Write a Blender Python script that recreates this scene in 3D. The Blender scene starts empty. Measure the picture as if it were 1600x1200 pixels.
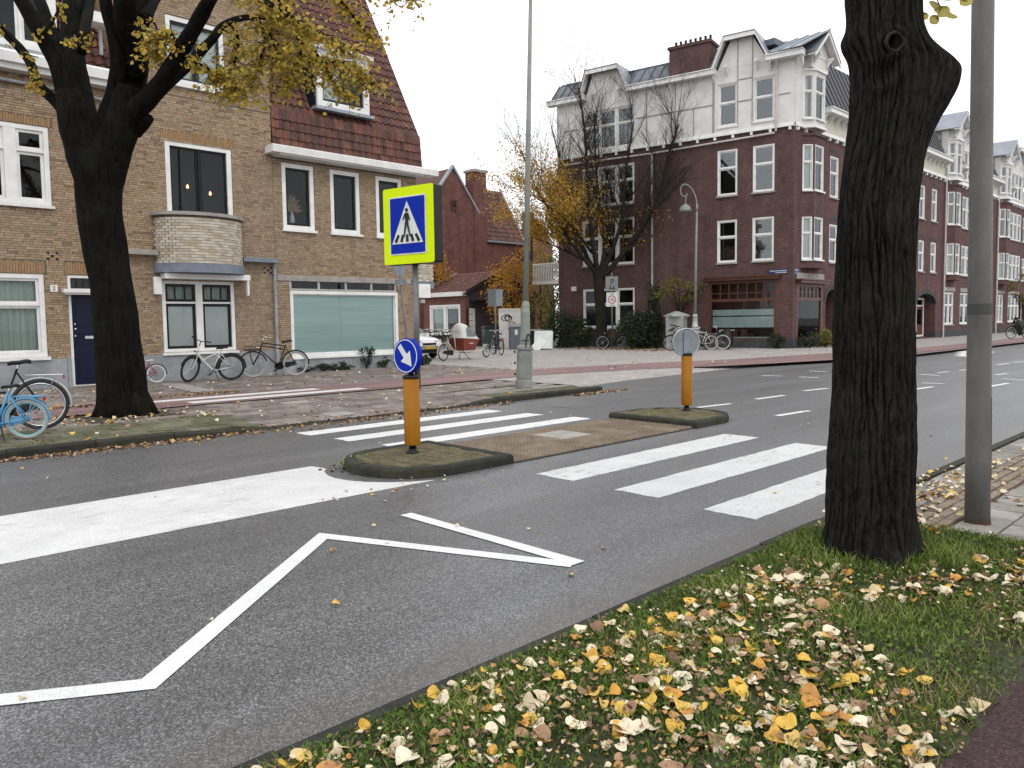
import bpy, math, random
import numpy as np
from mathutils import Vector, Matrix, noise as mnoise
rnd = random.Random(7)
SC = bpy.context.scene
COL = SC.collection
# ------------------------------------------------------------------ camera
FPX, PPX, PPY, HCAM = 1200.0, 800.0, 584.0, 1.6
PITCH, ROLL, YAW = math.atan(1200 / 17500.0), -0.014, math.radians(-44.0)
CAMROT = Matrix.Rotation(YAW, 3, 'Z') @ Matrix.Rotation(math.pi / 2 - PITCH, 3, 'X') @ Matrix.Rotation(ROLL, 3, 'Z')
cd = bpy.data.cameras.new('camera')
cam = bpy.data.objects.new('camera', cd)
COL.objects.link(cam)
cam.matrix_world = Matrix.Translation((0, 0, HCAM)) @ CAMROT.to_4x4()
cd.sensor_fit = 'HORIZONTAL'
cd.sensor_width = 36.0
cd.lens = 36.0 * FPX / 1600.0
cd.shift_y = (PPY - 600.0) / 1600.0
cd.clip_start = 0.05
cd.clip_end = 2000
SC.camera = cam
# ------------------------------------------------------------------ overcast sky + soft sun
SUN_EL, SUN_AZ = math.radians(50), math.radians(200)
w = bpy.data.worlds.new('World')
SC.world = w
w.use_nodes = True
nt = w.node_tree
nt.nodes.clear()
sky = nt.nodes.new('ShaderNodeTexSky')
sky.sky_type = 'NISHITA'
sky.sun_disc = False
sky.sun_elevation = SUN_EL
sky.sun_rotation = SUN_AZ
sky.dust_density = 4.0
cloud = nt.nodes.new('ShaderNodeMix')
cloud.data_type = 'RGBA'
cloud.inputs[0].default_value = 0.93          # an even cloud deck covers the sky
cloud.inputs[7].default_value = (12.2, 12.35, 12.6, 1)
bg = nt.nodes.new('ShaderNodeBackground')
bg.inputs[1].default_value = 0.126
wo = nt.nodes.new('ShaderNodeOutputWorld')
nt.links.new(sky.outputs[0], cloud.inputs[6])
nt.links.new(cloud.outputs[2], bg.inputs[0])
nt.links.new(bg.outputs[0], wo.inputs[0])
ld = bpy.data.lights.new('sun', 'SUN')
ld.energy = 0.8
ld.angle = math.radians(25)
ld.color = (1, 0.97, 0.93)
sun = bpy.data.objects.new('sun', ld)
COL.objects.link(sun)
sd = Vector((-0.35, -0.75, 1.0)).normalized()
sun.rotation_euler = sd.to_track_quat('Z', 'Y').to_euler()
sky.sun_elevation = math.asin(sd.z)
sky.sun_rotation = math.atan2(sd.x, sd.y)
SC.view_settings.view_transform = 'Standard'
SC.view_settings.look = 'None'
SC.view_settings.exposure = 0.1
SC.view_settings.gamma = 1.0
SC.view_settings.use_curve_mapping = False
SC.render.engine = 'CYCLES'
SC.cycles.max_bounces = 6
SC.cycles.transparent_max_bounces = 12
SC.cycles.use_denoising = True

# ------------------------------------------------------------------ survey helpers (photograph pixel -> place in the street)
def ray(u, v):
    return CAMROT @ Vector(((u - PPX) / FPX, -(v - PPY) / FPX, -1.0))
CAMF = Vector((math.cos(math.radians(46)), math.sin(math.radians(46)), 0))
CAMR = Vector((CAMF.y, -CAMF.x, 0))
def G(u, v, z=0.0):
    d = ray(u, v)
    return Vector((0, 0, HCAM)) + d * ((z - HCAM) / d.z)
def AT(u, v, dep):
    d = ray(u, v)
    return Vector((0, 0, HCAM)) + d * (dep / d.dot(CAMF))
def depth(p):
    return Vector(p).dot(CAMF)

# ------------------------------------------------------------------ mesh builder
class MB:
    def __init__(s):
        s.v, s.f, s.t, s.m = [], [], [], []
        s.tint = 0.0
        s.mi = 0
        s.M = None
    def add(s, vs, fs, tint=None):
        o = len(s.v)
        if s.M is not None:
            vs = [s.M @ Vector(p) for p in vs]
        s.v.extend([tuple(p) for p in vs])
        for f in fs:
            s.f.append(tuple(i + o for i in f))
            s.t.append(s.tint if tint is None else tint)
            s.m.append(s.mi)
        return s
    def box(s, x0, x1, y0, y1, z0, z1, tint=None):
        return s.add([(x0, y0, z0), (x1, y0, z0), (x1, y1, z0), (x0, y1, z0), (x0, y0, z1), (x1, y0, z1), (x1, y1, z1), (x0, y1, z1)],
                     [(0, 3, 2, 1), (4, 5, 6, 7), (0, 1, 5, 4), (1, 2, 6, 5), (2, 3, 7, 6), (3, 0, 4, 7)], tint)
    def bbox(s, x0, x1, y0, y1, z0, z1, b=0.01, tint=None):
        # box with chamfered vertical edges and top
        poly = [(x0 + b, y0), (x1 - b, y0), (x1, y0 + b), (x1, y1 - b), (x1 - b, y1), (x0 + b, y1), (x0, y1 - b), (x0, y0 + b)]
        cx, cy = (x0 + x1) / 2, (y0 + y1) / 2
        top = [(cx + (p[0] - cx) * (1 - b / max(1e-6, (x1 - x0) / 2)), cy + (p[1] - cy) * (1 - b / max(1e-6, (y1 - y0) / 2))) for p in poly]
        vs = [(p[0], p[1], z0) for p in poly] + [(p[0], p[1], z1 - b) for p in poly] + [(p[0], p[1], z1) for p in top]
        n = 8
        fs = [tuple(range(n - 1, -1, -1)), tuple(range(2 * n, 3 * n))]
        for k in range(2):
            for i in range(n):
                j = (i + 1) % n
                fs.append((k * n + i, k * n + j, (k + 1) * n + j, (k + 1) * n + i))
        return s.add(vs, fs, tint)
    def quad(s, a, b, c, d, tint=None):
        return s.add([a, b, c, d], [(0, 1, 2, 3)], tint)
    def slab(s, poly, off, tint=None):
        # any planar 3D polygon extruded by the vector off
        n = len(poly)
        off = Vector(off)
        vs = [Vector(p) for p in poly] + [Vector(p) + off for p in poly]
        fs = [tuple(range(n - 1, -1, -1)), tuple(range(n, 2 * n))]
        for i in range(n):
            j = (i + 1) % n
            fs.append((i, j, n + j, n + i))
        return s.add(vs, fs, tint)
    def tube(s, pts, r, n=8, cap=True, tint=None, squash=1.0):
        pts = [Vector(p) for p in pts]
        rs = r if isinstance(r, (list, tuple)) else [r] * len(pts)
        vs, fs = [], []
        up = None
        for i, p in enumerate(pts):
            t = (pts[min(i + 1, len(pts) - 1)] - pts[max(i - 1, 0)])
            if t.length < 1e-9:
                t = Vector((0, 0, 1))
            t.normalize()
            if up is None:
                up = Vector((1, 0, 0)) if abs(t.x) < 0.9 else Vector((0, 1, 0))
            e1 = up - t * up.dot(t)
            if e1.length < 1e-6:
                e1 = Vector((0, 1, 0)) - t * t.y
            e1.normalize()
            up = e1
            e2 = t.cross(e1)
            for k in range(n):
                a = 2 * math.pi * k / n
                vs.append(p + (e1 * math.cos(a) + e2 * math.sin(a) * squash) * rs[i])
        for i in range(len(pts) - 1):
            for k in range(n):
                j = (k + 1) % n
                fs.append((i * n + k, i * n + j, (i + 1) * n + j, (i + 1) * n + k))
        if cap:
            fs.append(tuple(range(n - 1, -1, -1)))
            o = (len(pts) - 1) * n
            fs.append(tuple(range(o, o + n)))
        return s.add(vs, fs, tint)
    def lathe(s, prof, n=20, c=(0, 0, 0), tint=None, sx=1, sy=1):
        vs, fs = [], []
        for (r, z) in prof:
            for k in range(n):
                a = 2 * math.pi * k / n
                vs.append((c[0] + r * sx * math.cos(a), c[1] + r * sy * math.sin(a), c[2] + z))
        m = len(prof)
        for i in range(m - 1):
            for k in range(n):
                j = (k + 1) % n
                fs.append((i * n + k, i * n + j, (i + 1) * n + j, (i + 1) * n + k))
        fs.append(tuple(range(n - 1, -1, -1)))
        fs.append(tuple(range((m - 1) * n, m * n)))
        return s.add(vs, fs, tint)
    def ring(s, R, r, n=32, k=8, c=(0, 0, 0), tint=None, w=1.0, a0=0, a1=2 * math.pi):
        # torus in the xz plane (a wheel standing up, axis along y); open when the arc is not full
        full = abs(a1 - a0 - 2 * math.pi) < 1e-6
        m = n if full else n + 1
        vs, fs = [], []
        for i in range(m):
            a = a0 + (a1 - a0) * i / n
            for j in range(k):
                b = 2 * math.pi * j / k
                rr = R + r * math.cos(b)
                vs.append((c[0] + rr * math.cos(a), c[1] + r * w * math.sin(b), c[2] + rr * math.sin(a)))
        for i in range(n):
            i2 = (i + 1) % m
            for j in range(k):
                j2 = (j + 1) % k
                fs.append((i * k + j, i * k + j2, i2 * k + j2, i2 * k + j))
        return s.add(vs, fs, tint)
    def mesh(s, name, mats, smooth=False):
        me = bpy.data.meshes.new(name)
        me.from_pydata(s.v, [], s.f)
        for m in (mats if isinstance(mats, (list, tuple)) else [mats]):
            me.materials.append(m)
        if any(s.m):
            me.polygons.foreach_set('material_index', s.m)
        if any(s.t):
            at = me.attributes.new('tint', 'FLOAT', 'FACE')
            at.data.foreach_set('value', np.array(s.t, dtype=np.float32))
        if smooth:
            me.polygons.foreach_set('use_smooth', [True] * len(me.polygons))
        me.update()
        return me
    def build(s, name, mats, parent=None, smooth=False, kind=None, label=None, M=None):
        return obj(name, s.mesh(name, mats, smooth), parent, kind, label, M)

def obj(name, me, parent=None, kind=None, label=None, M=None):
    o = bpy.data.objects.new(name, me)
    COL.objects.link(o)
    if parent is not None:
        o.parent = parent
    if M is not None:
        o.matrix_local = M
    if kind:
        o['kind'] = kind
    if label:
        o['label'] = label
    return o
def tag(o, label, cat, group=None):
    o['label'] = label
    o['category'] = cat
    if group:
        o['group'] = group
    return o
def thing(name, label, cat, loc=(0, 0, 0), rz=0.0, group=None, M=None):
    o = bpy.data.objects.new(name, None)
    COL.objects.link(o)
    if M is not None:
        o.matrix_world = M
    else:
        o.location = loc
        o.rotation_euler = (0, 0, rz)
    o.empty_display_size = 0.2
    return tag(o, label, cat, group)
def copy_tree(o, parent=None):
    c = o.copy()
    COL.objects.link(c)
    c.parent = parent
    for ch in o.children:
        copy_tree(ch, c)
    return c
def dup(o, loc, rz, label, group=None):
    c = copy_tree(o)
    c.location = loc
    c.rotation_euler = (0, 0, rz)
    c['label'] = label
    if group:
        c['group'] = group
    return c

# ------------------------------------------------------------------ materials
def _new(name):
    m = bpy.data.materials.new(name)
    m.use_nodes = True
    t = m.node_tree
    t.nodes.clear()
    b = t.nodes.new('ShaderNodeBsdfPrincipled')
    o = t.nodes.new('ShaderNodeOutputMaterial')
    t.links.new(b.outputs[0], o.inputs[0])
    return m, t, b
def _noise(t, co, scale, detail=5, rough=0.6, stretch=None):
    n = t.nodes.new('ShaderNodeTexNoise')
    n.inputs['Scale'].default_value = scale
    n.inputs['Detail'].default_value = detail
    n.inputs['Roughness'].default_value = rough
    if stretch:
        mp = t.nodes.new('ShaderNodeMapping')
        mp.inputs['Scale'].default_value = stretch
        t.links.new(co, mp.inputs[0])
        co = mp.outputs[0]
    t.links.new(co, n.inputs['Vector'])
    return n.outputs['Fac']
def _ramp(t, fac, stops, interp='LINEAR'):
    r = t.nodes.new('ShaderNodeValToRGB')
    r.color_ramp.interpolation = interp
    e = r.color_ramp.elements
    while len(e) < len(stops):
        e.new(0.5)
    for i, (p, c) in enumerate(stops):
        e[i].position = p
        e[i].color = (c[0], c[1], c[2], 1)
    t.links.new(fac, r.inputs[0])
    return r.outputs[0]
def _mix(t, fac, a, b, mode='MIX'):
    m = t.nodes.new('ShaderNodeMix')
    m.data_type = 'RGBA'
    m.blend_type = mode
    for sock, val in ((0, fac), (6, a), (7, b)):
        if isinstance(val, (int, float)):
            m.inputs[sock].default_value = val
        elif isinstance(val, (tuple, list)):
            m.inputs[sock].default_value = (val[0], val[1], val[2], 1)
        else:
            t.links.new(val, m.inputs[sock])
    return m.outputs[2]
def _bump(t, b, h, strength, dist=0.01, prev=None):
    n = t.nodes.new('ShaderNodeBump')
    n.inputs['Strength'].default_value = strength
    n.inputs['Distance'].default_value = dist
    t.links.new(h, n.inputs['Height'])
    if prev:
        t.links.new(prev, n.inputs['Normal'])
    t.links.new(n.outputs[0], b.inputs['Normal'])
    return n.outputs[0]
def _math(t, op, a, b=None):
    m = t.nodes.new('ShaderNodeMath')
    m.operation = op
    for i, v in enumerate((a, b)):
        if v is None:
            continue
        if isinstance(v, (int, float)):
            m.inputs[i].default_value = v
        else:
            t.links.new(v, m.inputs[i])
    return m.outputs[0]
def sc3(c, k):
    return (c[0] * k, c[1] * k, c[2] * k)
def nm(name, c1, c2=None, rough=0.6, scale=6, bump=0.0, bs=60, metal=0.0, spec=0.4, stretch=None, fine=0.0, coat=0.0):
    """plain surface with two-tone noise, optional fine grain and bump"""
    m, t, b = _new(name)
    c2 = c2 or sc3(c1, 0.78)
    co = t.nodes.new('ShaderNodeTexCoord').outputs['Object']
    f = _noise(t, co, scale, 6, 0.62, stretch)
    col = _ramp(t, f, [(0.35, c2), (0.65, c1)])
    if fine:
        g = _noise(t, co, bs, 3, 0.7)
        gg = _ramp(t, g, [(0.3, (1 - fine,) * 3), (0.7, (1 + fine,) * 3)])
        col = _mix(t, 1.0, col, gg, 'MULTIPLY')
    t.links.new(col, b.inputs['Base Color'])
    b.inputs['Roughness'].default_value = rough
    b.inputs['Metallic'].default_value = metal
    b.inputs['Specular IOR Level'].default_value = spec
    if coat:
        b.inputs['Coat Weight'].default_value = coat
    if bump:
        _bump(t, b, _noise(t, co, bs, 4, 0.65, stretch), bump, 0.01)
    return m
def tm(name, cols, rough=0.8, scale=9, var=0.25, bump=0.3, bs=70, spec=0.3, big=None, moss=None):
    """pieces told apart by their own tint: bricks, tiles, leaves"""
    m, t, b = _new(name)
    at = t.nodes.new('ShaderNodeAttribute')
    at.attribute_name = 'tint'
    co = t.nodes.new('ShaderNodeNewGeometry').outputs['Position']
    n = len(cols)
    col = _ramp(t, at.outputs['Fac'], [(i / max(1, n - 1), c) for i, c in enumerate(cols)])
    f = _noise(t, co, scale, 5, 0.65)
    col = _mix(t, 1.0, col, _ramp(t, f, [(0.3, (1 - var,) * 3), (0.7, (1 + var,) * 3)]), 'MULTIPLY')
    if big:
        g = _noise(t, co, big[0], 4, 0.6)
        col = _mix(t, _ramp(t, g, [(0.45, (0, 0, 0)), (0.7, (big[1],) * 3)]), col, big[2])
    if moss:
        g = _noise(t, co, moss[0], 6, 0.7)
        col = _mix(t, _ramp(t, g, [(moss[1], (0, 0, 0)), (moss[1] + 0.15, (1, 1, 1))]), col, moss[2])
    t.links.new(col, b.inputs['Base Color'])
    b.inputs['Roughness'].default_value = rough
    b.inputs['Specular IOR Level'].default_value = spec
    if bump:
        _bump(t, b, _noise(t, co, bs, 3, 0.7), bump, 0.008)
    return m
def brick_mat(name, c1, c2, mortar, L=0.22, H=0.065, var=0.3, flat=False):
    """walls too far off to pick the bricks apart one by one"""
    m, t, b = _new(name)
    co = t.nodes.new('ShaderNodeTexCoord').outputs['Object']
    sp = t.nodes.new('ShaderNodeSeparateXYZ')
    t.links.new(co, sp.inputs[0])
    cb = t.nodes.new('ShaderNodeCombineXYZ')
    t.links.new(sp.outputs[0] if flat else _math(t, 'ADD', sp.outputs[0], sp.outputs[1]), cb.inputs[0])
    t.links.new(sp.outputs[1 if flat else 2], cb.inputs[1])
    bt = t.nodes.new('ShaderNodeTexBrick')
    bt.inputs['Scale'].default_value = 1
    bt.inputs['Brick Width'].default_value = L
    bt.inputs['Row Height'].default_value = H
    bt.inputs['Mortar Size'].default_value = 0.008
    bt.inputs['Mortar Smooth'].default_value = 0.3
    bt.inputs['Bias'].default_value = 0.0
    bt.inputs['Color1'].default_value = (*c1, 1)
    bt.inputs['Color2'].default_value = (*c2, 1)
    bt.inputs['Mortar'].default_value = (*mortar, 1)
    t.links.new(cb.outputs[0], bt.inputs['Vector'])
    f = _noise(t, cb.outputs[0], 1.3, 6, 0.7)
    col = _mix(t, 1.0, bt.outputs['Color'], _ramp(t, f, [(0.3, (1 - var,) * 3), (0.7, (1 + var,) * 3)]), 'MULTIPLY')
    st = _noise(t, cb.outputs[0], 5.0, 3, 0.6, (1.0, 6.0, 1.0))
    col = _mix(t, 1.0, col, _ramp(t, st, [(0.3, (0.72,) * 3), (0.7, (1.3,) * 3)]), 'MULTIPLY')
    if not flat:
        # rain streaks run down the wall
        rs2 = _noise(t, cb.outputs[0], 1.6, 5, 0.7, (1.4, 0.12, 1.0))
        col = _mix(t, 1.0, col, _ramp(t, rs2, [(0.3, (0.78,) * 3), (0.65, (1.12,) * 3)]), 'MULTIPLY')
    t.links.new(col, b.inputs['Base Color'])
    b.inputs['Roughness'].default_value = 0.85
    b.inputs['Specular IOR Level'].default_value = 0.25
    _bump(t, b, bt.outputs['Fac'], -0.6, 0.01)
    return m
def glass(name, tint=(0.9, 0.93, 0.92), refl=0.05, rough=0.02):
    m = bpy.data.materials.new(name)
    m.use_nodes = True
    t = m.node_tree
    t.nodes.clear()
    tr = t.nodes.new('ShaderNodeBsdfTransparent')
    tr.inputs[0].default_value = (*tint, 1)
    gl = t.nodes.new('ShaderNodeBsdfGlossy')
    gl.inputs['Roughness'].default_value = rough
    gl.inputs[0].default_value = (0.93, 0.96, 1.0, 1)
    fr = t.nodes.new('ShaderNodeFresnel')
    fr.inputs[0].default_value = 1.22
    fac = _math(t, 'ADD', fr.outputs[0], refl)
    mx = t.nodes.new('ShaderNodeMixShader')
    t.links.new(fac, mx.inputs[0])
    t.links.new(tr.outputs[0], mx.inputs[1])
    t.links.new(gl.outputs[0], mx.inputs[2])
    o = t.nodes.new('ShaderNodeOutputMaterial')
    t.links.new(mx.outputs[0], o.inputs[0])
    return m
MT = {}
MT['white'] = nm('white_paint', (0.74, 0.74, 0.72), (0.62, 0.62, 0.6), 0.45, 2.5)
MT['offwhite'] = nm('offwhite_render', (0.66, 0.65, 0.62), (0.55, 0.54, 0.51), 0.75, 1.2, 0.1, 50)
MT['black'] = nm('black_paint', (0.010, 0.010, 0.011), None, 0.4, spec=0.2)
MT['rubber'] = nm('rubber', (0.02, 0.02, 0.02), None, 0.8)
MT['greytyre'] = nm('grey_tyre', (0.36, 0.35, 0.32), None, 0.8)
MT['whitetyre'] = nm('white_tyre', (0.62, 0.61, 0.58), None, 0.75)
MT['chrome'] = nm('chrome', (0.6, 0.6, 0.6), None, 0.25, metal=1.0)
MT['alu'] = nm('aluminium', (0.42, 0.43, 0.44), None, 0.4, metal=0.7)
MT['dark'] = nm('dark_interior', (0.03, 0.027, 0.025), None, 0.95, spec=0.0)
MT['navy'] = nm('navy_paint', (0.005, 0.007, 0.028), (0.004, 0.006, 0.022), 0.35, spec=0.2)
MT['anthr'] = nm('anthracite_paint', (0.022, 0.026, 0.035), None, 0.4, spec=0.2)
MT['zinc'] = nm('zinc', (0.30, 0.325, 0.36), (0.21, 0.23, 0.26), 0.45, 1.5, metal=0.3)
MT['zincdark'] = nm('weathered_zinc', (0.14, 0.155, 0.18), (0.09, 0.10, 0.12), 0.5, 1.5, metal=0.35)
MT['pipe'] = nm('pipe_grey', (0.32, 0.33, 0.34), (0.22, 0.225, 0.23), 0.5, 3)
MT['pipewhite'] = nm('pipe_pale', (0.55, 0.5, 0.5), (0.42, 0.38, 0.38), 0.6, 3)
MT['stone'] = nm('plinth_stone', (0.30, 0.31, 0.33), (0.20, 0.21, 0.225), 0.8, 1.6, 0.25, 40, fine=0.12)
MT['concrete'] = nm('concrete', (0.33, 0.31, 0.28), (0.23, 0.215, 0.195), 0.85, 3, 0.2, 50, fine=0.1)
MT['slate'] = nm('blue_grey_paint', (0.17, 0.20, 0.25), (0.12, 0.145, 0.18), 0.6, 3)
MT['glass'] = glass('pane_glass', refl=0.004)
MT['glasssky'] = glass('pane_glass_bright', refl=0.065)
MT['curtain'] = nm('curtain_fabric', (0.42, 0.47, 0.44), (0.30, 0.34, 0.32), 0.9, 9, stretch=(3, 1, 0.1))
MT['blind'] = nm('white_blind', (0.72, 0.74, 0.74), (0.62, 0.65, 0.65), 0.8, 2)
MT['frost'] = nm('frosted_film', (0.40, 0.435, 0.425), (0.35, 0.385, 0.375), 0.25, 1.5)
MT['teal'] = nm('sea_green_blind', (0.44, 0.545, 0.53), (0.36, 0.47, 0.46), 0.35, 1.2, stretch=(0.5, 1, 7))
# ================================================================== ground, road, pavements
def asphalt(name, c, speck=0.72, big=0.2, rough=0.42, dirt=False, spec=0.7):
    m, t, b = _new(name)
    co = t.nodes.new('ShaderNodeNewGeometry').outputs['Position']
    g = _noise(t, co, 0.55, 5, 0.6, (0.35, 1.2, 1))
    col = _ramp(t, g, [(0.3, sc3(c, 1 - big)), (0.7, sc3(c, 1 + big))])
    p = _noise(t, co, 0.9, 6, 0.75)
    col = _mix(t, _ramp(t, p, [(0.55, (0, 0, 0)), (0.75, (0.45,) * 3)]), col, sc3(c, 0.55))
    v = t.nodes.new('ShaderNodeTexVoronoi')
    v.inputs['Scale'].default_value = 120
    t.links.new(co, v.inputs['Vector'])
    col = _mix(t, 1.0, col, _ramp(t, v.outputs['Color'], [(0.1, (1 - speck,) * 3), (0.6, (1.0,) * 3), (0.9, (1 + speck * 1.9,) * 3)]), 'MULTIPLY')
    # lanes worn by tyres run along the street
    ln = _noise(t, co, 1.0, 4, 0.6, (0.05, 1.3, 1))
    col = _mix(t, 1.0, col, _ramp(t, ln, [(0.35, (0.82,) * 3), (0.65, (1.2,) * 3)]), 'MULTIPLY')
    if dirt:
        sp = t.nodes.new('ShaderNodeSeparateXYZ')
        t.links.new(co, sp.inputs[0])
        ns = _noise(t, co, 2.4, 6, 0.7)
        for y0, sgn, wd_, dc in ((2.62, 1, 0.75, (0.075, 0.062, 0.05)), (10.95, -1, 0.6, (0.06, 0.05, 0.038))):
            d = _math(t, 'MULTIPLY', _math(t, 'SUBTRACT', sp.outputs[1], y0), sgn / wd_)
            k = _math(t, 'SUBTRACT', _math(t, 'ADD', ns, 0.45), d)
            col = _mix(t, _ramp(t, k, [(0.4, (0, 0, 0)), (0.85, (0.42,) * 3)]), col, dc)
    # fine cracks and tar seams
    vc = t.nodes.new('ShaderNodeTexVoronoi')
    vc.feature = 'DISTANCE_TO_EDGE'
    vc.inputs['Scale'].default_value = 0.28
    t.links.new(co, vc.inputs['Vector'])
    crk = _mix(t, 1.0, _ramp(t, vc.outputs['Distance'], [(0.0, (1, 1, 1)), (0.006, (0, 0, 0))]), _ramp(t, p, [(0.45, (0, 0, 0)), (0.6, (0.6,) * 3)]), 'MULTIPLY')
    col = _mix(t, crk, col, sc3(c, 0.4))
    t.links.new(col, b.inputs['Base Color'])
    b.inputs['Roughness'].default_value = rough
    b.inputs['Specular IOR Level'].default_value = spec
    _bump(t, b, v.outputs['Distance'], 0.2, 0.006)
    return m
def paint(name, c, under, wear=0.62, streak=(1.2, 9, 1)):
    m, t, b = _new(name)
    co = t.nodes.new('ShaderNodeNewGeometry').outputs['Position']
    g = _noise(t, co, 3.2, 7, 0.75, streak)
    f = _noise(t, co, 0.6, 4, 0.6)
    g2 = _math(t, 'ADD', _math(t, 'MULTIPLY', g, 0.7), _math(t, 'MULTIPLY', f, 0.3))
    col = _ramp(t, _noise(t, co, 2.0, 5, 0.65), [(0.3, sc3(c, 0.82)), (0.7, c)])
    col = _mix(t, _ramp(t, g2, [(wear, (0, 0, 0)), (wear + 0.05, (0.75,) * 3)]), col, under)
    v = t.nodes.new('ShaderNodeTexVoronoi')
    v.inputs['Scale'].default_value = 130
    t.links.new(co, v.inputs['Vector'])
    col = _mix(t, 1.0, col, _ramp(t, v.outputs['Color'], [(0.0, (0.74,) * 3), (0.7, (1.04,) * 3)]), 'MULTIPLY')
    t.links.new(col, b.inputs['Base Color'])
    b.inputs['Roughness'].default_value = 0.7
    b.inputs['Specular IOR Level'].default_value = 0.3
    _bump(t, b, v.outputs['Distance'], 0.3, 0.005)
    return m
ASPH = (0.090, 0.090, 0.092)
MT['asphalt'] = asphalt('asphalt', ASPH, dirt=True)
MT['asphaltdark'] = asphalt('asphalt_dark', (0.10, 0.098, 0.098), 0.3)
MT['redasph'] = asphalt('red_asphalt', (0.050, 0.030, 0.030), 0.4, rough=0.8, spec=0.15)
MT['cyclered'] = asphalt('cycle_path_red', (0.195, 0.122, 0.115), 0.2, 0.15, rough=0.7, spec=0.3)
MT['paint'] = paint('road_paint', (0.60, 0.60, 0.595), ASPH, 0.565)
MT['paintgood'] = paint('road_paint_fresh', (0.70, 0.70, 0.69), ASPH, 0.64)
MT['painthatch'] = paint('road_paint_hatch', (0.62, 0.62, 0.61), (0.24, 0.24, 0.23), 0.55, (0.9, 12, 1))
MT['tile'] = tm('paving_tile', [(0.135, 0.112, 0.10), (0.20, 0.17, 0.152), (0.168, 0.142, 0.127), (0.245, 0.21, 0.19)], 0.85, 5, 0.25, 0.35, 60, moss=(0.7, 0.6, (0.11, 0.105, 0.075)))
MT['tilemoss'] = tm('mossy_paving_tile', [(0.075, 0.075, 0.045), (0.115, 0.11, 0.072), (0.095, 0.092, 0.06), (0.14, 0.13, 0.09)], 0.95, 6, 0.3, 0.5, 50, moss=(1.1, 0.50, (0.062, 0.068, 0.03)))
MT['tilenear'] = tm('near_paving_tile', [(0.17, 0.155, 0.135), (0.24, 0.22, 0.195), (0.20, 0.185, 0.165), (0.27, 0.25, 0.225)], 0.9, 6, 0.25, 0.45, 50, moss=(1.4, 0.58, (0.10, 0.105, 0.06)))
MT['joint'] = nm('joint_sand', (0.04, 0.034, 0.025), (0.025, 0.024, 0.015), 0.95, 8)
MT['squarepave'] = brick_mat('square_paving', (0.33, 0.305, 0.29), (0.28, 0.26, 0.245), (0.19, 0.17, 0.155), 0.3, 0.3, 0.14, flat=True)
MT['kerb'] = nm('mossy_kerb', (0.026, 0.026, 0.020), (0.012, 0.013, 0.009), 0.95, 5, 0.5, 50, fine=0.15)
MT['kerbtop'] = nm('mossy_kerb_top', (0.038, 0.037, 0.026), (0.02, 0.021, 0.013), 0.95, 7, 0.5, 50, fine=0.15)
MT['studs'] = tm('tactile_tile', [(0.165, 0.125, 0.095), (0.215, 0.175, 0.13), (0.19, 0.145, 0.11)], 0.85, 7, 0.25, 0.2, 60)
MT['mossbrick'] = tm('mossy_island_paver', [(0.082, 0.07, 0.036), (0.115, 0.098, 0.054), (0.098, 0.082, 0.046)], 0.95, 9, 0.35, 0.6, 60)
MT['soil'] = nm('soil', (0.055, 0.042, 0.03), (0.03, 0.024, 0.018), 0.95, 14, 0.7, 40, fine=0.3)

MT['islmoss'] = nm('moss_between_pavers', (0.06, 0.056, 0.026), (0.035, 0.034, 0.016), 0.95, 9, 0.5, 50)
def sheet(name, poly, z, m, parent=None, kind='structure', th=0.003):
    mb = MB()
    mb.slab([(p[0], p[1], z - th) for p in poly], (0, 0, th))
    return mb.build(name, m, parent, kind=None if parent is not None else kind)
def rect(x0, x1, y0, y1):
    return [(x0, y0), (x1, y0), (x1, y1), (x0, y1)]
sheet('ground', rect(-600, 900, -600, 900), -0.05, MT['squarepave'])
road = sheet('road', rect(-60, 320, 2.62, 10.95), 0.0, MT['asphalt'], th=0.04)
EDGE = [(13.4, 11.1), (14.3, 12.1), (16, 12.4), (24, 12.7), (28.5, 12.2), (31, 10.96), (320, 10.96)]
strip = sheet('asphalt_strip', [(13.4, 10.954), (31, 10.954)] + [p for p in EDGE[5::-1]], 0.0, MT['asphaltdark'], th=0.04)

# ---- pavement on the far side: one level slab that dips to the road at the crossing
def zfar(x, y):
    if y < 13.0 and 5.0 < x < 9.9:
        e = min(1, max(0, (x - 5.0) / 0.5), max(0, (9.9 - x) / 0.5))
        k = 1 - max(0, min(1, (y - 10.95) / 1.6))
        return 0.1 - 0.085 * e * k
    return 0.1
mb = MB()
def gridsheet(mb, xs, ys, zf, dz):
    for i in range(len(xs) - 1):
        for j in range(len(ys) - 1):
            q = [(xs[i], ys[j]), (xs[i + 1], ys[j]), (xs[i + 1], ys[j + 1]), (xs[i], ys[j + 1])]
            mb.quad(*[(x, y, zf(x, y) + dz) for x, y in q])
xs = [-60, -20, 0, 4.5, 5.0, 5.25, 5.5, 7, 8.5, 9.4, 9.65, 9.9, 11, 12.5, 13.2, 13.4]
ys = [11.08, 11.4, 11.75, 12.15, 12.55, 13, 14, 22.0]
gridsheet(mb, xs, ys, zfar, -0.030)
pave = mb.build('pavement', MT['joint'], kind='structure')
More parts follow.
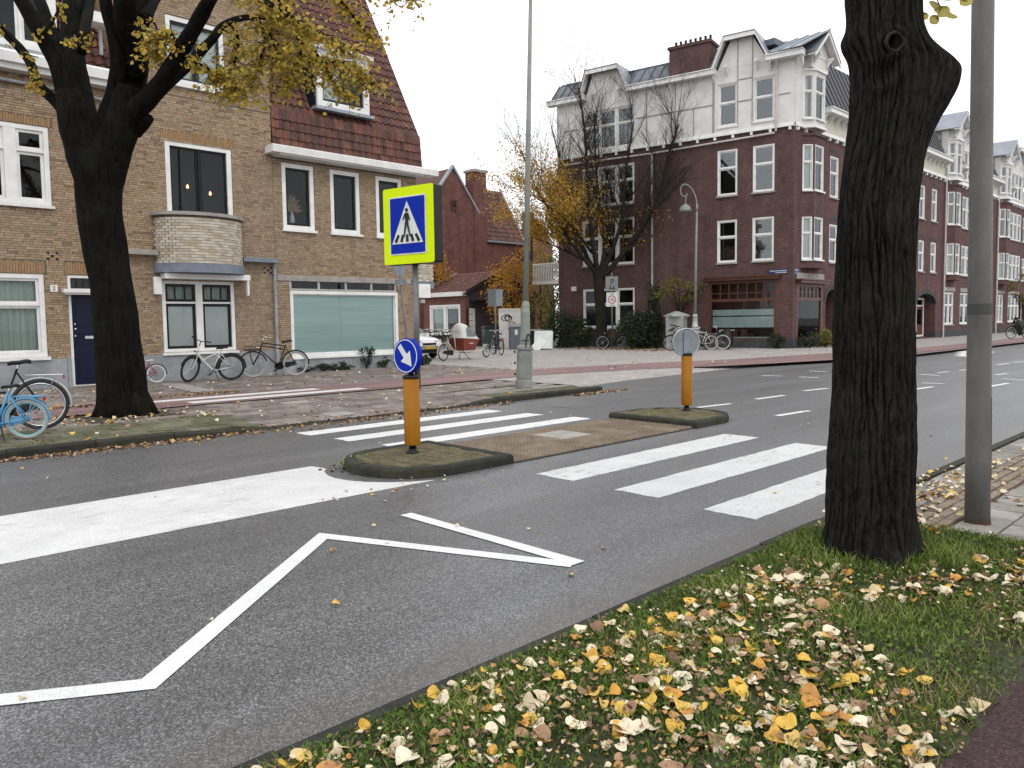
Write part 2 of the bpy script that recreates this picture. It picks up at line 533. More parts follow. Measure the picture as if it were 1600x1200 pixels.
# light square and side street beyond, rising gently from the asphalt strip
def edge_y(x):
    for p, q in zip(EDGE[:-1], EDGE[1:]):
        if p[0] <= x <= q[0]:
            return p[1] + (q[1] - p[1]) * (x - p[0]) / (q[0] - p[0])
    return EDGE[-1][1]
mb = MB()
gridsheet(mb, [16.9, 18, 20, 24, 28, 36, 90, 320], [19.0, 21.0, 30, 50, 90], lambda x, y: 0.1, -0.004)
xs = [13.4, 13.8, 14.3, 15, 16, 18, 20, 22, 24, 26, 28, 29.5, 31, 31.3, 34, 40, 60, 120, 320]
for i in range(len(xs) - 1):
    rows = []
    for x in (xs[i], xs[i + 1]):
        e = edge_y(x)
        lo = 0.0 if x < 30 else (0.05 if x < 31.2 else 0.1)
        rows.append([(x, e + d, lo + (0.1 - lo) * min(1, d / 0.8) - 0.004 + 0.004 * (d == 0)) for d in (0, .2, .4, .6, .8)] + [(x, 14.6, 0.096), (x, 19.0, 0.096)])
    for k in range(6):
        mb.quad(rows[0][k], rows[1][k], rows[1][k + 1], rows[0][k + 1])
square = mb.build('square', MT['squarepave'], kind='structure')

# ---- red cycle path across the pavement and the square
top_px = [(640, 593), (840, 576), (1000, 568), (1150, 561), (1310, 551), (1420, 545)]
bot_px = [(640, 604), (840, 586), (1000, 577), (1150, 571), (1310, 562), (1420, 555)]
tp = [Vector((-40, 16.4, 0)), Vector((4, 16.4, 0)), Vector((9, 16.4, 0))] + [G(u, v, 0.1) for u, v in top_px]
bp = [Vector((-40, 14.55, 0)), Vector((4, 14.55, 0)), Vector((9, 14.55, 0))] + [G(u, v, 0.1) for u, v in bot_px]
tp += [Vector((300, tp[-1].y, 0))]
bp += [Vector((300, bp[-1].y, 0))]
mb = MB()
for i in range(len(tp) - 1):
    mb.quad((bp[i].x, bp[i].y, 0.103), (bp[i + 1].x, bp[i + 1].y, 0.103), (tp[i + 1].x, tp[i + 1].y, 0.103), (tp[i].x, tp[i].y, 0.103))
cyc = mb.build('cycle_path', MT['cyclered'], kind='structure')
def stroke(name, pts, wd, z, m, parent):
    mb = MB()
    P2 = [Vector((p[0], p[1])) for p in pts]
    L, R = [], []
    for i, p in enumerate(P2):
        a = (P2[i] - P2[i - 1]).normalized() if i else (P2[1] - P2[0]).normalized()
        b = (P2[i + 1] - P2[i]).normalized() if i < len(P2) - 1 else a
        n = Vector((-(a + b).y, (a + b).x))
        if n.length < 1e-6:
            n = Vector((-a.y, a.x))
        n.normalize()
        k = 1 / max(0.3, abs(n.dot(Vector((-a.y, a.x)))))
        L.append(p + n * wd / 2 * k)
        R.append(p - n * wd / 2 * k)
    for i in range(len(P2) - 1):
        mb.quad((R[i].x, R[i].y, z), (R[i + 1].x, R[i + 1].y, z), (L[i + 1].x, L[i + 1].y, z), (L[i].x, L[i].y, z))
    return mb.build(name, m, parent)
for (y0, y1, x0, x1) in ((15.62, 15.98, 5.3, 9.0), (14.85, 15.22, 5.8, 9.75)):
    sheet('zebra_stripe', rect(x0, x1, y0, y1), 0.109, MT['paintgood'], cyc)
sheet('cycle_line', rect(-30, 3.2, 15.3, 15.4), 0.109, MT['paintgood'], cyc)
sheet('zebra_stripe', [(35.5, 11.9), (39, 11.9), (39, 12.3), (35.5, 12.3)], 0.056, MT['paintgood'], cyc)

# ---- road markings
def jag(x0, x1, y0, y1):
    e = lambda k=.007: rnd.uniform(-k, k)
    n, m = 44, 8
    return ([(x0 + (x1 - x0) * i / n, y0 + e()) for i in range(n)] + [(x1 + e(.012), y0 + (y1 - y0) * i / m) for i in range(m)] +
            [(x1 - (x1 - x0) * i / n, y1 + e()) for i in range(n)] + [(x0 + e(.012), y1 - (y1 - y0) * i / m) for i in range(m)])
for (x0, x1, y0, y1) in ((5.68, 9.42, 5.03, 5.54), (5.64, 9.3, 3.98, 4.47), (5.54, 9.2, 2.98, 3.46),
                         (5.5, 9.3, 9.90, 10.28), (5.58, 9.4, 8.98, 9.36), (5.7, 9.52, 8.03, 8.40)):
    sheet('zebra_stripe', jag(x0, x1, y0, y1), 0.005, MT['paint'] if y0 < 6 else MT['paintgood'], road)
hp = [(-20, 6.1), (4.5, 6.1)] + [(5.25 + 1.12 * math.cos(a), 6.93 + 0.93 * math.sin(a)) for a in [math.radians(d) for d in (245, 232, 218, 205, 192, 180, 168, 155, 144)]] + [(4.3, 7.72), (-20, 7.3)]
sheet('hatch_band', hp, 0.005, MT['painthatch'], road)
zz = [(-3.0, 3.85), (-0.9, 5.3), (-0.35, 3.4)]
Z = [G(u, v) for u, v in ((-260, 1117), (0, 1095), (232, 1070), (505, 838), (895, 883), (634, 804))]
stroke('zigzag_line', Z[:5], 0.115, 0.005, MT['paintgood'], road)
stroke('zigzag_line', [Z[4] + Vector((0.05, -0.01, 0)), Z[5]], 0.115, 0.006, MT['paintgood'], road)
for (a, b) in (((1090, 637), (1142, 631)), ((1181, 624), (1225, 618)), ((1214, 650), (1264, 642)), ((1256, 611), (1293, 607)),
               ((1265, 580), (1292, 581)), ((1248, 589), (1279, 590.5)), ((1429, 608.5), (1458, 604.5)), ((1440, 598.5), (1476, 600)),
               ((1436, 585), (1467, 587)), ((1465, 582.5), (1483, 581)), ((1555, 586), (1574, 584)), ((1565, 592), (1610, 595)),
               ((1583, 566.5), (1604, 565)), ((1558, 570), (1576, 568)), ((1499, 579), (1530, 576)), ((1530, 607), (1575, 599)), ((1340, 602), (1380, 597)), ((1190, 587), (1222, 588))):
    A, B = G(*a), G(*b)
    stroke('lane_dash', [A, B], 0.12, 0.005, MT['paintgood'], road)
for k in range(4):
    A, B = G(1500, 557 - 2.2 * k), G(1640, 550 - 2.2 * k)
    stroke('zebra_stripe', [(A.x, A.y), (A.x + 4, A.y)], 0.45, 0.005, MT['paintgood'], road)
mc = G(905, 632)
sheet('manhole_cover', rect(mc.x - 0.55, mc.x + 0.45, mc.y - 0.4, mc.y + 0.4), 0.004, MT['asphaltdark'], road)

# ---- kerbs, stone by stone
def kerb_row(name, x0, x1, y, h0, h1, wd=0.13, step=1.0):
    par = MB().box(x0, x1, y + 0.01, y + wd - 0.01, -0.04, min(h0, h1) - 0.03).build(name, MT['joint'], kind='structure')
    n = max(1, round((x1 - x0) / step))
    for i in range(n):
        a, b = x0 + (x1 - x0) * i / n + 0.006, x0 + (x1 - x0) * (i + 1) / n - 0.006
        za, zb = h0 + (h1 - h0) * (a - x0) / (x1 - x0), h0 + (h1 - h0) * (b - x0) / (x1 - x0)
        dz = rnd.uniform(-0.006, 0.006)
        prof = [(0, -0.03), (0, 1 - 0.25), (0.03, 1.0), (wd, 1.0), (wd, -0.03)]
        m_ = MB()
        vs = []
        for (xx, zz_) in ((a, za), (b, zb)):
            for k, (py, pz) in enumerate(prof):
                zt = -0.03 if pz < 0 else (zz_ + dz - (0.03 if k == 1 else 0))
                vs.append((xx, y + py + rnd.uniform(-0.003, 0.003), zt))
        m_.add(vs, [(4, 3, 2, 1, 0), (5, 6, 7, 8, 9)] + [(k, (k + 1) % 5, 5 + (k + 1) % 5, 5 + k) for k in range(5)])
        m_.build('kerbstone', MT['kerbtop'] if rnd.random() < 0.5 else MT['kerb'], par)
kerb_row('kerb', -14, 4.0, 10.95, 0.115, 0.115)
kerb_row('kerb', 4.0, 5.5, 10.95, 0.115, 0.03, step=0.75)
kerb_row('kerb', 5.5, 9.3, 10.95, 0.03, 0.03)
kerb_row('kerb', 9.3, 10.2, 10.95, 0.03, 0.115, step=0.5)
kerb_row('kerb', 10.2, 13.4, 10.95, 0.115, 0.115)
kerb_row('kerb', 31.0, 76.0, 10.82, 0.105, 0.115, 0.13, 3.0)
kerb_row('verge_kerb', -6.0, 5.8, 2.505, 0.022, 0.022, 0.1, 0.9)

# ---- traffic islands with their beacons' footing
def island(x0, x1, y0, y1, flip, studs=True):
    """D shaped refuge end; flip=False rounds the left end"""
    yc, r = (y0 + y1) / 2, (y1 - y0) / 2
    xc = x0 + r * 0.95 if not flip else x1 - r * 0.95
    def outline(off, n=14):
        rr = r - off
        pts = []
        if not flip:
            pts = [(x1 - off, yc - rr)] + [(xc - rr * 0.95 * math.sin(math.pi * k / n), yc - rr * math.cos(math.pi * k / n)) for k in range(n + 1)] + [(x1 - off, yc + rr)]
        else:
            pts = [(x0 + off, yc + rr)] + [(xc + rr * 0.95 * math.sin(math.pi * k / n), yc + rr * math.cos(math.pi * k / n)) for k in range(n + 1)] + [(x0 + off, yc - rr)]
        return pts
    o, i1 = outline(0), outline(0.13)
    core = MB()
    core.slab([(p[0], p[1], -0.02) for p in i1], (0, 0, 0.122))
    isl = core.build('traffic_island', MT['islmoss'], kind='structure')
    n = len(o)
    cuts = list(range(0, n, 2))
    if cuts[-1] != n - 1:
        cuts.append(n - 1)
    cuts = [(cuts[i], cuts[i + 1]) for i in range(len(cuts) - 1)] + [(n - 1, 0)]
    for (a, b) in cuts:
        idx = list(range(a, b + 1)) if b > a else [a, b]
        m_ = MB()
        m_.M = Matrix.Identity(4)
        cen = Vector((sum(o[k][0] for k in idx) / len(idx), sum(o[k][1] for k in idx) / len(idx), 0))
        dz = rnd.uniform(-0.004, 0.004)
        oo = outline(0.02)
        ring_pts = []
        for lev, src, z in (('b', o, -0.02), ('m', o, 0.08 + dz), ('t', oo, 0.11 + dz), ('i', i1, 0.108 + dz)):
            ring_pts.append([Vector((src[k][0], src[k][1], z)) for k in idx])
        vs = [p + (cen - p) * Vector((0.008, 0.008, 0)) for rw in ring_pts for p in rw]
        q = len(idx)
        fs = []
        for l in range(3):
            for k in range(q - 1):
                fs.append((l * q + k, l * q + k + 1, (l + 1) * q + k + 1, (l + 1) * q + k))
        fs.append(tuple(l * q for l in range(4)))
        fs.append(tuple(l * q + q - 1 for l in (3, 2, 1, 0)))
        m_.add(vs, fs)
        m_.build('kerbstone', MT['kerb'] if rnd.random() < .5 else MT['kerbtop'], isl)
    # small mossy pavers inside
    mets = [MB().bbox(-0.048, 0.048, -0.098, 0.098, -0.03, 0.0, 0.006, t_).mesh('paver', MT['mossbrick']) for t_ in (0.0, 0.3, 0.6, 1.0)]
    yy = y0 + 0.2
    row = 0
    while yy < y1 - 0.16:
        xx = x0 + 0.16 + (0.05 if row % 2 else 0)
        while xx < x1 - 0.16:
            inside = abs(yy - yc) < r - 0.17
            if not flip and xx < xc:
                inside = ((xx - xc) / 0.95) ** 2 + (yy - yc) ** 2 < (r - 0.15) ** 2
            if flip and xx > xc:
                inside = ((xx - xc) / 0.95) ** 2 + (yy - yc) ** 2 < (r - 0.15) ** 2
            if inside:
                pb = obj('paver', rnd.choice(mets), isl)
                pb.location = (xx, yy, 0.110 + rnd.uniform(-0.005, 0.004))
                pb.rotation_euler = (rnd.uniform(-.02, .02), rnd.uniform(-.02, .02), rnd.uniform(-.05, .05))
            xx += 0.105
        yy += 0.205
        row += 1
    return isl
isl1 = island(4.38, 5.95, 6.15, 7.72, False)
isl2 = island(9.62, 11.1, 6.12, 7.74, True)
# knobbed tiles between the islands
refuge = sheet('refuge', rect(5.955, 9.615, 6.15, 7.72), 0.012, MT['joint'], th=0.01)
sm = []
for t_ in (0.0, 0.35, 0.6, 1.0):
    m_ = MB()
    m_.box(-0.147, 0.147, -0.147, 0.147, 0, 0.02, t_)
    for i in range(5):
        for j in range(5):
            cx, cy = -0.118 + i * 0.059, -0.118 + j * 0.059
            m_.add([(cx - .017, cy - .017, .02), (cx + .017, cy - .017, .02), (cx + .017, cy + .017, .02), (cx - .017, cy + .017, .02),
                    (cx - .012, cy - .012, .030), (cx + .012, cy - .012, .030), (cx + .012, cy + .012, .030), (cx - .012, cy + .012, .030)],
                   [(0, 1, 5, 4), (1, 2, 6, 5), (2, 3, 7, 6), (3, 0, 4, 7), (4, 5, 6, 7)], t_)
    sm.append(m_.mesh('tactile_tile', MT['studs']))
flat = MB().box(-0.295, 0.295, -0.295, 0.295, 0, 0.024).mesh('inspection_cover', MT['concrete'])
for i in range(12):
    for j in range(5):
        if i in (5, 6) and j in (2, 3):
            continue
        o = obj('tactile_tile', rnd.choice(sm), refuge)
        o.location = (6.11 + i * 0.301, 6.31 + j * 0.301, 0.012 + rnd.uniform(-0.002, 0.002))
        o.rotation_euler = (rnd.uniform(-.006, .006), rnd.uniform(-.006, .006), 0)
o = obj('inspection_cover', flat, refuge)
o.location = (6.11 + 5.5 * 0.301, 6.31 + 2.5 * 0.301, 0.012)

# ---- paving tiles: the nearest ones singly, the rest as one mass
def tiles(par, regions, matset, cap=300):
    cells = []
    for (x0, x1, y0, y1, tw, td, zf, skip, mk, bond) in regions:
        j = 0
        y = y0
        while y + td <= y1 + 1e-6:
            x = x0 - (tw * bond * (j % 2))
            while x + tw <= x1 + 1e-6:
                cx, cy = x + tw / 2, y + td / 2
                if not (skip and skip(cx, cy)):
                    cells.append((cx * cx + cy * cy, cx, cy, tw, td, zf, mk))
                x += tw
            y += td
            j += 1
    cells.sort()
    cache = {}
    mass = {}
    nn = 0
    for (d, cx, cy, tw, td, zf, mk) in cells:
        ti = rnd.randrange(6)
        z = zf(cx, cy)
        slope = abs(zf(cx - tw / 2, cy - td / 2) - zf(cx + tw / 2, cy + td / 2)) > 0.002 or abs(zf(cx + tw / 2, cy - td / 2) - zf(cx - tw / 2, cy + td / 2)) > 0.002
        if nn < cap and not slope:
            key = (tw, td, mk, ti)
            if key not in cache:
                cache[key] = MB().bbox(-tw / 2 + .008, tw / 2 - .008, -td / 2 + .008, td / 2 - .008, -0.04, 0, 0.005, ti / 5).mesh('paving_tile', MT[mk])
            o = obj('paving_tile', cache[key], par)
            o.location = (cx, cy, z + rnd.uniform(-0.007, 0.005))
            o.rotation_euler = (rnd.uniform(-.014, .014), rnd.uniform(-.014, .014), rnd.uniform(-.006, .006))
            nn += 1
        else:
            mb = mass.setdefault(mk, MB())
            a, b = tw / 2 - .008, td / 2 - .008
            e = rnd.uniform(-0.003, 0.002)
            q = [(cx - a, cy - b), (cx + a, cy - b), (cx + a, cy + b), (cx - a, cy + b)]
            t4 = [(x, y, zf(x, y) + e) for x, y in q]
            b4 = [(x, y, zf(x, y) - 0.028) for x, y in q]
            mb.add(b4 + t4, [(4, 5, 6, 7), (0, 1, 5, 4), (1, 2, 6, 5), (2, 3, 7, 6), (3, 0, 4, 7)], ti / 5)
    for mk, mb in mass.items():
        mb.build('paving_tile', MT[mk], par, kind='stuff')
pit = lambda x, y: (abs(x - 4.27) < 0.75 and abs(y - 13.76) < 0.62)
tiles(pave, [(-5.0, 5.5, 11.09, 12.9, 0.3, 0.3, zfar, pit, 'tilemoss', 0.5),
             (5.5, 10.3, 11.09, 12.9, 0.3, 0.3, zfar, pit, 'tile', 0.5),
             (10.3, 13.3, 11.09, 11.75, 0.3, 0.3, zfar, pit, 'tilemoss', 0.5),
             (10.3, 13.3, 11.75, 12.9, 0.3, 0.3, zfar, pit, 'tilenear', 0.5),
             (-5.0, 13.3, 12.9, 14.5, 0.3, 0.3, zfar, pit, 'tile', 0.5),
             (0.5, 16.9, 16.42, 21.75, 0.3, 0.3, zfar, None, 'tile', 0.5)], None)
sheet('tree_pit', rect(3.5, 5.04, 13.12, 14.4), 0.094, MT['soil'], pave)
gpt = G(535, 632, 0.1)
mb = MB().slab([(q.x, q.y, zfar(q.x, q.y) + .006) for q in [G(u, v, 0.085) for u, v in ((436, 631), (478, 627), (556, 643), (520, 647))]], (0, 0, 0.004))
mb.build('access_cover', MT['concrete'], pave)
mb = MB().slab([tuple(G(u, v, 0.107)) for u, v in ((248, 600), (285, 599), (340, 611), (300, 613))], (0, 0, 0.004))
mb.build('access_cover', MT['concrete'], pave)

# ---- near side: verge edge, pavement, red path
sheet('near_path', rect(-60, 300, -30, 0.86), 0.012, MT['redasph'], th=0.05)
npv = sheet('near_pavement', rect(5.78, 60, 0.86, 2.5), 0.0, MT['joint'], th=0.05)
tiles(npv, [(5.8, 14.5, 0.87, 1.78, 0.3, 0.3, lambda x, y: 0.04, None, 'tilenear', 0.5) if False else (5.8, 14.5, 0.88, 1.79, 0.3, 0.3, lambda x, y: 0.04, None, 'tilenear', 0.5),
            (5.8, 14.5, 1.80, 2.16, 0.2, 0.09, lambda x, y: 0.04, None, 'studs', 0.5),
            (5.8, 14.5, 2.16, 2.47, 0.3, 0.3, lambda x, y: 0.035, None, 'tilenear', 0.5)], None)
mb = MB()
mb.box(5.8, 60, 2.53, 2.618, -0.05, 0.010)
ek = mb.build('edge_kerb', MT['kerbtop'], kind='structure')
# ================================================================== grass verge with fallen leaves
def vz(x, y):
    n = mnoise.noise(Vector((x * 1.3, y * 1.3, 0.3)))
    d = (x - 5.11) ** 2 + (y - 1.95) ** 2
    e = max(0.0, min(1.0, (2.55 - y) / 0.3, (y - 0.84) / 0.25))
    return 0.012 + e * (0.035 + 0.02 * n + 0.05 * math.exp(-d / 0.5))
mb = MB()
nx, ny = 140, 40
x0, x1, y0, y1 = -4.0, 6.0, 0.81, 2.53
vs = [(x0 + (x1 - x0) * i / nx, y0 + (y1 - y0) * j / ny + (0.05 * mnoise.noise(Vector((i * .35, j, 5))) if j in (0, ny) else 0), 0) for j in range(ny + 1) for i in range(nx + 1)]
vs = [(x, y, vz(x, y) + 0.012 * mnoise.noise(Vector((x * 14, y * 14, 2)))) for x, y, z in vs]
mb.add(vs, [(j * (nx + 1) + i, j * (nx + 1) + i + 1, (j + 1) * (nx + 1) + i + 1, (j + 1) * (nx + 1) + i) for j in range(ny) for i in range(nx)])
MT['turf'] = nm('turf_soil', (0.045, 0.052, 0.02), (0.03, 0.024, 0.014), 0.95, 5, 0.8, 60, fine=0.35)
verge = mb.build('grass_verge', MT['turf'], smooth=True, kind='structure')
MT['grass'] = tm('grass_blades', [(0.036, 0.070, 0.008), (0.075, 0.130, 0.013), (0.135, 0.185, 0.026), (0.20, 0.18, 0.08)], 0.7, 3, 0.3, 0, spec=0.25)
rs = np.random.RandomState(3)
mb = MB()
N = 78000
cnt = 0
for k in range(N):
    r = rs.rand()
    x = -1.2 + 7.2 * rs.rand() ** 1.15
    y = 0.82 + 1.71 * rs.rand()
    p = mnoise.noise(Vector((x * 1.7, y * 1.7, 9.1))) + 0.5 * mnoise.noise(Vector((x * 5, y * 5, 3.1)))
    if p < -0.38 and rs.rand() < 0.5:
        continue
    if y < 1.0 and rs.rand() < (1.0 - y) * 4:
        continue
    z = vz(x, y)
    if k % 6 == 0:
        # small broad leaf of clover or daisy
        s = 0.006 + 0.011 * rs.rand()
        a = rs.rand() * 6.28
        h = z + 0.006 + 0.025 * rs.rand()
        ca, sa = math.cos(a), math.sin(a)
        t_ = 0.0 + 0.5 * rs.rand()
        tl = (rs.rand() - .5) * s
        mb.add([(x, y, h - 0.006), (x + ca * s - sa * s * .6, y + sa * s + ca * s * .6, h + tl), (x + ca * s * 2, y + sa * s * 2, h), (x + ca * s + sa * s * .6, y + sa * s - ca * s * .6, h - tl)], [(0, 1, 2, 3)], t_)
        continue
    h = (0.014 + 0.030 * rs.rand()) * (1.0 + 0.7 * max(0, p))
    d2 = (x - 5.11) ** 2 + (y - 1.95) ** 2
    if d2 < 0.35:
        h *= 1.7
    a = rs.rand() * 6.28
    wd = 0.0022 + 0.0022 * rs.rand()
    lean = h * (0.3 + 0.9 * rs.rand())
    ca, sa = math.cos(a), math.sin(a)
    b = rs.rand() * 6.28
    la, lb = math.cos(b) * lean, math.sin(b) * lean
    t_ = min(1, max(0, 0.3 + 0.5 * p + 0.45 * (rs.rand() - .35)))
    if rs.rand() < 0.13 + 0.25 * (y < 1.15):
        t_ = 1.0
    mb.add([(x - ca * wd, y - sa * wd, z - .005), (x + ca * wd, y + sa * wd, z - .005), (x + ca * wd * .8 + la * .4, y + sa * wd * .8 + lb * .4, z + h * .6), (x - ca * wd * .8 + la * .4, y - sa * wd * .8 + lb * .4, z + h * .6), (x + la, y + lb, z + h)],
           [(0, 1, 2, 3), (3, 2, 4)], t_)
mb.build('grass', MT['grass'], kind='stuff')

def leaf_mesh(size, seed, tint, curl):
    """broad heart shaped leaf: soft point, toothed edge, creased along the midrib, corners curling"""
    r_ = random.Random(seed)
    n = 16
    vs = [(-.12, 0, 0)]
    a1, a2 = r_.uniform(0, 6.28), r_.uniform(0, 6.28)
    fold = r_.uniform(-.1, .5) * curl
    wid = r_.uniform(.78, 1.0)
    for ring_ in (0.55, 1.0):
        for k in range(n):
            a = 2 * math.pi * k / n
            ca = math.cos(a)
            rad = 0.46 * (1 + 0.22 * max(0, ca) ** 6 + .06 * ca - 0.34 * max(0, -ca) ** 9)
            rad *= 1 + r_.uniform(-.07, .07) * (ring_ == 1.0)
            x, y = rad * ring_ * ca, rad * ring_ * wid * math.sin(a)
            z = curl * ring_ ** 2 * (0.13 * math.cos(a * 2 + a1) + 0.13 * math.cos(a + a2)) + fold * abs(y) + (0.05 * curl * math.sin(3 * a + a1)) * ring_
            vs.append((x, y, z))
    vs.append((-0.42, 0, 0.02)); vs.append((-0.75, 0.05, 0.04)); vs.append((-0.42, 0.022, 0.02))
    fs = [(0, 1 + k, 1 + (k + 1) % n) for k in range(n)]
    fs += [(1 + k, 1 + n + k, 1 + n + (k + 1) % n, 1 + (k + 1) % n) for k in range(n)]
    fs.append((2 * n + 1, 2 * n + 2, 2 * n + 3))
    return [(p[0] * size, p[1] * size, p[2] * size) for p in vs], fs
LEAFC = [(0.64, 0.57, 0.42), (0.50, 0.40, 0.26), (0.56, 0.36, 0.05), (0.45, 0.20, 0.03), (0.30, 0.18, 0.10), (0.16, 0.085, 0.045), (0.09, 0.045, 0.025)]
MT['leaf'] = tm('fallen_leaf', LEAFC, 0.55, 22, 0.22, 0.25, 60, spec=0.4)
def leaf_tint():
    r = rs.rand()
    return 0.0 + 0.12 * rs.rand() if r < 0.36 else (0.13 + 0.12 * rs.rand() if r < 0.56 else (0.28 + 0.12 * rs.rand() if r < 0.72 else (0.42 + 0.12 * rs.rand() if r < 0.83 else 0.6 + 0.3 * rs.rand())))
lib = {}
def leaf_obj(par, x, y, z, size, tint):
    tq = round(tint * 14) / 14
    key = (tq, rs.randint(4))
    if key not in lib:
        m_ = MB()
        vv, ff = leaf_mesh(1.0, int(tq * 100) + key[1] * 991, tq, 0.25 + 1.0 * key[1] / 3)
        m_.add(vv, ff, max(tq, 0.001))
        lib[key] = m_.mesh('fallen_leaf', MT['leaf'], True)
    o = obj('fallen_leaf', lib[key], par)
    o.location = (x, y, z)
    o.rotation_euler = (rs.normal(0, .2), rs.normal(0, .2), rs.rand() * 6.28)
    if rs.rand() < 0.25:
        o.rotation_euler[0] += 3.14
    o.scale = (size, size, size)
def leaf_into(mb, x, y, z, size, tint, seed, tilt=0.22, curl=0.8):
    vv, ff = leaf_mesh(size, seed, tint, curl)
    R_ = Matrix.Translation((x, y, z)) @ Matrix.Rotation(rs.rand() * 6.28, 4, 'Z') @ Matrix.Rotation(rs.normal(0, tilt), 4, 'X') @ Matrix.Rotation(rs.normal(0, tilt), 4, 'Y')
    mb.M = R_
    mb.add(vv, ff, max(tint, 0.001))
    mb.M = None
spots = []
for k in range(6400):
    x = -1.3 + 7.4 * rs.rand()
    y = 0.84 + 1.68 * rs.rand()
    c = mnoise.noise(Vector((x * 0.9, y * 0.9, 21))) + 0.25 * (x < 3.6) - 0.25 * (y < 1.05) - 0.05 * (x > 4.8) - 0.3 * (y > 2.3)
    c += 0.5 * mnoise.noise(Vector((x * 3.1, y * 3.1, 4)))
    if c < -0.2 or (c < 0.12 and rs.rand() < 0.6):
        continue
    if (x - 5.11) ** 2 + (y - 1.95) ** 2 < 0.1:
        continue
    spots.append((depth((x, y, 0)), x, y))
spots.sort()
vis = []
for d, x, y in spots:
    vis.append((d, x, y))
mb = MB()
cnt = 0
for d, x, y in vis:
    size = 0.016 + 0.084 * rs.rand() ** 3.0
    t_ = leaf_tint() if size > 0.04 or rs.rand() < .4 else 0.52 + 0.4 * rs.rand()
    z = vz(x, y) + 0.010 + 0.022 * rs.rand()
    inview = d > 1.9
    if inview and cnt < 300 and size > 0.036:
        leaf_obj(verge, x, y, z, size * 1.05, t_)
        cnt += 1
    else:
        leaf_into(mb, x, y, z, size, t_, int(x * 1000) % 37)
# crumbs of broken brown leaf between the big ones
for k in range(4200):
    x = -1.2 + 7.0 * rs.rand()
    y = 0.8 + 1.7 * rs.rand()
    c = mnoise.noise(Vector((x * 0.9, y * 0.9, 21)))
    if c < -0.15:
        continue
    s = 0.005 + 0.012 * rs.rand()
    a = rs.rand() * 6.28
    z = vz(x, y) + 0.018 + 0.024 * rs.rand()
    ca, sa = math.cos(a) * s, math.sin(a) * s
    mb.add([(x - ca, y - sa, z), (x + sa * .7, y - ca * .7, z + s * .5), (x + ca, y + sa, z + s * .3), (x - sa * .3, y + ca * .3, z - s * .2)], [(0, 1, 2, 3)], 0.6 + 0.4 * rs.rand() if rs.rand() < .7 else 0.1)
mb.build('fallen_leaf', MT['leaf'], verge, kind='stuff')

# ---- leaves blown along the far kerb, on the pavements and the road
mb = MB()
def strew(n, fx, zf, smin, smax, tints, tilt=0.25):
    for k in range(n):
        x, y = fx()
        leaf_into(mb, x, y, zf(x, y) + 0.008 + 0.012 * rs.rand(), smin + (smax - smin) * rs.rand(), tints(), rs.randint(40), tilt)
brown = lambda: 0.6 + 0.4 * rs.rand() if rs.rand() < 0.86 else (0.4 if rs.rand() < .6 else 0.1)
road0 = lambda x, y: 0.0
strew(900, lambda: (-4 + 9.2 * rs.rand(), 10.92 - abs(rs.normal(0, 0.15))), road0, 0.03, 0.07, brown, 0.25)
strew(520, lambda: (5.0 + 5.5 * rs.rand(), 10.80 + rs.normal(0, 0.2)), lambda x, y: 0.0 if y < 10.95 else 0.03, 0.03, 0.06, brown, 0.2)
strew(110, lambda: (12.2 + 1.9 * rs.rand(), 10.85 - abs(rs.normal(0, 0.15))), road0, 0.05, 0.09, brown)
strew(330, lambda: (4.9 + 2.6 * rs.rand(), 16.75 + rs.normal(0, 0.2)), zfar, 0.04, 0.07, brown)
strew(130, lambda: (2.0 + 2.5 * rs.rand(), 16.0 + rs.normal(0, 0.15)), zfar, 0.05, 0.09, brown)
mixd = lambda: leaf_tint()
strew(170, lambda: (0 + 16 * rs.rand(), 16.6 + 5.0 * rs.rand()), zfar, 0.05, 0.09, mixd)
strew(90, lambda: (-2 + 14 * rs.rand(), 11.2 + 3.2 * rs.rand()), zfar, 0.05, 0.09, mixd)
strew(160, lambda: (3.9 + rs.normal(0, .8), 13.6 + rs.normal(0, .55)), zfar, 0.05, 0.09, mixd)
strew(60, lambda: (-1 + 14 * rs.rand(), 3 + 7.6 * rs.rand()), road0, 0.025, 0.05, mixd, 0.08)
strew(36, lambda: (4.6 + rs.normal(0, .5), 6.1 + rs.normal(0, .25)), road0, 0.025, 0.05, mixd, 0.08)
strew(320, lambda: (5.85 + 1.5 * abs(rs.normal(0, 1)), 2.28 + rs.normal(0, .17)), lambda x, y: 0.035, 0.03, 0.07, mixd)
strew(60, lambda: (6 + 5 * rs.rand(), 1 + 1.3 * rs.rand()), lambda x, y: 0.04, 0.04, 0.085, mixd)
strew(700, lambda: (29.5 + 4.5 * rs.rand(), 20 + 7.5 * rs.rand()), lambda x, y: 0.1, 0.07, 0.12, lambda: 0.55 + 0.35 * rs.rand())
strew(120, lambda: (14 + 30 * rs.rand(), 13 + 8 * rs.rand()), lambda x, y: 0.1, 0.06, 0.10, mixd)
mb.build('leaf_litter', MT['leaf'], kind='stuff')
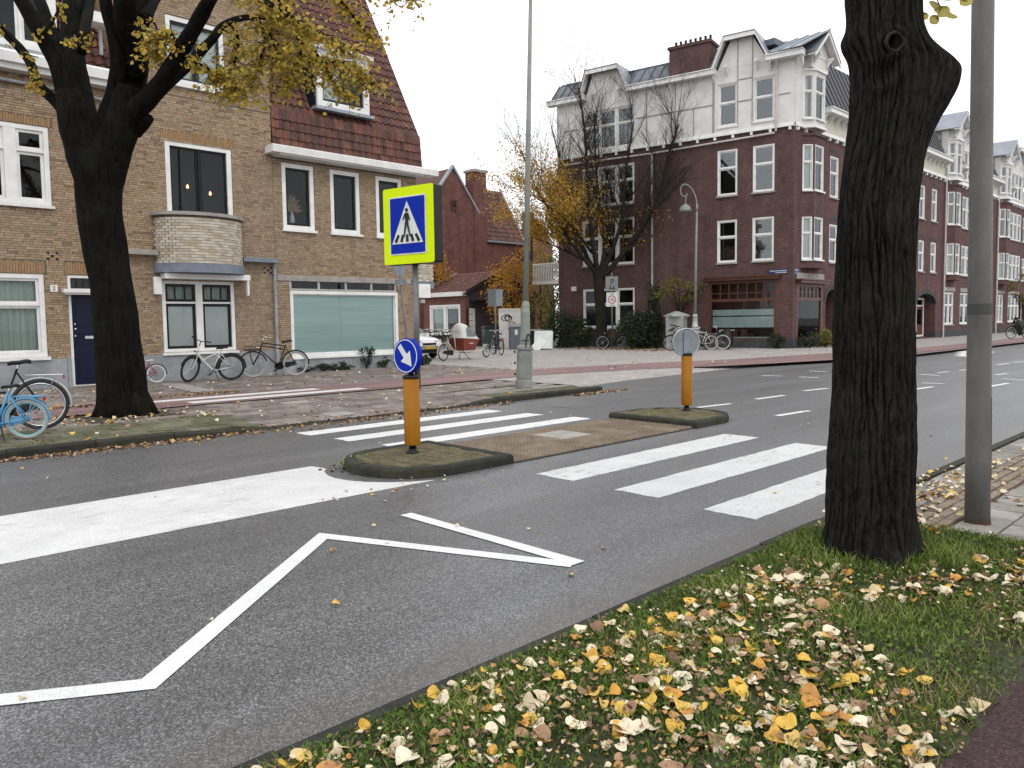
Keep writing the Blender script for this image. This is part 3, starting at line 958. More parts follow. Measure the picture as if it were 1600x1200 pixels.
# ================================================================== yellow brick corner house
MT['ybrick'] = tm('yellow_brick', [(0.19, 0.135, 0.09), (0.31, 0.22, 0.135), (0.26, 0.19, 0.13), (0.37, 0.275, 0.175), (0.285, 0.18, 0.108), (0.34, 0.26, 0.18)], 0.85, 10, 0.2, 0.4, 60,
                  big=(0.22, 0.40, (0.24, 0.20, 0.155)))
MT['lintelbrick'] = tm('soldier_brick', [(0.26, 0.14, 0.07), (0.31, 0.19, 0.10), (0.22, 0.16, 0.09)], 0.85, 10, 0.2, 0.4, 60)
MT['palebrick'] = tm('pale_brick', [(0.36, 0.315, 0.25), (0.44, 0.40, 0.33), (0.50, 0.465, 0.40), (0.38, 0.32, 0.22)], 0.8, 10, 0.15, 0.35, 60)
MT['mortar'] = nm('mortar', (0.145, 0.115, 0.09), (0.10, 0.08, 0.062), 0.95, 3)
MT['ybrickfar'] = brick_mat('yellow_brick_return', (0.25, 0.165, 0.10), (0.2, 0.13, 0.08), (0.10, 0.08, 0.06), 0.22, 0.061)
MT['rooftile'] = tm('roof_tile', [(0.072, 0.028, 0.02), (0.115, 0.042, 0.028), (0.092, 0.038, 0.029), (0.062, 0.03, 0.025), (0.14, 0.055, 0.036)], 0.6, 5, 0.3, 0.25, 40, spec=0.3,
                    moss=(1.1, 0.66, (0.05, 0.042, 0.035)))
FY = 21.8
class Fr:
    """a facade: x along it, y into the building, z up; openings are cut from its wall"""
    def __init__(s, root, M=None):
        s.root, s.M, s.op = root, M, []
    def put(s, name, mb, mats, parent=None, **k):
        p = parent or s.root
        return mb.build(name, mats, p, M=(s.M if p is s.root else None), **k)
def wallcells(mb, x0, x1, z0, z1, ops, y0, y1):
    xs = sorted({x0, x1} | {min(max(o[k], x0), x1) for o in ops for k in (0, 1)})
    zs = sorted({z0, z1} | {min(max(o[k], z0), z1) for o in ops for k in (2, 3)})
    solid = lambda i, j: 0 <= i < len(xs) - 1 and 0 <= j < len(zs) - 1 and not any(
        o[0] <= (xs[i] + xs[i + 1]) / 2 <= o[1] and o[2] <= (zs[j] + zs[j + 1]) / 2 <= o[3] for o in ops)
    for i in range(len(xs) - 1):
        for j in range(len(zs) - 1):
            if not solid(i, j):
                continue
            a, b, c, d = xs[i], xs[i + 1], zs[j], zs[j + 1]
            mb.quad((a, y0, c), (b, y0, c), (b, y0, d), (a, y0, d))
            mb.quad((b, y1, c), (a, y1, c), (a, y1, d), (b, y1, d))
            if not solid(i - 1, j):
                mb.quad((a, y1, c), (a, y0, c), (a, y0, d), (a, y1, d))
            if not solid(i + 1, j):
                mb.quad((b, y0, c), (b, y1, c), (b, y1, d), (b, y0, d))
            if not solid(i, j - 1):
                mb.quad((a, y1, c), (b, y1, c), (b, y0, c), (a, y0, c))
            if not solid(i, j + 1):
                mb.quad((a, y0, d), (b, y0, d), (b, y1, d), (a, y1, d))
def framebox(mb, x0, x1, z0, z1, wd, y0, y1, wb=None):
    wb = wd if wb is None else wb
    mb.box(x0, x0 + wd, y0, y1, z0, z1)
    mb.box(x1 - wd, x1, y0, y1, z0, z1)
    mb.box(x0 + wd, x1 - wd, y0, y1, z1 - wd, z1)
    mb.box(x0 + wd, x1 - wd, y0, y1, z0, z0 + wb)
def window(F, x0, x1, z0, z1, lights=1, transom=None, fw=0.08, mw=0.1, sash=None, sashw=0.05, fm='white', sm_='white', pane='glass', sill=0.06, back=None, backcol=None, y=0.06, cut=True, lead=0, name='window', interior='dark', sillm='white', sillover=0.05, mm=None):
    """frame, sashes with panes, sill, curtain or film behind, and the dark room"""
    if cut:
        F.op.append((x0, x1, z0, z1))
    f = MB()
    framebox(f, x0, x1, z0, z1, fw, y - 0.05, y + 0.07)
    xs = []
    iw = (x1 - x0 - 2 * fw - (lights - 1) * mw) / lights
    for i in range(lights):
        a = x0 + fw + i * (iw + mw)
        xs.append((a, a + iw))
        if i:
            if not mm:
                f.box(a - mw, a, y - 0.045, y + 0.065, z0 + fw, z1 - fw)
    wn = F.put(name, f, MT[fm])
    if mm:
        for (a, b) in xs[1:]:
            F.put('mullion', MB().box(a - mw, a, y - 0.02, y + 0.065, z0 + fw, z1 - fw), MT[mm], wn)
    zsp = [(z0 + fw, z1 - fw)]
    if transom:
        zt = z0 + (z1 - z0) * transom
        zsp = [(z0 + fw, zt - 0.025), (zt + 0.025, z1 - fw)]
        for (a, b) in xs:
            F.put('transom', MB().box(a + .002, b - .002, y - 0.03, y + 0.06, zt - 0.025, zt + 0.025), MT[fm], wn)
    for (a, b) in xs:
        for k, (c, d) in enumerate(zsp):
            s = MB()
            framebox(s, a + .002, b - .002, c + .002, d - .002, sashw, y - 0.005 + 0.02 * (k == 0), y + 0.04 + 0.02 * (k == 0))
            if lead and k == len(zsp) - 1:
                for q in range(1, lead):
                    xx = a + (b - a) * q / lead
                    s.box(xx - .018, xx + .018, y + 0.0, y + 0.035, c + sashw, d - sashw)
            sh = F.put('sash', s, MT[sm_], wn)
            yy = y + 0.02 + 0.02 * (k == 0)
            F.put('pane', MB().box(a + sashw, b - sashw, yy, yy + 0.006, c + sashw, d - sashw), MT[pane], wn)
    if back:
        for bk in back:
            (fx0, fx1, fz0, fz1, mk, off) = bk
            W_, H_ = x1 - x0, z1 - z0
            bm = MB()
            if mk == 'curtain':
                n = max(8, int((fx1 - fx0) * W_ / 0.05))
                for q in range(n):
                    xa, xb = x0 + W_ * (fx0 + (fx1 - fx0) * q / n), x0 + W_ * (fx0 + (fx1 - fx0) * (q + 1) / n)
                    ya, yb = y + off + 0.03 * math.sin(q * 1.9), y + off + 0.03 * math.sin((q + 1) * 1.9)
                    bm.quad((xa, ya, z0 + H_ * fz0), (xb, yb, z0 + H_ * fz0), (xb, yb, z0 + H_ * fz1), (xa, ya, z0 + H_ * fz1))
                F.put('curtain', bm, MT['curtain'], wn, smooth=True)
            elif mk == 'slats':
                n = int((fz1 - fz0) * H_ / 0.05)
                for q in range(n):
                    zz_ = z0 + H_ * (fz0 + (fz1 - fz0) * q / n)
                    bm.box(x0 + W_ * fx0, x0 + W_ * fx1, y + off, y + off + 0.012, zz_ + 0.004, zz_ + 0.046)
                F.put('blind', bm, MT['blind'], wn)
            else:
                bm.box(x0 + W_ * fx0, x0 + W_ * fx1, y + off, y + off + 0.008, z0 + H_ * fz0, z0 + H_ * fz1)
                F.put('blind', bm, MT[mk], wn)
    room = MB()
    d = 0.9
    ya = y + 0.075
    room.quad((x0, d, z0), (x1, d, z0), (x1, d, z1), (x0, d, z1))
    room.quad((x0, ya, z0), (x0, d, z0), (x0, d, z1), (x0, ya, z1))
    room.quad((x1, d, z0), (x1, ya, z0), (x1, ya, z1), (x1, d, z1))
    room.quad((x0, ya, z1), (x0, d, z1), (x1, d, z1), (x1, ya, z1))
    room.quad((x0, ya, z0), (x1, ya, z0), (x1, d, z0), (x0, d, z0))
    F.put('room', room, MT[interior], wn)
    if sill:
        F.put('sill', MB().box(x0 - sillover, x1 + sillover, -0.09, y - 0.055, z0 - sill, z0 - 0.002), MT[sillm], wn)
    return wn
def brickfield(F, wall, x0, x1, z0, z1, ops, m, L=0.216, C=0.0612, J=0.011, proud=0.008, y=0.0, cap=300, name='brick', pick=None, soldier=None, limitfn=None):
    cells = []
    row = 0
    z = z0
    while z + C <= z1 + 1e-6:
        x = x0 - L * (0.0, 0.5, 0.25, 0.75)[row % 4]
        while x < x1 - 0.02:
            short = rnd.random() < 0.22
            l = L / 2 if short else L
            a, b = max(x, x0), min(x + l, x1)
            segs = [(a, b)]
            for o in ops:
                if z + C * .5 > o[2] and z + C * .5 < o[3]:
                    ns = []
                    for (p, q) in segs:
                        if q <= o[0] or p >= o[1]:
                            ns.append((p, q))
                        else:
                            if p < o[0]:
                                ns.append((p, o[0]))
                            if q > o[1]:
                                ns.append((o[1], q))
                    segs = ns
            for (p, q) in segs:
                if q - p > 0.03:
                    cells.append((p, q, z))
            x += l
        z += C
        row += 1
    pick = pick or (lambda p, q, z: 0)
    order = sorted(cells, key=lambda c: pick(*c))
    mass = MB()
    cache = {}
    n = 0
    for (p, q, z) in order:
        e = proud + rnd.uniform(-0.003, 0.003)
        ti = rnd.randrange(12) / 11
        if limitfn and not limitfn((p + q) / 2, z):
            continue
        if n < cap:
            w_ = round((q - p) / 0.02) * 0.02
            key = (w_, int(ti * 11))
            if key not in cache:
                cache[key] = MB().box(-.5 * w_ + J / 2, .5 * w_ - J / 2, -0.01, 0.03, J / 2, C - J / 2, ti).mesh(name, m)
            o = obj(name, cache[key], wall)
            o.location = ((p + q) / 2, y - e + 0.01, z)
            o.scale = ((q - p - J) / max(.01, w_ - J), 1, 1)
            n += 1
        else:
            a, b, c, d = p + J / 2, q - J / 2, z + J / 2, z + C - J / 2
            yf, yb = y - e, y + 0.012
            mass.add([(a, yf, c), (b, yf, c), (b, yf, d), (a, yf, d), (a, yb, c), (b, yb, c), (b, yb, d), (a, yb, d)],
                     [(0, 1, 2, 3), (4, 5, 1, 0), (3, 2, 6, 7), (4, 0, 3, 7), (1, 5, 6, 2)], ti)
    if mass.f:
        o = mass.build(name, m, wall, kind='stuff')
    return n

house = thing('corner_house', 'yellow brown brick house with round balcony, white windows and steep red tiled roof', 'house', (0, FY, 0))
LH = Fr(house)
WHOLE = (1.6, 16.52)
# --- openings and windows
window(LH, 3.6, 5.25, 4.60, 6.52, lights=2, transom=0.68, fw=0.11, mw=0.26, sashw=0.07, sill=0.07)
window(LH, 3.5, 4.98, 0.88, 2.92, lights=1, transom=0.63, fw=0.11, sashw=0.06, sill=0.08, back=[(0.08, 0.92, 0.05, 0.95, 'curtain', 0.14)])
window(LH, 1.7, 3.0, 4.60, 6.52, lights=2, transom=0.68, fw=0.11, mw=0.26, sashw=0.07, sill=0.07)
window(LH, 8.04, 9.90, 3.30, 6.66, lights=2, fw=0.13, mw=0.05, sm_='black', sashw=0.055, sill=0, mm='black')
window(LH, 8.20, 9.80, 8.24, 10.02, lights=2, fw=0.12, mw=0.06, sm_='anthr', sashw=0.06, sill=0.10, mm='anthr', back=[(0.06, 0.94, 0.04, 0.97, 'slats', 0.1)])
window(LH, 7.79, 9.84, 0.86, 2.86, lights=2, transom=0.69, fw=0.10, mw=0.19, sm_='black', sashw=0.075, sill=0.07, lead=3,
       back=[(0.05, 0.95, 0.05, 0.66, 'frost', 0.045), (0.05, 0.95, 0.70, 0.96, 'curtain', 0.2)])
for (a, b, vase) in ((11.46, 12.54, 1), (13.12, 14.21, 0), (14.85, 15.9, 0)):
    wn = window(LH, a, b, 4.50, 6.50, lights=1, fw=0.13, sm_='black', sashw=0.075, sill=0.07)
    if vase:
        MT['pampas'] = nm('dried_grass', (0.40, 0.27, 0.18), (0.28, 0.17, 0.11), 0.9, 12)
        v = MB().lathe([(0.05, 0), (0.085, 0.1), (0.07, 0.28), (0.035, 0.38), (0.045, 0.42)], 14, ((a + b) / 2 - .1, 0.26, 4.66))
        vz_ = LH.put('vase', v, MT['frost'], wn, smooth=True)
        t_ = MB()
        for k in range(260):
            an, el = rnd.uniform(0, 6.28), rnd.uniform(0.1, 1.5)
            ll = rnd.uniform(0.25, 0.62)
            p0 = Vector(((a + b) / 2 - .1, 0.26, 5.06))
            d_ = Vector((math.cos(an) * math.cos(el) * .6, math.sin(an) * math.cos(el) * 0.28, math.sin(el)))
            t_.tube([p0, p0 + d_ * ll * .6, p0 + d_ * ll + Vector((d_.x * .1, 0, -.05))], [0.004, 0.012, 0.003], 3)
        LH.put('dried_grass', t_, MT['pampas'], wn)
# shop window and its row of transom lights
window(LH, 11.60, 15.62, 0.56, 2.63, lights=1, fw=0.10, sashw=0.03, sill=0.05, y=0.03, pane='glass', back=[(0.03, 0.5, 0.05, 0.97, 'teal', 0.06), (0.5, 0.97, 0.05, 0.97, 'teal', 0.075)])
LH.op.append((11.60, 15.62, 2.64, 2.92))
tr = MB().box(11.6, 15.62, 0.03, 0.10, 2.64, 2.70)
for q in range(5):
    tr.box(11.6 + q * 0.985, 11.68 + q * 0.985, 0.03, 0.1, 2.70, 2.92)
tw = LH.put('transom_window', tr, MT['alu'])
for q in range(4):
    LH.put('pane', MB().box(11.68 + q * .985, 12.585 + q * .985, 0.055, 0.062, 2.70, 2.92), MT['glass'], tw)
LH.put('room', MB().box(11.6, 15.62, 0.5, 0.6, 2.6, 2.95), MT['dark'], tw)
LH.put('lintel', MB().box(11.18, 16.2, -0.03, 0.06, 2.93, 3.1), MT['concrete'])
# front door number 2
LH.op.append((5.50, 6.70, 0.1, 2.92))
d_ = MB()
framebox(d_, 5.50, 6.70, 0.1, 2.92, 0.07, 0.02, 0.12, 0.02)
d_.box(5.57, 6.63, 0.03, 0.12, 2.50, 2.58)
dr = LH.put('door_frame', d_, MT['white'])
LH.put('pane', MB().box(5.57, 6.63, 0.07, 0.08, 2.58, 2.85), MT['glass'], dr)
LH.put('room', MB().box(5.5, 6.7, 0.34, 0.37, 0.1, 2.95), MT['dark'], dr)
lb_ = MB()
for q in range(1, 7):
    lb_.box(5.57 + q * .151 - .012, 5.57 + q * .151 + .012, 0.055, 0.069, 2.58, 2.85)
LH.put('glazing_bar', lb_, MT['black'], dr)
LH.put('canopy', MB().box(5.36, 6.84, -0.24, 0.015, 2.47, 2.56).box(5.40, 6.8, -0.18, 0.015, 2.42, 2.468), MT['white'], dr)
leaf_ = MB().box(5.572, 6.628, 0.09, 0.13, 0.13, 2.49)
for (za, zb) in ((0.3, 0.95), (1.15, 1.45), (1.62, 2.35)):
    framebox(leaf_, 5.68, 6.52, za, zb, 0.03, 0.075, 0.0895)
door = LH.put('door', leaf_, MT['navy'])
LH.put('letterbox', MB().box(5.86, 6.20, 0.062, 0.0745, 1.30, 1.37), MT['chrome'], door)
k_ = MB()
k_.M = Matrix.Translation((5.64, 0.05, 1.55)) @ Matrix.Rotation(math.pi / 2, 4, 'X')
k_.lathe([(0.012, -0.04), (0.03, -0.01), (0.034, 0.01), (0.02, 0.03)], 12)
LH.put('door_knob', k_, MT['chrome'], door, smooth=True)
LH.put('lock', MB().box(5.625, 5.655, 0.07, 0.0895, 1.66, 1.70).box(5.625, 5.655, 0.07, 0.0895, 1.36, 1.40), MT['chrome'], door)
np_ = LH.put('number_plate', MB().box(5.11, 5.27, -0.025, -0.008, 2.49, 2.66), MT['white'])
def text(s, size, m, parent, loc, rot=(math.pi / 2, 0, 0), name='lettering', ext=0.002):
    cu = bpy.data.curves.new(name, 'FONT')
    cu.body = s
    cu.size = size
    cu.extrude = ext
    cu.align_x = 'CENTER'
    cu.align_y = 'CENTER'
    cu.materials.append(m)
    to = bpy.data.objects.new('lettering_curve', cu)
    me = bpy.data.meshes.new_from_object(to)
    bpy.data.objects.remove(to)
    o = bpy.data.objects.new(name, me)
    COL.objects.link(o)
    o.parent = parent
    o.location = loc
    o.rotation_euler = rot
    return o
text('2', 0.15, MT['black'], np_, (5.19, -0.029, 2.575))
# --- wall, plinth
LH.op.append((10.19, 10.3, 2.9, 2.91))
ops = LH.op
wm = MB()
wallcells(wm, 1.6, 6.85, 0.82, 7.95, [o for o in ops], 0.0, 0.35)
wallcells(wm, 6.85, 11.16, 0.82, 11.6, [o for o in ops], 0.0, 0.35)
wallcells(wm, 11.16, 16.52, 0.52, 6.9, [o for o in ops], 0.0, 0.35)
wall = LH.put('wall', wm, MT['mortar'])
lintels = [(1.6, 3.1, 6.53, 6.75), (3.5, 5.35, 6.53, 6.75), (3.4, 5.05, 2.93, 3.25), (5.45, 6.75, 2.93, 3.25), (7.95, 10.0, 6.67, 6.95), (11.15, 16.3, 2.93, 3.1)]
vents = [(5.05, 5.35, 3.28, 3.5), (10.75, 11.05, 3.12, 3.34)]
near = lambda x, z: abs(x - 7.2) * 0.55 + abs(z - 2.2)
bops = ops + lintels
num = brickfield(LH, wall, 1.6, 11.155, 0.82, 7.9, bops, MT['ybrick'], pick=lambda p, q, z: abs(p - 6.9) * 0.35 + abs(z - 1.9), cap=298)
brickfield(LH, wall, 6.86, 11.155, 7.9 + 0.0001, 11.55, bops, MT['ybrick'], cap=0)
brickfield(LH, wall, 11.165, 16.51, 0.52, 6.62, bops, MT['ybrick'], cap=0)
sol = MB()
for (a, b, c, d) in lintels[:5]:
    n = int((b - a) / 0.062)
    for q in range(n):
        e = rnd.uniform(0.004, 0.012)
        h0 = 0 if q % 3 else 0.03
        sol.box(a + q * .062 + .005, a + (q + 1) * .062 - .005, -e, 0.01, c + 0.004, d - 0.006 - h0, rnd.random())
sol.build('soldier_course', MT['lintelbrick'], wall, kind='stuff')
vt = MB()
for (a, b, c, d) in vents:
    for i in range(3):
        for j in range(3):
            if (i + j) % 2 == 0:
                vt.box(a + i * .1 + .02, a + i * .1 + .08, -0.016, 0.0, c + j * .074, c + j * .074 + .05)
LH.put('air_vent', vt, MT['black'])
# plinth blocks
def plinth(x0, x1, z1, step, gaps=()):
    x = x0
    while x < x1 - 0.05:
        b = min(x + step, x1)
        for (g0, g1) in gaps:
            if x < g0 < b:
                b = g0
            if g0 <= x < g1:
                x = g1
                b = min(x + step, x1)
        if b - x > 0.03:
            LH.put('plinth_stone', MB().bbox(x + .004, b - .004, -0.035, 0.3, 0.05, z1, 0.006), MT['stone'])
        x = b
plinth(1.6, 11.15, 0.815, 1.9, [(5.50, 6.70)])
plinth(11.16, 16.52, 0.515, 2.6)
LH.put('return_wall', MB().box(16.22, 16.515, 0.36, 11.0, 0.05, 6.9), MT['ybrickfar'])
# --- round balcony
bx, bw, bd = 8.86, 1.23, 0.86
def ell(s, n=20):
    return [(bx - bw * s * math.cos(math.pi * k / n), -bd * s * math.sin(math.pi * k / n)) for k in range(n + 1)]
core = MB()
core.slab([(x, y, 3.29) for x, y in ell(0.965)], (0, 0, 1.28))
balc = LH.put('balcony', core, MT['mortar'])
mats_ = [MB().box(-.083, .083, -0.012, 0.03, 0.005, 0.071, t_).mesh('brick', MT['palebrick']) for t_ in (0.0, .25, .5, .7, 1.0)]
per = 3.35
nb = 18
for r_ in range(16):
    for q in range(nb):
        u_ = (q + 0.5 * (r_ % 2)) / nb
        if u_ > 0.985:
            continue
        # even spacing along the half ellipse
        ang = math.pi * (u_ + 0.5 / nb)
        ang = ang + 0.09 * math.sin(2 * ang)
        px, py = bx - bw * 0.975 * math.cos(ang), -bd * 0.975 * math.sin(ang)
        tx, ty = bw * math.sin(ang), -bd * math.cos(ang)
        o = obj('brick', rnd.choice(mats_), balc)
        o.location = (px, py, 3.29 + r_ * 0.0765)
        o.rotation_euler = (0, 0, math.atan2(ty, tx))
        sc_ = math.hypot(tx, ty) * math.pi / nb * 1.0 / 0.176
        o.scale = (sc_, 1, 1)
LH.put('slab', MB().slab([(x, y, 3.04) for x, y in ell(1.03)], (0, 0, 0.245)), MT['slate'], balc)
LH.put('rim', MB().slab([(x, y, 4.575) for x, y in ell(1.05)], (0, 0, 0.09)), MT['concrete'], balc)
aw = LH.put('awning_box', MB().bbox(7.76, 10.16, -0.42, -0.012, 2.88, 3.035, 0.02).box(10.06, 10.12, -0.40, -0.30, 2.45, 2.879), MT['white'])
LH.put('alarm_box', MB().bbox(7.56, 7.77, -0.16, -0.012, 2.46, 2.93, 0.025), MT['white'])
LH.put('ledge', MB().box(6.87, 7.66, -0.26, -0.012, 3.50, 3.63), MT['concrete'])
LH.put('ledge', MB().box(10.05, 11.14, -0.26, -0.012, 3.44, 3.56), MT['slate'])
dp = MB().tube([(11.08, -0.09, 0.12), (11.08, -0.09, 1.6), (11.08, -0.09, 3.42)], 0.05, 10)
for z in (1.0, 2.1, 3.1):
    dp.box(11.02, 11.14, -0.15, -0.01, z, z + .04)
dp.tube([(11.08, -0.09, 0.1), (11.08, -0.09, 1.15)], 0.058, 10)
LH.put('drainpipe', dp, MT['pipe'], smooth=False)
# --- gutters and eaves
g_ = MB()
g_.slab([(10.92, -0.55, 6.67), (10.92, -0.05, 6.67), (10.92, -0.05, 6.86), (10.92, -0.50, 6.90), (10.92, -0.57, 6.86)], (6.18, 0, 0))
LH.put('gutter', g_, MT['white'])
LH.put('soffit', MB().box(11.17, 16.5, -0.48, -0.012, 6.63, 6.668), MT['white'])
g_ = MB()
g_.slab([(1.5, -0.45, 7.84), (1.5, 0.05, 7.84), (1.5, 0.05, 8.08), (1.5, -0.42, 8.12), (1.5, -0.48, 8.06)], (5.34, 0, 0))
LH.put('gutter', g_, MT['white'])
LH.put('soffit', MB().box(1.6, 6.84, -0.35, -0.012, 7.70, 7.84), MT['offwhite'])
pp_ = MB().tube([(1.6, -0.12, 7.52), (5.9, -0.12, 7.46), (6.5, -0.12, 7.4), (6.62, -0.1, 7.1), (6.62, -0.1, 6.3)], 0.04, 8)
LH.put('drainpipe', pp_, MT['pipe'])
LH.put('gutter', MB().box(5.95, 6.84, -0.5, -0.012, 9.2, 9.45), MT['white'])
LH.put('drainpipe', MB().tube([(6.5, -0.2, 9.15), (6.5, -0.2, 8.5)], 0.045, 8), MT['pipe'])
# --- pantiled roofs
def tile_mesh(w_, l_, t_):
    m_ = MB()
    n = 6
    prof = [(w_ * (k / n), 0.034 * math.sin(math.pi * 2 * (k / n) ** 0.9) + 0.014) for k in range(n + 1)]
    vs = [(x, 0, z + 0.05) for x, z in prof] + [(x, l_ + 0.05, z + 0.008) for x, z in prof] + [(x, 0.012, z + 0.004) for x, z in prof]
    fs = [(k, k + 1, n + 2 + k, n + 1 + k) for k in range(n)] + [(2 * (n + 1) + k, 2 * (n + 1) + k + 1, k + 1, k) for k in range(n)]
    fs.append((0, n + 1, 2 * (n + 1)))
    fs.append((n, 3 * n + 2, 2 * n + 1))
    m_.add(vs, fs, t_)
    return m_
def tiled(F, roof, x0, x1, y0, z0, ang, length, w_, l_, cap, hole=None, clip=None):
    """tiles laid up the slope from the line (y0, z0)"""
    nx = int(round((x1 - x0) / w_))
    ny = int(math.ceil(length / l_))
    w2 = (x1 - x0) / nx
    ms = [tile_mesh(w2, l_, t_ / 7) for t_ in range(8)]
    mesh_ = [m_.mesh('roof_tile', MT['rooftile'], False) for m_ in ms]
    mass = MB()
    RX = Matrix.Rotation(ang, 4, 'X')
    n = 0
    for j in range(ny):
        for i in range(nx):
            x = x0 + i * w2
            y = y0 + math.cos(ang) * j * l_
            z = z0 + math.sin(ang) * j * l_
            if hole and hole(x + w2 / 2, z + l_ * .4):
                continue
            ti = rnd.randrange(8)
            M_ = Matrix.Translation((x, y + rnd.uniform(-.004, .004), z)) @ RX @ Matrix.Rotation(rnd.uniform(-.008, .008), 4, 'Z')
            if n < cap:
                o = obj('roof_tile', mesh_[ti], roof)
                o.matrix_local = M_
                n += 1
            else:
                mass.M = M_
                mass.add(ms[ti].v, ms[ti].f, ti / 7)
                mass.M = None
    if mass.f:
        mass.build('roof_tile', MT['rooftile'], roof, kind='stuff')
A61 = math.radians(61)
rf = MB()
rf.slab([(11.2, 0.13, 6.9), (11.2, 0.25, 8.0), (11.2, 4.62, 15.9), (11.2, 9.0, 8.0), (11.2, 9.0, 6.9)], (5.5, 0, 0))
roof = LH.put('roof', rf, MT['dark'])
tiled(LH, roof, 11.18, 16.76, -0.02, 6.93, math.radians(86), 1.1, 0.245, 0.28, 300)
tiled(LH, roof, 11.18, 16.76, 0.12, 8.03, A61, 8.4, 0.245, 0.33, 200, hole=lambda x, z: 12.7 < x < 14.8 and 8.45 < z < 10.3)
LH.put('verge_trim', MB().slab([(16.765, -0.02, 6.9), (16.765, 0.10, 8.03), (16.765, 4.2, 15.45), (16.765, 4.35, 15.4), (16.765, 0.35, 8.0), (16.765, 0.25, 6.9)], (0.05, 0, 0)), MT['rooftile'], roof)
rf = MB()
rf.slab([(1.5, 0.2, 7.95), (1.5, 0.32, 8.0), (1.5, 4.0, 13.2), (1.5, 4.2, 7.95)], (5.34, 0, 0))
roof2 = LH.put('roof', rf, MT['dark'])
tiled(LH, roof2, 1.5, 6.84, 0.05, 8.08, math.radians(55), 4.5, 0.25, 0.33, 0, hole=lambda x, z: 3.2 < x < 5.75 and z < 10.2)
rf = MB()
rf.slab([(6.86, -0.05, 11.55), (6.86, 3.6, 15.0), (6.86, 7, 11.55)], (4.32, 0, 0))
roof3 = LH.put('roof', rf, MT['dark'])
tiled(LH, roof3, 6.86, 11.18, -0.1, 11.6, math.radians(48), 4.9, 0.25, 0.33, 0)
LH.put('mid_return_wall', MB().box(10.86, 11.155, 0.36, 4, 6.9, 11.5).box(6.86, 7.15, 0.36, 4, 7.9, 11.5), MT['ybrickfar'])
# dormers
def dormer(x0, x1, z0, z1, yf, depth_, lights, side, back=None):
    D_ = Fr(house, Matrix.Translation((0, yf, 0)))
    dm = MB()
    framebox(dm, x0, x1, z0, z1, 0.17, 0.0, 0.10)
    dw = D_.put('dormer', dm, MT['white'])
    D_.put('cheek', MB().box(x0 + .02, x0 + .10, 0.102, depth_, z0, z1), MT[side], dw)
    D_.put('cheek', MB().box(x1 - .10, x1 - .02, 0.102, depth_, z0, z1), MT[side], dw)
    D_.put('dormer_roof', MB().box(x0 - .12, x1 + .12, -0.14, depth_ + .1, z1 + .002, z1 + .12), MT['white'], dw)
    D_.put('flashing', MB().box(x0 - .1, x1 + .12, -0.10, 0.2, z0 - .10, z0 - .002), MT['zinc'], dw)
    window(D_, x0 + .17, x1 - .17, z0 + .17, z1 - .17, lights=lights, fw=0.03, mw=0.06, sm_='anthr' if side == 'anthr' else 'white', sashw=0.06, sill=0, back=back, mm='anthr' if side == 'anthr' else None)
dormer(12.78, 14.70, 8.42, 10.18, 0.02, 1.35, 2, 'anthr', [(0.05, 0.5, 0.1, 0.85, 'slats', 0.1)])
dormer(3.4, 5.6, 8.34, 10.1, 0.12, 1.5, 3, 'white', [(0.05, 0.35, 0.1, 0.7, 'curtain', 0.15)])
# balcony round the corner and the blank light box
cb = LH.put('corner_balcony', MB().box(16.53, 17.14, -0.01, 1.6, 3.03, 3.66), MT['mortar'])
CB = MB()
for r_ in range(8):
    for q in range(4):
        o = obj('brick', rnd.choice(mats_), cb)
        o.location = (16.60 + q * 0.16 + 0.04 * (r_ % 2), -0.02, 3.035 + r_ * 0.0765)
        o.scale = (0.92, 1, 1)
LH.put('slab', MB().box(16.53, 17.2, -0.04, 1.65, 2.80, 3.02), MT['slate'], cb)
lb = LH.put('light_box', MB().bbox(16.34, 16.84, -0.30, -0.06, 2.46, 2.93, 0.01), MT['white'])
LH.put('lamp', MB().lathe([(0.09, 0.0), (0.09, 0.1), (0.05, 0.14)], 12, (16.66, -0.05, 2.28)), MT['white'], smooth=True)
# warm lamps in the room behind the balcony window
em = bpy.data.materials.new('warm_bulb')
em.use_nodes = True
pb = em.node_tree.nodes['Principled BSDF']
pb.inputs['Emission Color'].default_value = (1, 0.5, 0.2, 1)
pb.inputs['Emission Strength'].default_value = 4
for (x, z) in ((8.85, 5.55), (9.50, 5.42)):
    b_ = MB().lathe([(0.01, -0.04), (0.033, -0.015), (0.036, 0.015), (0.02, 0.04), (0.012, 0.07)], 12, (x, 0.6, z))
    lp = LH.put('pendant_lamp', b_, em, smooth=True)
    LH.put('cord', MB().tube([(x, 0.6, z + .07), (x, 0.6, 6.6)], 0.006, 5), MT['black'], lp)
# ================================================================== dark brick corner building and the terrace beyond it
MT['dbrick'] = brick_mat('maroon_brick', (0.090, 0.044, 0.038), (0.064, 0.034, 0.031), (0.12, 0.088, 0.082), 0.22, 0.066, 0.25)
MT['rbrick'] = brick_mat('red_brick_front', (0.100, 0.046, 0.041), (0.074, 0.035, 0.033), (0.12, 0.08, 0.075), 0.22, 0.066, 0.25)
MT['pbrick'] = brick_mat('plinth_brick', (0.05, 0.05, 0.055), (0.035, 0.035, 0.04), (0.08, 0.075, 0.075), 0.22, 0.066, 0.25)
MT['redhouse'] = brick_mat('red_house_brick', (0.155, 0.058, 0.046), (0.115, 0.044, 0.037), (0.15, 0.09, 0.078), 0.22, 0.075, 0.3)
MT['plank'] = nm('dark_weatherboard', (0.085, 0.056, 0.062), (0.055, 0.036, 0.042), 0.8, 6, stretch=(0.4, 1, 6))
MT['wood'] = nm('brown_shopfront', (0.105, 0.034, 0.02), (0.065, 0.022, 0.014), 0.45, 4, stretch=(4, 4, 0.5))
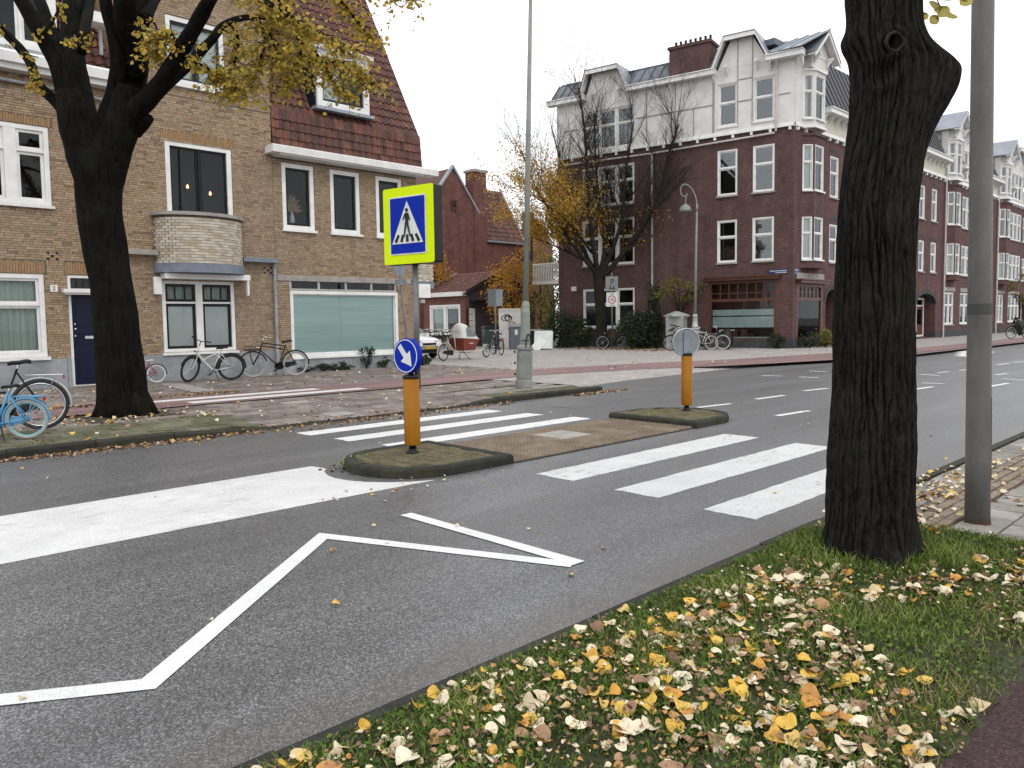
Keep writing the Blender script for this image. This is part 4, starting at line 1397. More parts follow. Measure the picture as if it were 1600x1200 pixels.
MT['slatetile'] = nm('slate_roof', (0.085, 0.085, 0.10), (0.055, 0.055, 0.065), 0.6, 6, 0.3, 20, stretch=(1, 1, 8))
MT['cream'] = nm('cream_paint', (0.60, 0.57, 0.47), (0.50, 0.475, 0.39), 0.7, 2)
MT['streetblue'] = nm('enamel_blue', (0.012, 0.025, 0.13), None, 0.3)
MT['band'] = nm('window_film', (0.40, 0.47, 0.46), (0.34, 0.40, 0.39), 0.3, 3)
C0 = Vector((35.56, 17.28, 0))
cb_ = thing('corner_building', 'maroon brick corner building with white upper storey, zinc mansard, chimney pots and brown shopfront', 'apartment building', C0)
SX = Vector((0.2003, -0.9797, 0))
MS = Matrix(((SX.x, 0.9797, 0, 0), (SX.y, 0.2003, 0, 0), (0, 0, 1, 0), (0, 0, 0, 1)))
SF = Fr(cb_, MS)
FF = Fr(cb_)
def gable(F, x0, x1, z0, xa0, xa1, z1, m='offwhite', over=0.45, roofm='zinc', back=2.4, cheek=True, bw_=0.2):
    out = [(x0, z0), (xa0, z1), (xa1, z1), (x1, z0)] if xa1 - xa0 > 0.05 else [(x0, z0), ((xa0 + xa1) / 2, z1), (x1, z0)]
    g = MB().slab([(x, 0, z) for x, z in out], (0, 0.25, 0))
    gw = F.put('gable', g, MT[m])
    b = MB()
    rf_ = MB()
    cx = (x0 + x1) / 2
    o2 = [(cx + (x - cx) * (1 + 0.22 / max(.4, abs(x - cx))), z + (0.12 if 0 < i < len(out) - 1 else -0.05)) for i, (x, z) in enumerate(out)]
    for (a, c) in zip(o2[:-1], o2[1:]):
        b.slab([(a[0], -over, a[1]), (c[0], -over, c[1]), (c[0], -over, c[1] - bw_), (a[0], -over, a[1] - bw_)], (0, 0.07, 0))
        b.slab([(a[0], -over + .072, a[1] - .03), (c[0], -over + .072, c[1] - .03), (c[0], -over + .072, c[1] - .09), (a[0], -over + .072, a[1] - .09)], (0, over - .075, 0))
        rf_.slab([(a[0], -over - .03, a[1] + .003), (c[0], -over - .03, c[1] + .003), (c[0], -over - .03, c[1] + .045), (a[0], -over - .03, a[1] + .045)], (0, back + over, 0))
    F.put('bargeboard', b, MT['white'], gw)
    F.put('gable_roof', rf_, MT[roofm], gw)
    br = MB()
    for k in (0.2, 0.8):
        xx = out[0][0] + (out[-1][0] - out[0][0]) * k
        br.box(xx - .05, xx + .05, -over + .08, -0.002, z0 + 0.02, z0 + .12)
        br.slab([(xx - .04, -over + .1, z0 + .02), (xx - .04, -.003, z0 + .02), (xx - .04, -.003, z0 - .35)], (0.08, 0, 0))
    F.put('bracket', br, MT['white'], gw)
    return gw
def seams(F, x0, x1, y0, z0, y1, z1, m, step=0.5, name='roof_panel'):
    n = max(1, round((x1 - x0) / step))
    w_ = (x1 - x0) / n
    d = Vector((0, y1 - y0, z1 - z0))
    nrm = Vector((0, -d.z, d.y)).normalized()
    m_ = MB()
    a, b = w_ * .004, w_ - .004
    pts = [Vector((a, 0, 0)), Vector((b, 0, 0)), Vector((b, 0, 0)) + d, Vector((a, 0, 0)) + d]
    m_.slab(pts, nrm * 0.02)
    q = [Vector((-.018, 0, 0)), Vector((.018, 0, 0)), Vector((.018, 0, 0)) + d, Vector((-.018, 0, 0)) + d]
    m_.slab([p + nrm * .022 for p in q], nrm * 0.05)
    me = m_.mesh(name, MT[m])
    for i in range(n):
        o = obj(name, me, F.root)
        o.matrix_local = (F.M or Matrix.Identity(4)) @ Matrix.Translation((x0 + i * w_, y0, z0))
def eave(F, x0, x1, z, over=0.45, m='white', h=0.22, brk=0.0):
    e = MB().box(x0, x1, -over, 0.0, z - h, z).box(x0 - .02, x1 + .02, -over - .06, 0.0, z + .002, z + .05)
    F.put('eave', e, MT[m])
    if brk:
        b = MB()
        n = int((x1 - x0) / brk)
        for k in range(n + 1):
            xx = x0 + .1 + (x1 - x0 - .2) * k / max(1, n)
            b.slab([(xx - .05, -over * .7, z - h - .002), (xx - .05, -.003, z - h - .002), (xx - .05, -.003, z - h - .4)], (0.1, 0, 0))
        F.put('bracket', b, MT[m])
def ledge(F, x0, x1, z, d=0.14):
    l = MB().box(x0, x1, -d, -0.002, z, z + .09).box(x0, x1, -d * .6, -0.002, z + .092, z + .2)
    n = int((x1 - x0) / 0.9)
    for k in range(n + 1):
        xx = x0 + .15 + (x1 - x0 - .3) * k / max(1, n)
        l.box(xx - .06, xx + .06, -d * .9, -0.002, z - .16, z - .002)
    F.put('ledge', l, MT['white'])
def trim(F, segs, m='offwhite'):
    for (x0, x1, z0, z1) in segs:
        F.put('panel_trim', MB().box(x0, x1, -0.03, -0.002, z0, z1), MT[m])
WK = dict(transom=0.6, fw=0.07, sashw=0.05, sill=0.08, sillm='concrete')
# ---------------- side facade (x runs from -13.1 at the far end to 0 at the street corner)
import itertools
for (a, b) in ((-3.75, -2.74), (-1.97, -0.93)):
    window(SF, a, b, 4.38, 6.5, pane='glasssky', **WK)
    window(SF, a, b, 7.72, 9.97, pane='glasssky', **WK)
    window(SF, a + .02, b - .02, 11.12, 13.2, pane='glasssky', transom=0.55, fw=0.07, sill=0.08, sillm='white')
for (z0, z1) in ((4.62, 7.12), (7.86, 10.0)):
    window(SF, -11.5, -8.33, z0, z1, lights=3, mw=0.14, pane='glasssky', **WK)
window(SF, -11.5, -8.33, 10.92, 13.05, lights=3, mw=0.14, pane='glasssky', transom=0.6, fw=0.07, sill=0.08, sillm='white')
window(SF, -11.5, -8.33, 1.15, 3.32, lights=3, mw=0.14, pane='glass', back=[(0.02, 0.98, 0.03, 0.58, 'anthr', 0.06)], **WK)
def shopfront(F, x0, x1, z0=0.53, zt=3.48, n=7):
    F.op.append((x0, x1, z0, zt))
    s = MB()
    framebox(s, x0, x1, z0, zt, 0.16, 0.0, 0.14, 0.06)
    s.box(x0 + .16, x1 - .16, 0.01, 0.13, 2.42, 2.56)
    sw = F.put('shop_window', s, MT['wood'])
    F.put('shop_cornice', MB().box(x0 - .12, x1 + .12, -0.3, -0.003, zt + .0, zt + .14).box(x0 - .2, x1 + .2, -0.38, -0.003, zt + .142, zt + .2), MT['wood'], sw)
    g = MB()
    for k in range(1, n):
        xx = x0 + .16 + (x1 - x0 - .32) * k / n
        g.box(xx - .03, xx + .03, 0.03, 0.11, 2.56, zt - .16)
    g.box(x0 + .16, x1 - .16, 0.035, 0.105, 2.82, 2.86)
    F.put('glazing_bar', g, MT['wood'], sw)
    F.put('pane', MB().box(x0 + .16, x1 - .16, 0.06, 0.068, z0 + .06, 2.42), MT['glass'], sw)
    F.put('pane', MB().box(x0 + .16, x1 - .16, 0.065, 0.073, 2.56, zt - .16), MT['glass'], sw)
    L_ = x1 - x0
    F.put('window_film', MB().box(x0 + .2, x1 - .2, 0.085, 0.09, 1.72, 2.02).box(x0 + .2, x1 - .2, 0.085, 0.09, 1.12, 1.66), MT['band'], sw)
    r_ = MB().quad((x0, 1.1, z0), (x1, 1.1, z0), (x1, 1.1, zt), (x0, 1.1, zt))
    r_.quad((x0, .15, z0), (x0, 1.1, z0), (x0, 1.1, zt), (x0, .15, zt)).quad((x1, 1.1, z0), (x1, .15, z0), (x1, .15, zt), (x1, 1.1, zt)).quad((x0, .15, zt), (x0, 1.1, zt), (x1, 1.1, zt), (x1, .15, zt))
    F.put('room', r_, MT['wood'], sw)
    F.put('display_shelf', MB().box(x0 + .16, x1 - .16, 0.15, 0.7, z0, z0 + .12), MT['band'], sw)
    for k in range(5):
        xx = x0 + .4 + (L_ - .8) * rnd.random()
        h = rnd.uniform(.15, .35)
        F.put('display_box', MB().bbox(xx - .2, xx + .2, 0.3, 0.6, z0 + .122, z0 + .122 + h, 0.02), MT[rnd.choice(['offwhite', 'dark', 'concrete', 'wood'])], sw)
shopfront(SF, -4.2, -0.72)
sm_ = MB()
wallcells(sm_, -13.1, 0.0, 0.55, 10.66, SF.op, 0.0, 0.35)
SF.put('wall', sm_, MT['dbrick'])
sm_ = MB()
wallcells(sm_, -13.1, 0.0, 0.02, 0.55, SF.op, -0.03, 0.35)
SF.put('plinth', sm_, MT['pbrick'])
sm_ = MB()
wallcells(sm_, -13.1, 0.0, 10.66, 13.9, SF.op, -0.04, 0.35)
SF.put('upper_wall', sm_, MT['offwhite'])
SF.put('end_wall', MB().box(-13.098, -12.8, 0.36, 9, 0.0, 10.6), MT['dbrick'])
SF.put('end_wall', MB().box(-13.11, -12.8, 0.36, 9, 10.602, 13.9), MT['offwhite'])
ledge(SF, -13.15, -0.05, 10.66)
SFU = Fr(cb_, MS @ Matrix.Translation((0, -0.04, 0)))
trim(SFU, [(-8.2, -3.9, 12.25, 12.29), (-6.0, -5.96, 10.9, 13.8), (-7.6, -7.56, 10.9, 13.8), (-5.0, -4.96, 10.9, 12.25), (-2.72, -2.02, 12.2, 12.24), (-2.72, -2.02, 13.25, 13.29), (-2.75, -2.71, 11, 15.3), (-2.03, -1.99, 11, 15.3), (-0.75, -.2, 12.2, 12.24), (-12.6, -11.7, 12.2, 12.24), (-0.90, -0.86, 10.9, 13.5), (-4.0, -3.9, 10.9, 13.5)], 'concrete')
eave(SFU, -13.55, -11.15, 13.9, 0.42)
eave(SFU, -8.6, -3.8, 13.9, 0.42, brk=1.6)
eave(SFU, -1.25, 0.45, 14.0, 0.5, brk=1.2)
gable(SFU, -11.2, -8.6, 13.88, -10.8, -9.3, 15.05)
gable(SFU, -3.75, -1.25, 13.88, -3.1, -2.0, 15.22, back=5.0)
for (a, b) in ((-13.3, -11.25), (-8.5, -6.28), (-4.08, -3.82)):
    seams(SFU, a, b, -0.25, 13.95, 0.75, 15.0, 'zincdark', 0.55)
SFU.put('flat_roof', MB().box(-13.1, -3.3, 0.76, 9, 14.7, 15.0).box(-13.2, -3.6, 0.7, 0.85, 15.002, 15.06), MT['zincdark'])
ch = SFU.put('chimney', MB().box(-6.25, -4.1, -0.15, 0.95, 13.9, 15.35).box(-6.32, -4.03, -0.22, 1.02, 15.352, 15.5), MT['dbrick'])
for k in range(8):
    SFU.put('chimney_pot', MB().lathe([(0.085, 0), (0.07, 0.05), (0.065, 0.33), (0.08, 0.36), (0.06, 0.37)], 10, (-6.1 + k * .262, 0.4, 15.502)), MT['black'], ch, smooth=True)
SF.put('gutter_pipe', MB().tube([(-12.9, -0.12, 10.36), (-7.3, -0.12, 10.3)], 0.05, 8).tube([(-7.22, -0.12, 10.3), (-0.9, -0.12, 10.44)], 0.05, 8), MT['pipewhite'])
SF.put('drainpipe', MB().tube([(-7.25, -0.12, 10.28), (-7.25, -0.12, 0.1)], 0.06, 8), MT['pipe'])
SF.put('drainpipe', MB().tube([(-0.78, -0.42, 13.85), (-0.84, -0.16, 13.4), (-0.84, -0.14, 10.5)], 0.045, 8), MT['pipewhite'])
SF.put('alarm_box', MB().bbox(-12.2, -11.9, -.15, -0.003, 3.25, 3.5, .02), MT['offwhite'])
bl = SF.put('rear_balcony', MB().box(-14.9, -13.12, 0.0, 2.2, 3.72, 3.9), MT['offwhite'])
rl = MB().box(-14.9, -13.12, 0.0, 0.06, 4.86, 4.94)
for k in range(16):
    rl.box(-14.88 + k * .115, -14.83 + k * .115, 0.01, 0.05, 3.9, 4.86)
rl.box(-14.9, -14.84, 0.06, 2.2, 4.86, 4.94)
SF.put('railing', rl, MT['offwhite'], bl)
rl = MB()
for k in range(12):
    rl.tube([(-13.1 - k * .09, 0.1, 8.6), (-13.1 - k * .09, 0.1, 9.6)], 0.012, 4)
rl.tube([(-13.1, 0.1, 9.6), (-14.2, 0.1, 9.6)], 0.02, 5)
rl.tube([(-13.1, 0.1, 8.6), (-14.2, 0.1, 8.6)], 0.03, 5)
SF.put('railing', rl, MT['pipe'])
# ---------------- front facade
def bay(root, F, x0, x1, p, zb, zt, m, floors, pane='glasssky', M0=None, transom=0.62, lights=1):
    M0 = M0 or Matrix.Identity(4)
    L = p * math.sqrt(2)
    faces = [(Matrix.Translation((x0, 0, 0)) @ Matrix.Rotation(-math.pi / 4, 4, 'Z'), L),
             (Matrix.Translation((x0 + p, -p, 0)), x1 - x0 - 2 * p),
             (Matrix.Translation((x1 - p, -p, 0)) @ Matrix.Rotation(math.pi / 4, 4, 'Z'), L)]
    for M_, ln in faces:
        f = Fr(root, M0 @ M_)
        for (z0, z1) in floors:
            window(f, 0.07, ln - 0.07, z0, z1, transom=transom, fw=0.055, sashw=0.04, sill=0.07, sillm='white', pane=pane, sillover=0.02,
                   back=[(0.05, 0.95, 0.03, 0.97, 'curtain', 0.12)] if rnd.random() < 0.35 else None)
        w_ = MB()
        wallcells(w_, 0.0, ln, zb, zt, f.op, 0.0, 0.12)
        f.put('bay_wall', w_, MT[m])
    cap = MB()
    pl = [(x0 - .08, 0.05), (x0 + p - .03, -p - .08), (x1 - p + .03, -p - .08), (x1 + .08, 0.05)]
    cap.slab([(a, b, zt + .002) for a, b in pl], (0, 0, 0.12))
    cap.slab([(a, b, zb - .122) for a, b in pl], (0, 0, 0.12))
    Fr(root, M0).put('bay_ledge', cap, MT['white' if m == 'offwhite' else m])
def upper_bay(root, F, x0, x1, p):
    bay(root, F, x0, x1, p, 10.8, 13.35, 'offwhite', [(11.12, 13.2)])
    G_ = Fr(root, Matrix.Translation((0, -p, 0)))
    G_.put('gable_wall', MB().box(x0 + .1, x1 - .1, 0.02, p + 1.5, 13.48, 14.2), MT['offwhite'])
    gable(G_, x0 - .15, x1 + .15, 14.02, (x0 + x1) / 2, (x0 + x1) / 2, 15.12, over=0.4, back=3.2)
def archwin(F, x0, x1, z0, z1, n=1, **k):
    return window(F, x0, x1, z0, z1, **k)
def front(root, n0, L, bays, wide, arches, door, mat, first):
    F = Fr(root)
    for (a, b) in bays:
        bay(root, F, a, b, 0.45, 4.1, 10.3, mat, [(4.4, 6.45), (7.72, 9.9)])
        upper_bay(root, F, a, b, 0.45)
        F.op.append((a + .05, b - .05, 4.2, 10.25))
        if not first:
            window(F, a + .1, b - .1, 0.95, 3.15, lights=2, mw=.12, pane='glass', back=[(.05, .5, .05, .95, 'curtain', .15)], **WK)
            F.put('lintel', MB().box(a - .1, b + .1, -.05, -.002, 3.22, 3.5), MT['concrete'])
    for (a, b) in wide:
        for (z0, z1) in ((4.4, 6.5), (7.72, 9.95)):
            window(F, a, b, z0, z1, lights=3, mw=.13, pane='glasssky', back=[(.03, .4, .03, .97, 'curtain', .15)], **WK)
        window(F, a, b, 0.95, 3.15, lights=3, mw=.13, pane='glass', back=[(.3, .97, .03, .97, 'curtain', .15)], **WK)
        window(F, a, b, 11.1, 13.1, lights=3, mw=.13, pane='glasssky', transom=.55, fw=.07, sill=.08)
        F.put('lintel', MB().box(a - .1, b + .1, -.05, -.002, 3.22, 3.5), MT['concrete'])
    for (a, b) in arches:
        for (z0, z1) in ((4.4, 6.35), (7.72, 9.8)):
            window(F, a, b, z0, z1, pane='glasssky', back=[(.03, .97, .03, .6, 'blind', .1)] if rnd.random() < .5 else None, **WK)
            ar = MB()
            nn = 8
            for q in range(nn):
                t0, t1 = math.pi * q / nn, math.pi * (q + 1) / nn
                cx, r0, hh = (a + b) / 2, (b - a) / 2, 0.22
                ar.slab([(cx - r0 * math.cos(t0), -.012, z1 + hh * math.sin(t0)), (cx - r0 * math.cos(t1), -.012, z1 + hh * math.sin(t1)), (cx - (r0 + .16) * math.cos(t1), -.012, z1 + (hh + .2) * math.sin(t1)), (cx - (r0 + .16) * math.cos(t0), -.012, z1 + (hh + .2) * math.sin(t0))], (0, 0.03, 0))
            F.put('arch', ar, MT['pbrick'])
    for (a, b) in door:
        F.op.append((a, b, 0.12, 3.0))
        cx, r0 = (a + b) / 2, (b - a) / 2
        ar = MB()
        nn = 12
        for q in range(nn):
            t0, t1 = math.pi * q / nn, math.pi * (q + 1) / nn
            ar.slab([(cx - r0 * math.cos(t0), -.03, 2.35 + .65 * math.sin(t0)), (cx - r0 * math.cos(t1), -.03, 2.35 + .65 * math.sin(t1)), (cx - (r0 + .18) * math.cos(t1), -.03, 2.35 + .9 * math.sin(t1)), (cx - (r0 + .18) * math.cos(t0), -.03, 2.35 + .9 * math.sin(t0))], (0, 0.2, 0))
            xm = [cx - r0 * math.cos(t0), cx - r0 * math.cos(t1)]
            ar.slab([(xm[0], -.002, 2.35 + .65 * math.sin(t0)), (xm[1], -.002, 2.35 + .65 * math.sin(t1)), (xm[1], -.002, 3.02), (xm[0], -.002, 3.02)], (0, 0.3, 0))
        F.put('door_arch', ar, MT['pbrick'])
        pr = MB().box(a, b, .7, .75, 0.1, 3.0).box(a - .05, a, 0.36, .7, 0.1, 3.0).box(b, b + .05, 0.36, .7, .1, 3.0).box(a, b, 0.36, .7, 3.0, 3.05).box(a, b, 0, .7, 0.05, 0.16)
        po = F.put('porch', pr, MT[mat])
        for k in range(2 if b - a > 2 else 1):
            w_ = (b - a - .4) / (2 if b - a > 2 else 1)
            d0 = a + .2 + k * w_
            d1 = d0 + w_ - .1
            f = MB()
            framebox(f, d0, d1, 0.2, 2.75, .11, .6, .69)
            f.box(d0, d1, .6, .69, 2.2, 2.28)
            dd = F.put('door', f, MT['white'], po)
            if True:
                F.put('door_leaf', MB().box(d0 + .08, d1 - .08, .64, .68, .28, 2.2), MT['wood'], po)
                F.put('pane', MB().box(d0 + .11, d1 - .11, .65, .66, 2.28, 2.64).box(d0 + .25, d1 - .25, .625, .638, 1.0, 2.0), MT['glass'], po)
    return F
def finish(root, F, L, whites, frz, mat):
    w_ = MB()
    wallcells(w_, 0.0, L, 0.55, 10.66, F.op, 0.0, 0.35)
    F.put('wall', w_, MT[mat])
    w_ = MB()
    wallcells(w_, 0.0, L, 0.02, 0.55, F.op, -0.03, 0.35)
    F.put('plinth', w_, MT['pbrick'])
    for (a, b) in whites:
        w_ = MB()
        wallcells(w_, a, b, 10.66, 13.95, F.op, -0.04, 0.35)
        F.put('upper_wall', w_, MT['offwhite'])
    for (a, b) in frz:
        F.put('frieze', MB().box(a, b, -0.04, 0.35, 10.662, 11.7), MT['cream'])
        G_ = Fr(root, Matrix.Translation((0, -.04, 0)))
        eave(G_, a - .1, b + .1, 11.92, 0.5, brk=0.75)
        seams(F, a, b, -0.2, 11.98, 1.1, 15.0, 'slatetile', 0.55)
    ledge(F, 0.0, L, 10.64, 0.16)
    F.put('flat_roof', MB().box(0, L, 1.05, 9, 14.72, 15.02), MT['zincdark'])
# corner house part of the front
FC = front(cb_, 0, 9.0, [(0.7, 2.7)], [], [(3.95, 4.95), (6.4, 7.4)], [(3.6, 5.2)], 'dbrick', True)
# zinc slope from the bay gable's ridge down to the corner eave, seam by seam
A_, B_ = Vector((1.7, -0.95, 15.25)), Vector((-0.62, -0.62, 14.07))
for k in range(9):
    y_ = k * 0.55
    def eave_pt(q):
        lo = B_ + Vector((-.1 * q, q, 0))
        up_ = A_ + Vector((0, q, 0))
        zv = min(15.15, 14.07 + max(0, lo.y - 0.95) / 1.2 * 1.3)
        return lo.lerp(up_, (zv - 14.07) / (15.25 - 14.07))
    a, b = A_ + Vector((0, y_, 0)), eave_pt(y_)
    c, d = A_ + Vector((0, y_ + .54, 0)), eave_pt(y_ + .54)
    m_ = MB().slab([a, b, d, c], (0, 0, .03))
    m_.slab([a + Vector((0, 0, .031)), b + Vector((0, 0, .031)), b + Vector((0, .035, .031)), a + Vector((0, .035, .031))], (-.02, 0, .05))
    FC.put('roof_panel', m_, MT['zinc'])
FC.put('lintel', MB().box(0.3, 3.3, -.06, -.002, 3.40, 3.75), MT['concrete'])
shopfront(FC, 0.40, 3.25, 0.53, 3.25, 6)
window(FC, 6.0, 7.6, 0.95, 3.15, lights=2, mw=.12, **WK)
finish(cb_, FC, 9.0, [(0.0, 2.72)], [(2.9, 8.9)], 'rbrick')
FC.op = []
for (F_, x0, x1, z0, z1, lines) in ((SF, -1.15, -0.25, 3.72, 3.93, 2), (Fr(cb_), 0.05, 0.55, 3.62, 3.95, 2)):
    sn = F_.put('street_name_sign', MB().box(x0, x1, -0.03, -0.004, z0, z1), MT['streetblue'])
    ln = MB()
    for k in range(lines):
        zz_ = z1 - .06 - k * (z1 - z0 - .04) / lines
        xa = x0 + .05 + .3 * (x1 - x0) * (k % 2)
        while xa < x1 - .08:
            wdt = rnd.uniform(.025, .05)
            ln.box(xa, xa + wdt, -0.034, -0.031, zz_ - .035, zz_)
            xa += wdt + .012
    F_.put('sign_lettering', ln, MT['white'], sn, kind='stuff')
# the repeating terrace houses
def terrace(x0, label):
    t_ = thing('terrace_house', label, 'terraced house', C0 + Vector((x0, 0, 0)), group='brick terrace houses along the street')
    F = front(t_, 1, 12.6, [(0.6, 2.6)], [(4.0, 7.4)], [(8.0, 8.95), (10.25, 11.25)], [(7.85, 11.4)], 'rbrick', False)
    finish(t_, F, 12.6, [(0.45, 2.72), (3.8, 7.6)], [(2.8, 3.75), (7.7, 12.5)], 'rbrick')
    FU = Fr(t_, Matrix.Translation((0, -.04, 0)))
    gable(FU, 3.9, 7.5, 13.93, 4.7, 6.7, 15.0, over=.45)
    F.put('drainpipe', MB().tube([(0.1, -.12, 0.1), (0.1, -.12, 11.5)], 0.06, 8), MT['pipewhite'])
    return t_
th1 = terrace(9.0, 'terraced brick house with arched double porch, half hidden behind the near tree trunk')
for k, lb_ in enumerate(('terraced brick house with white bay gable just left of the grey pole', 'terraced brick house with bay and white gable right of the grey pole', 'farthest brick house at the end of the terrace row')):
    c = copy_tree(th1)
    c.location = C0 + Vector((21.6 + 12.6 * k, 0, 0))
    c['label'] = lb_

# ================================================================== houses at the far end of the side street
def PY(u, v, Y):
    d = ray(u, v)
    p = Vector((0, 0, HCAM)) + d * (Y / d.y)
    return p.x, p.z
def PX(u, v, X):
    d = ray(u, v)
    p = Vector((0, 0, HCAM)) + d * (X / d.x)
    return p.y, p.z
YH = 43.5
ax, az = PY(707, 262, YH)
xl = PY(655, 300, YH)[0]
xr, zr = PY(748, 336, YH)
gh = thing('red_brick_house', 'red brick house with pointed gable and square chimney beyond the shed', 'house', (ax, YH, 0))
GHF = Fr(gh)
slope = (az - zr) / (xr - ax)
hw = 4.3
g = MB().slab([(-hw, 0, 0), (xr - ax + .35, 0, 0), (xr - ax + .35, 0, zr - .25), (0, 0, az - .1), (-hw, 0, az - .1 - slope * hw)], (0, 0.4, 0))
GHF.put('wall', g, MT['redhouse'])
vt = MB()
vt.slab([(-hw, -.12, az - slope * hw), (0, -.12, az), (0, -.12, az + .22), (-hw, -.12, az - slope * hw + .22)], (0, .3, 0))
vt.slab([(0, -.12, az), (xr - ax, -.12, zr), (xr - ax, -.12, zr + .22), (0, -.12, az + .22)], (0, .3, 0))
GHF.put('verge_trim', vt, MT['zinc'])
wx0, wz1 = PY(704, 311, YH)
wx1, wz0 = PY(714, 331, YH)
GHF.put('window', MB().box(wx0 - ax, wx1 - ax, -.06, -.002, wz0, wz1), MT['wood'])
GHF.put('pane', MB().box(wx0 - ax + .1, wx1 - ax - .1, -.075, -.062, wz0 + .1, wz1 - .1), MT['glass'])
rr = MB()
rr.slab([(0, .4, az), (xr - ax, .4, zr), (xr - ax, 9, zr), (0, 9, az)], (0, 0, -.15))
rr.slab([(0, .4, az), (-hw, .4, az - slope * hw), (-hw, 9, az - slope * hw), (0, 9, az)], (0, 0, -.15))
GHF.put('roof', rr, MT['rooftile'])
c0 = PY(739, 264, YH)
c1 = PY(758, 264, YH)
chm = GHF.put('chimney', MB().box(c0[0] - ax, c1[0] - ax, -0.1, 0.9, 0.0, c0[1] - .2), MT['redhouse'])
GHF.put('chimney_cap', MB().box(c0[0] - ax - .1, c1[0] - ax + .1, -0.2, 1.0, c0[1] - .198, c0[1]), MT['concrete'], chm)
# neighbour with its long tiled roof
nx0, nz0 = PY(760, 376, YH)
nx1, nz1 = PY(817, 380, YH)
tx1, tz1 = PY(778, 302, YH + 2.6)
nh = thing('tiled_roof_house', 'low red brick house with weathered tiled roof right of the chimney', 'house', (nx0, YH, 0))
NF = Fr(nh)
NF.put('wall', MB().box(0.02, nx1 - nx0, 0.02, .4, 0, nz0), MT['redhouse'])
W_ = nx1 - nx0
rise = tz1 - nz0
ang = math.atan2(rise, 2.6)
rb = NF.put('roof', MB().slab([(0.02, 0, nz0), (0.02, 2.6, tz1), (0.02, 5.2, nz0)], (W_ - .04, 0, 0)), MT['dark'])
tiled(NF, rb, 0.0, W_, -0.05, nz0 + .05, ang, math.hypot(rise, 2.6), 0.3, 0.42, 0)
NF.put('verge_trim', MB().slab([(W_ + .002, -.05, nz0), (W_ + .002, 2.6, tz1 + .1), (W_ + .002, 2.6, tz1 + .4), (W_ + .002, -.05, nz0 + .3)], (.15, 0, 0)), MT['zinc'], rb)
NF.put('gutter', MB().box(0, W_, -.2, 0.018, nz0 - .1, nz0 + .04), MT['zinc'])
# far gable behind the mast
fx, fz = PY(838, 345, 60)
fh = thing('far_brick_house', 'distant red brick gable seen between the mast and the autumn tree', 'house', (fx, 60, 0))
Q = Fr(fh)
Q.put('wall', MB().slab([(-2.2, 0, 0), (2.6, 0, 0), (2.6, 0, fz - 2.9), (0, 0, fz), (-1.2, 0, fz), (-2.2, 0, fz - 1.2)], (0, .4, 0)), MT['redhouse'])
Q.put('verge_trim', MB().slab([(0, -.1, fz), (2.6, -.1, fz - 2.9), (2.6, -.1, fz - 2.6), (0, -.1, fz + .3)], (0, .3, 0)), MT['zinc'])
Q.put('chimney', MB().box(-1.2, -.2, .1, .9, fz - .3, fz + .9), MT['redhouse'])
# shed workshop
YS = AT(728, 540, 46).y
KX = AT(728, 540, 46).x
sh = thing('workshop', 'single storey brick workshop with hipped tiled roof and shop window behind bicycles', 'workshop', (KX, YS, 0))
yb = PX(662, 455, KX)[0]
ze = PX(728, 459, KX)[1]
apx, apz = PY(783, 427, YS)
hwid = apx - KX
SHM = Matrix.Translation((0, 0, 0)) @ Matrix.Rotation(-math.pi / 2, 4, 'Z')
SS = Fr(sh, SHM)      # side wall seen from the street: x from -(yb-YS) to 0
LS = yb - YS
wy0, wy1 = -(PX(671, 480, KX)[0] - YS), -(PX(719, 480, KX)[0] - YS)
window(SS, wy0, wy1, 0.7, PX(700, 476, KX)[1], lights=2, mw=.2, fw=.15, pane='glass', sill=.05, sashw=.1, back=[(0.05, .4, .05, .97, 'curtain', .15)])
w_ = MB()
wallcells(w_, -LS, 0, 0, ze, SS.op, 0, .3)
SS.put('wall', w_, MT['redhouse'])
SS.put('gutter', MB().box(-LS, 0.1, -.35, -.002, ze - .12, ze + .14), MT['offwhite'])
DW0, DW1 = PY(729, 480, YS)[0] - KX, PY(742, 480, YS)[0] - KX
GS = Fr(sh)
GS.op.append((DW0, DW1, 0.1, PY(735, 482, YS)[1]))
w_ = MB()
wallcells(w_, 0.302, 2 * hwid, 0, ze, GS.op, 0, .3)
GS.put('gable_wall', w_, MT['pbrick'])
GS.put('gable_wall', MB().slab([(-.05, 0.01, ze + .002), (2 * hwid, 0.01, ze + .002), (hwid, 0.01, apz)], (0, .28, 0)), MT['plank'])
for k in range(9):
    zz_ = 0.4 + k * .3
    if zz_ + .28 < ze:
        GS.put('plank', MB().box(DW1 + .12, 2 * hwid, -.035, -.003, zz_, zz_ + .27), MT['plank'])
f = MB()
framebox(f, DW0, DW1, .1, PY(735, 482, YS)[1], .08, 0, .1)
ddw = GS.put('door', f, MT['white'])
for k in range(6):
    GS.put('door_panel', MB().bbox(DW0 + .085, DW1 - .085, .05, .08, .2 + k * .37, .2 + k * .37 + .34, .01), MT['offwhite'], ddw)
sl = math.hypot(hwid, apz - ze)
RM = Matrix.Rotation(-math.pi / 2, 4, 'Z')
RS = Fr(sh)
rr = MB().slab([(-.25, -.2, ze), (hwid, -.2, apz), (hwid, LS + .2, apz), (-.25, LS + .2, ze)], (0, 0, -.08)).slab([(2 * hwid + .25, -.2, ze), (hwid + .002, -.2, apz), (hwid + .002, LS + .2, apz), (2 * hwid + .25, LS + .2, ze)], (0, 0, -.08))
rof = GS.put('roof', rr, MT['dark'])
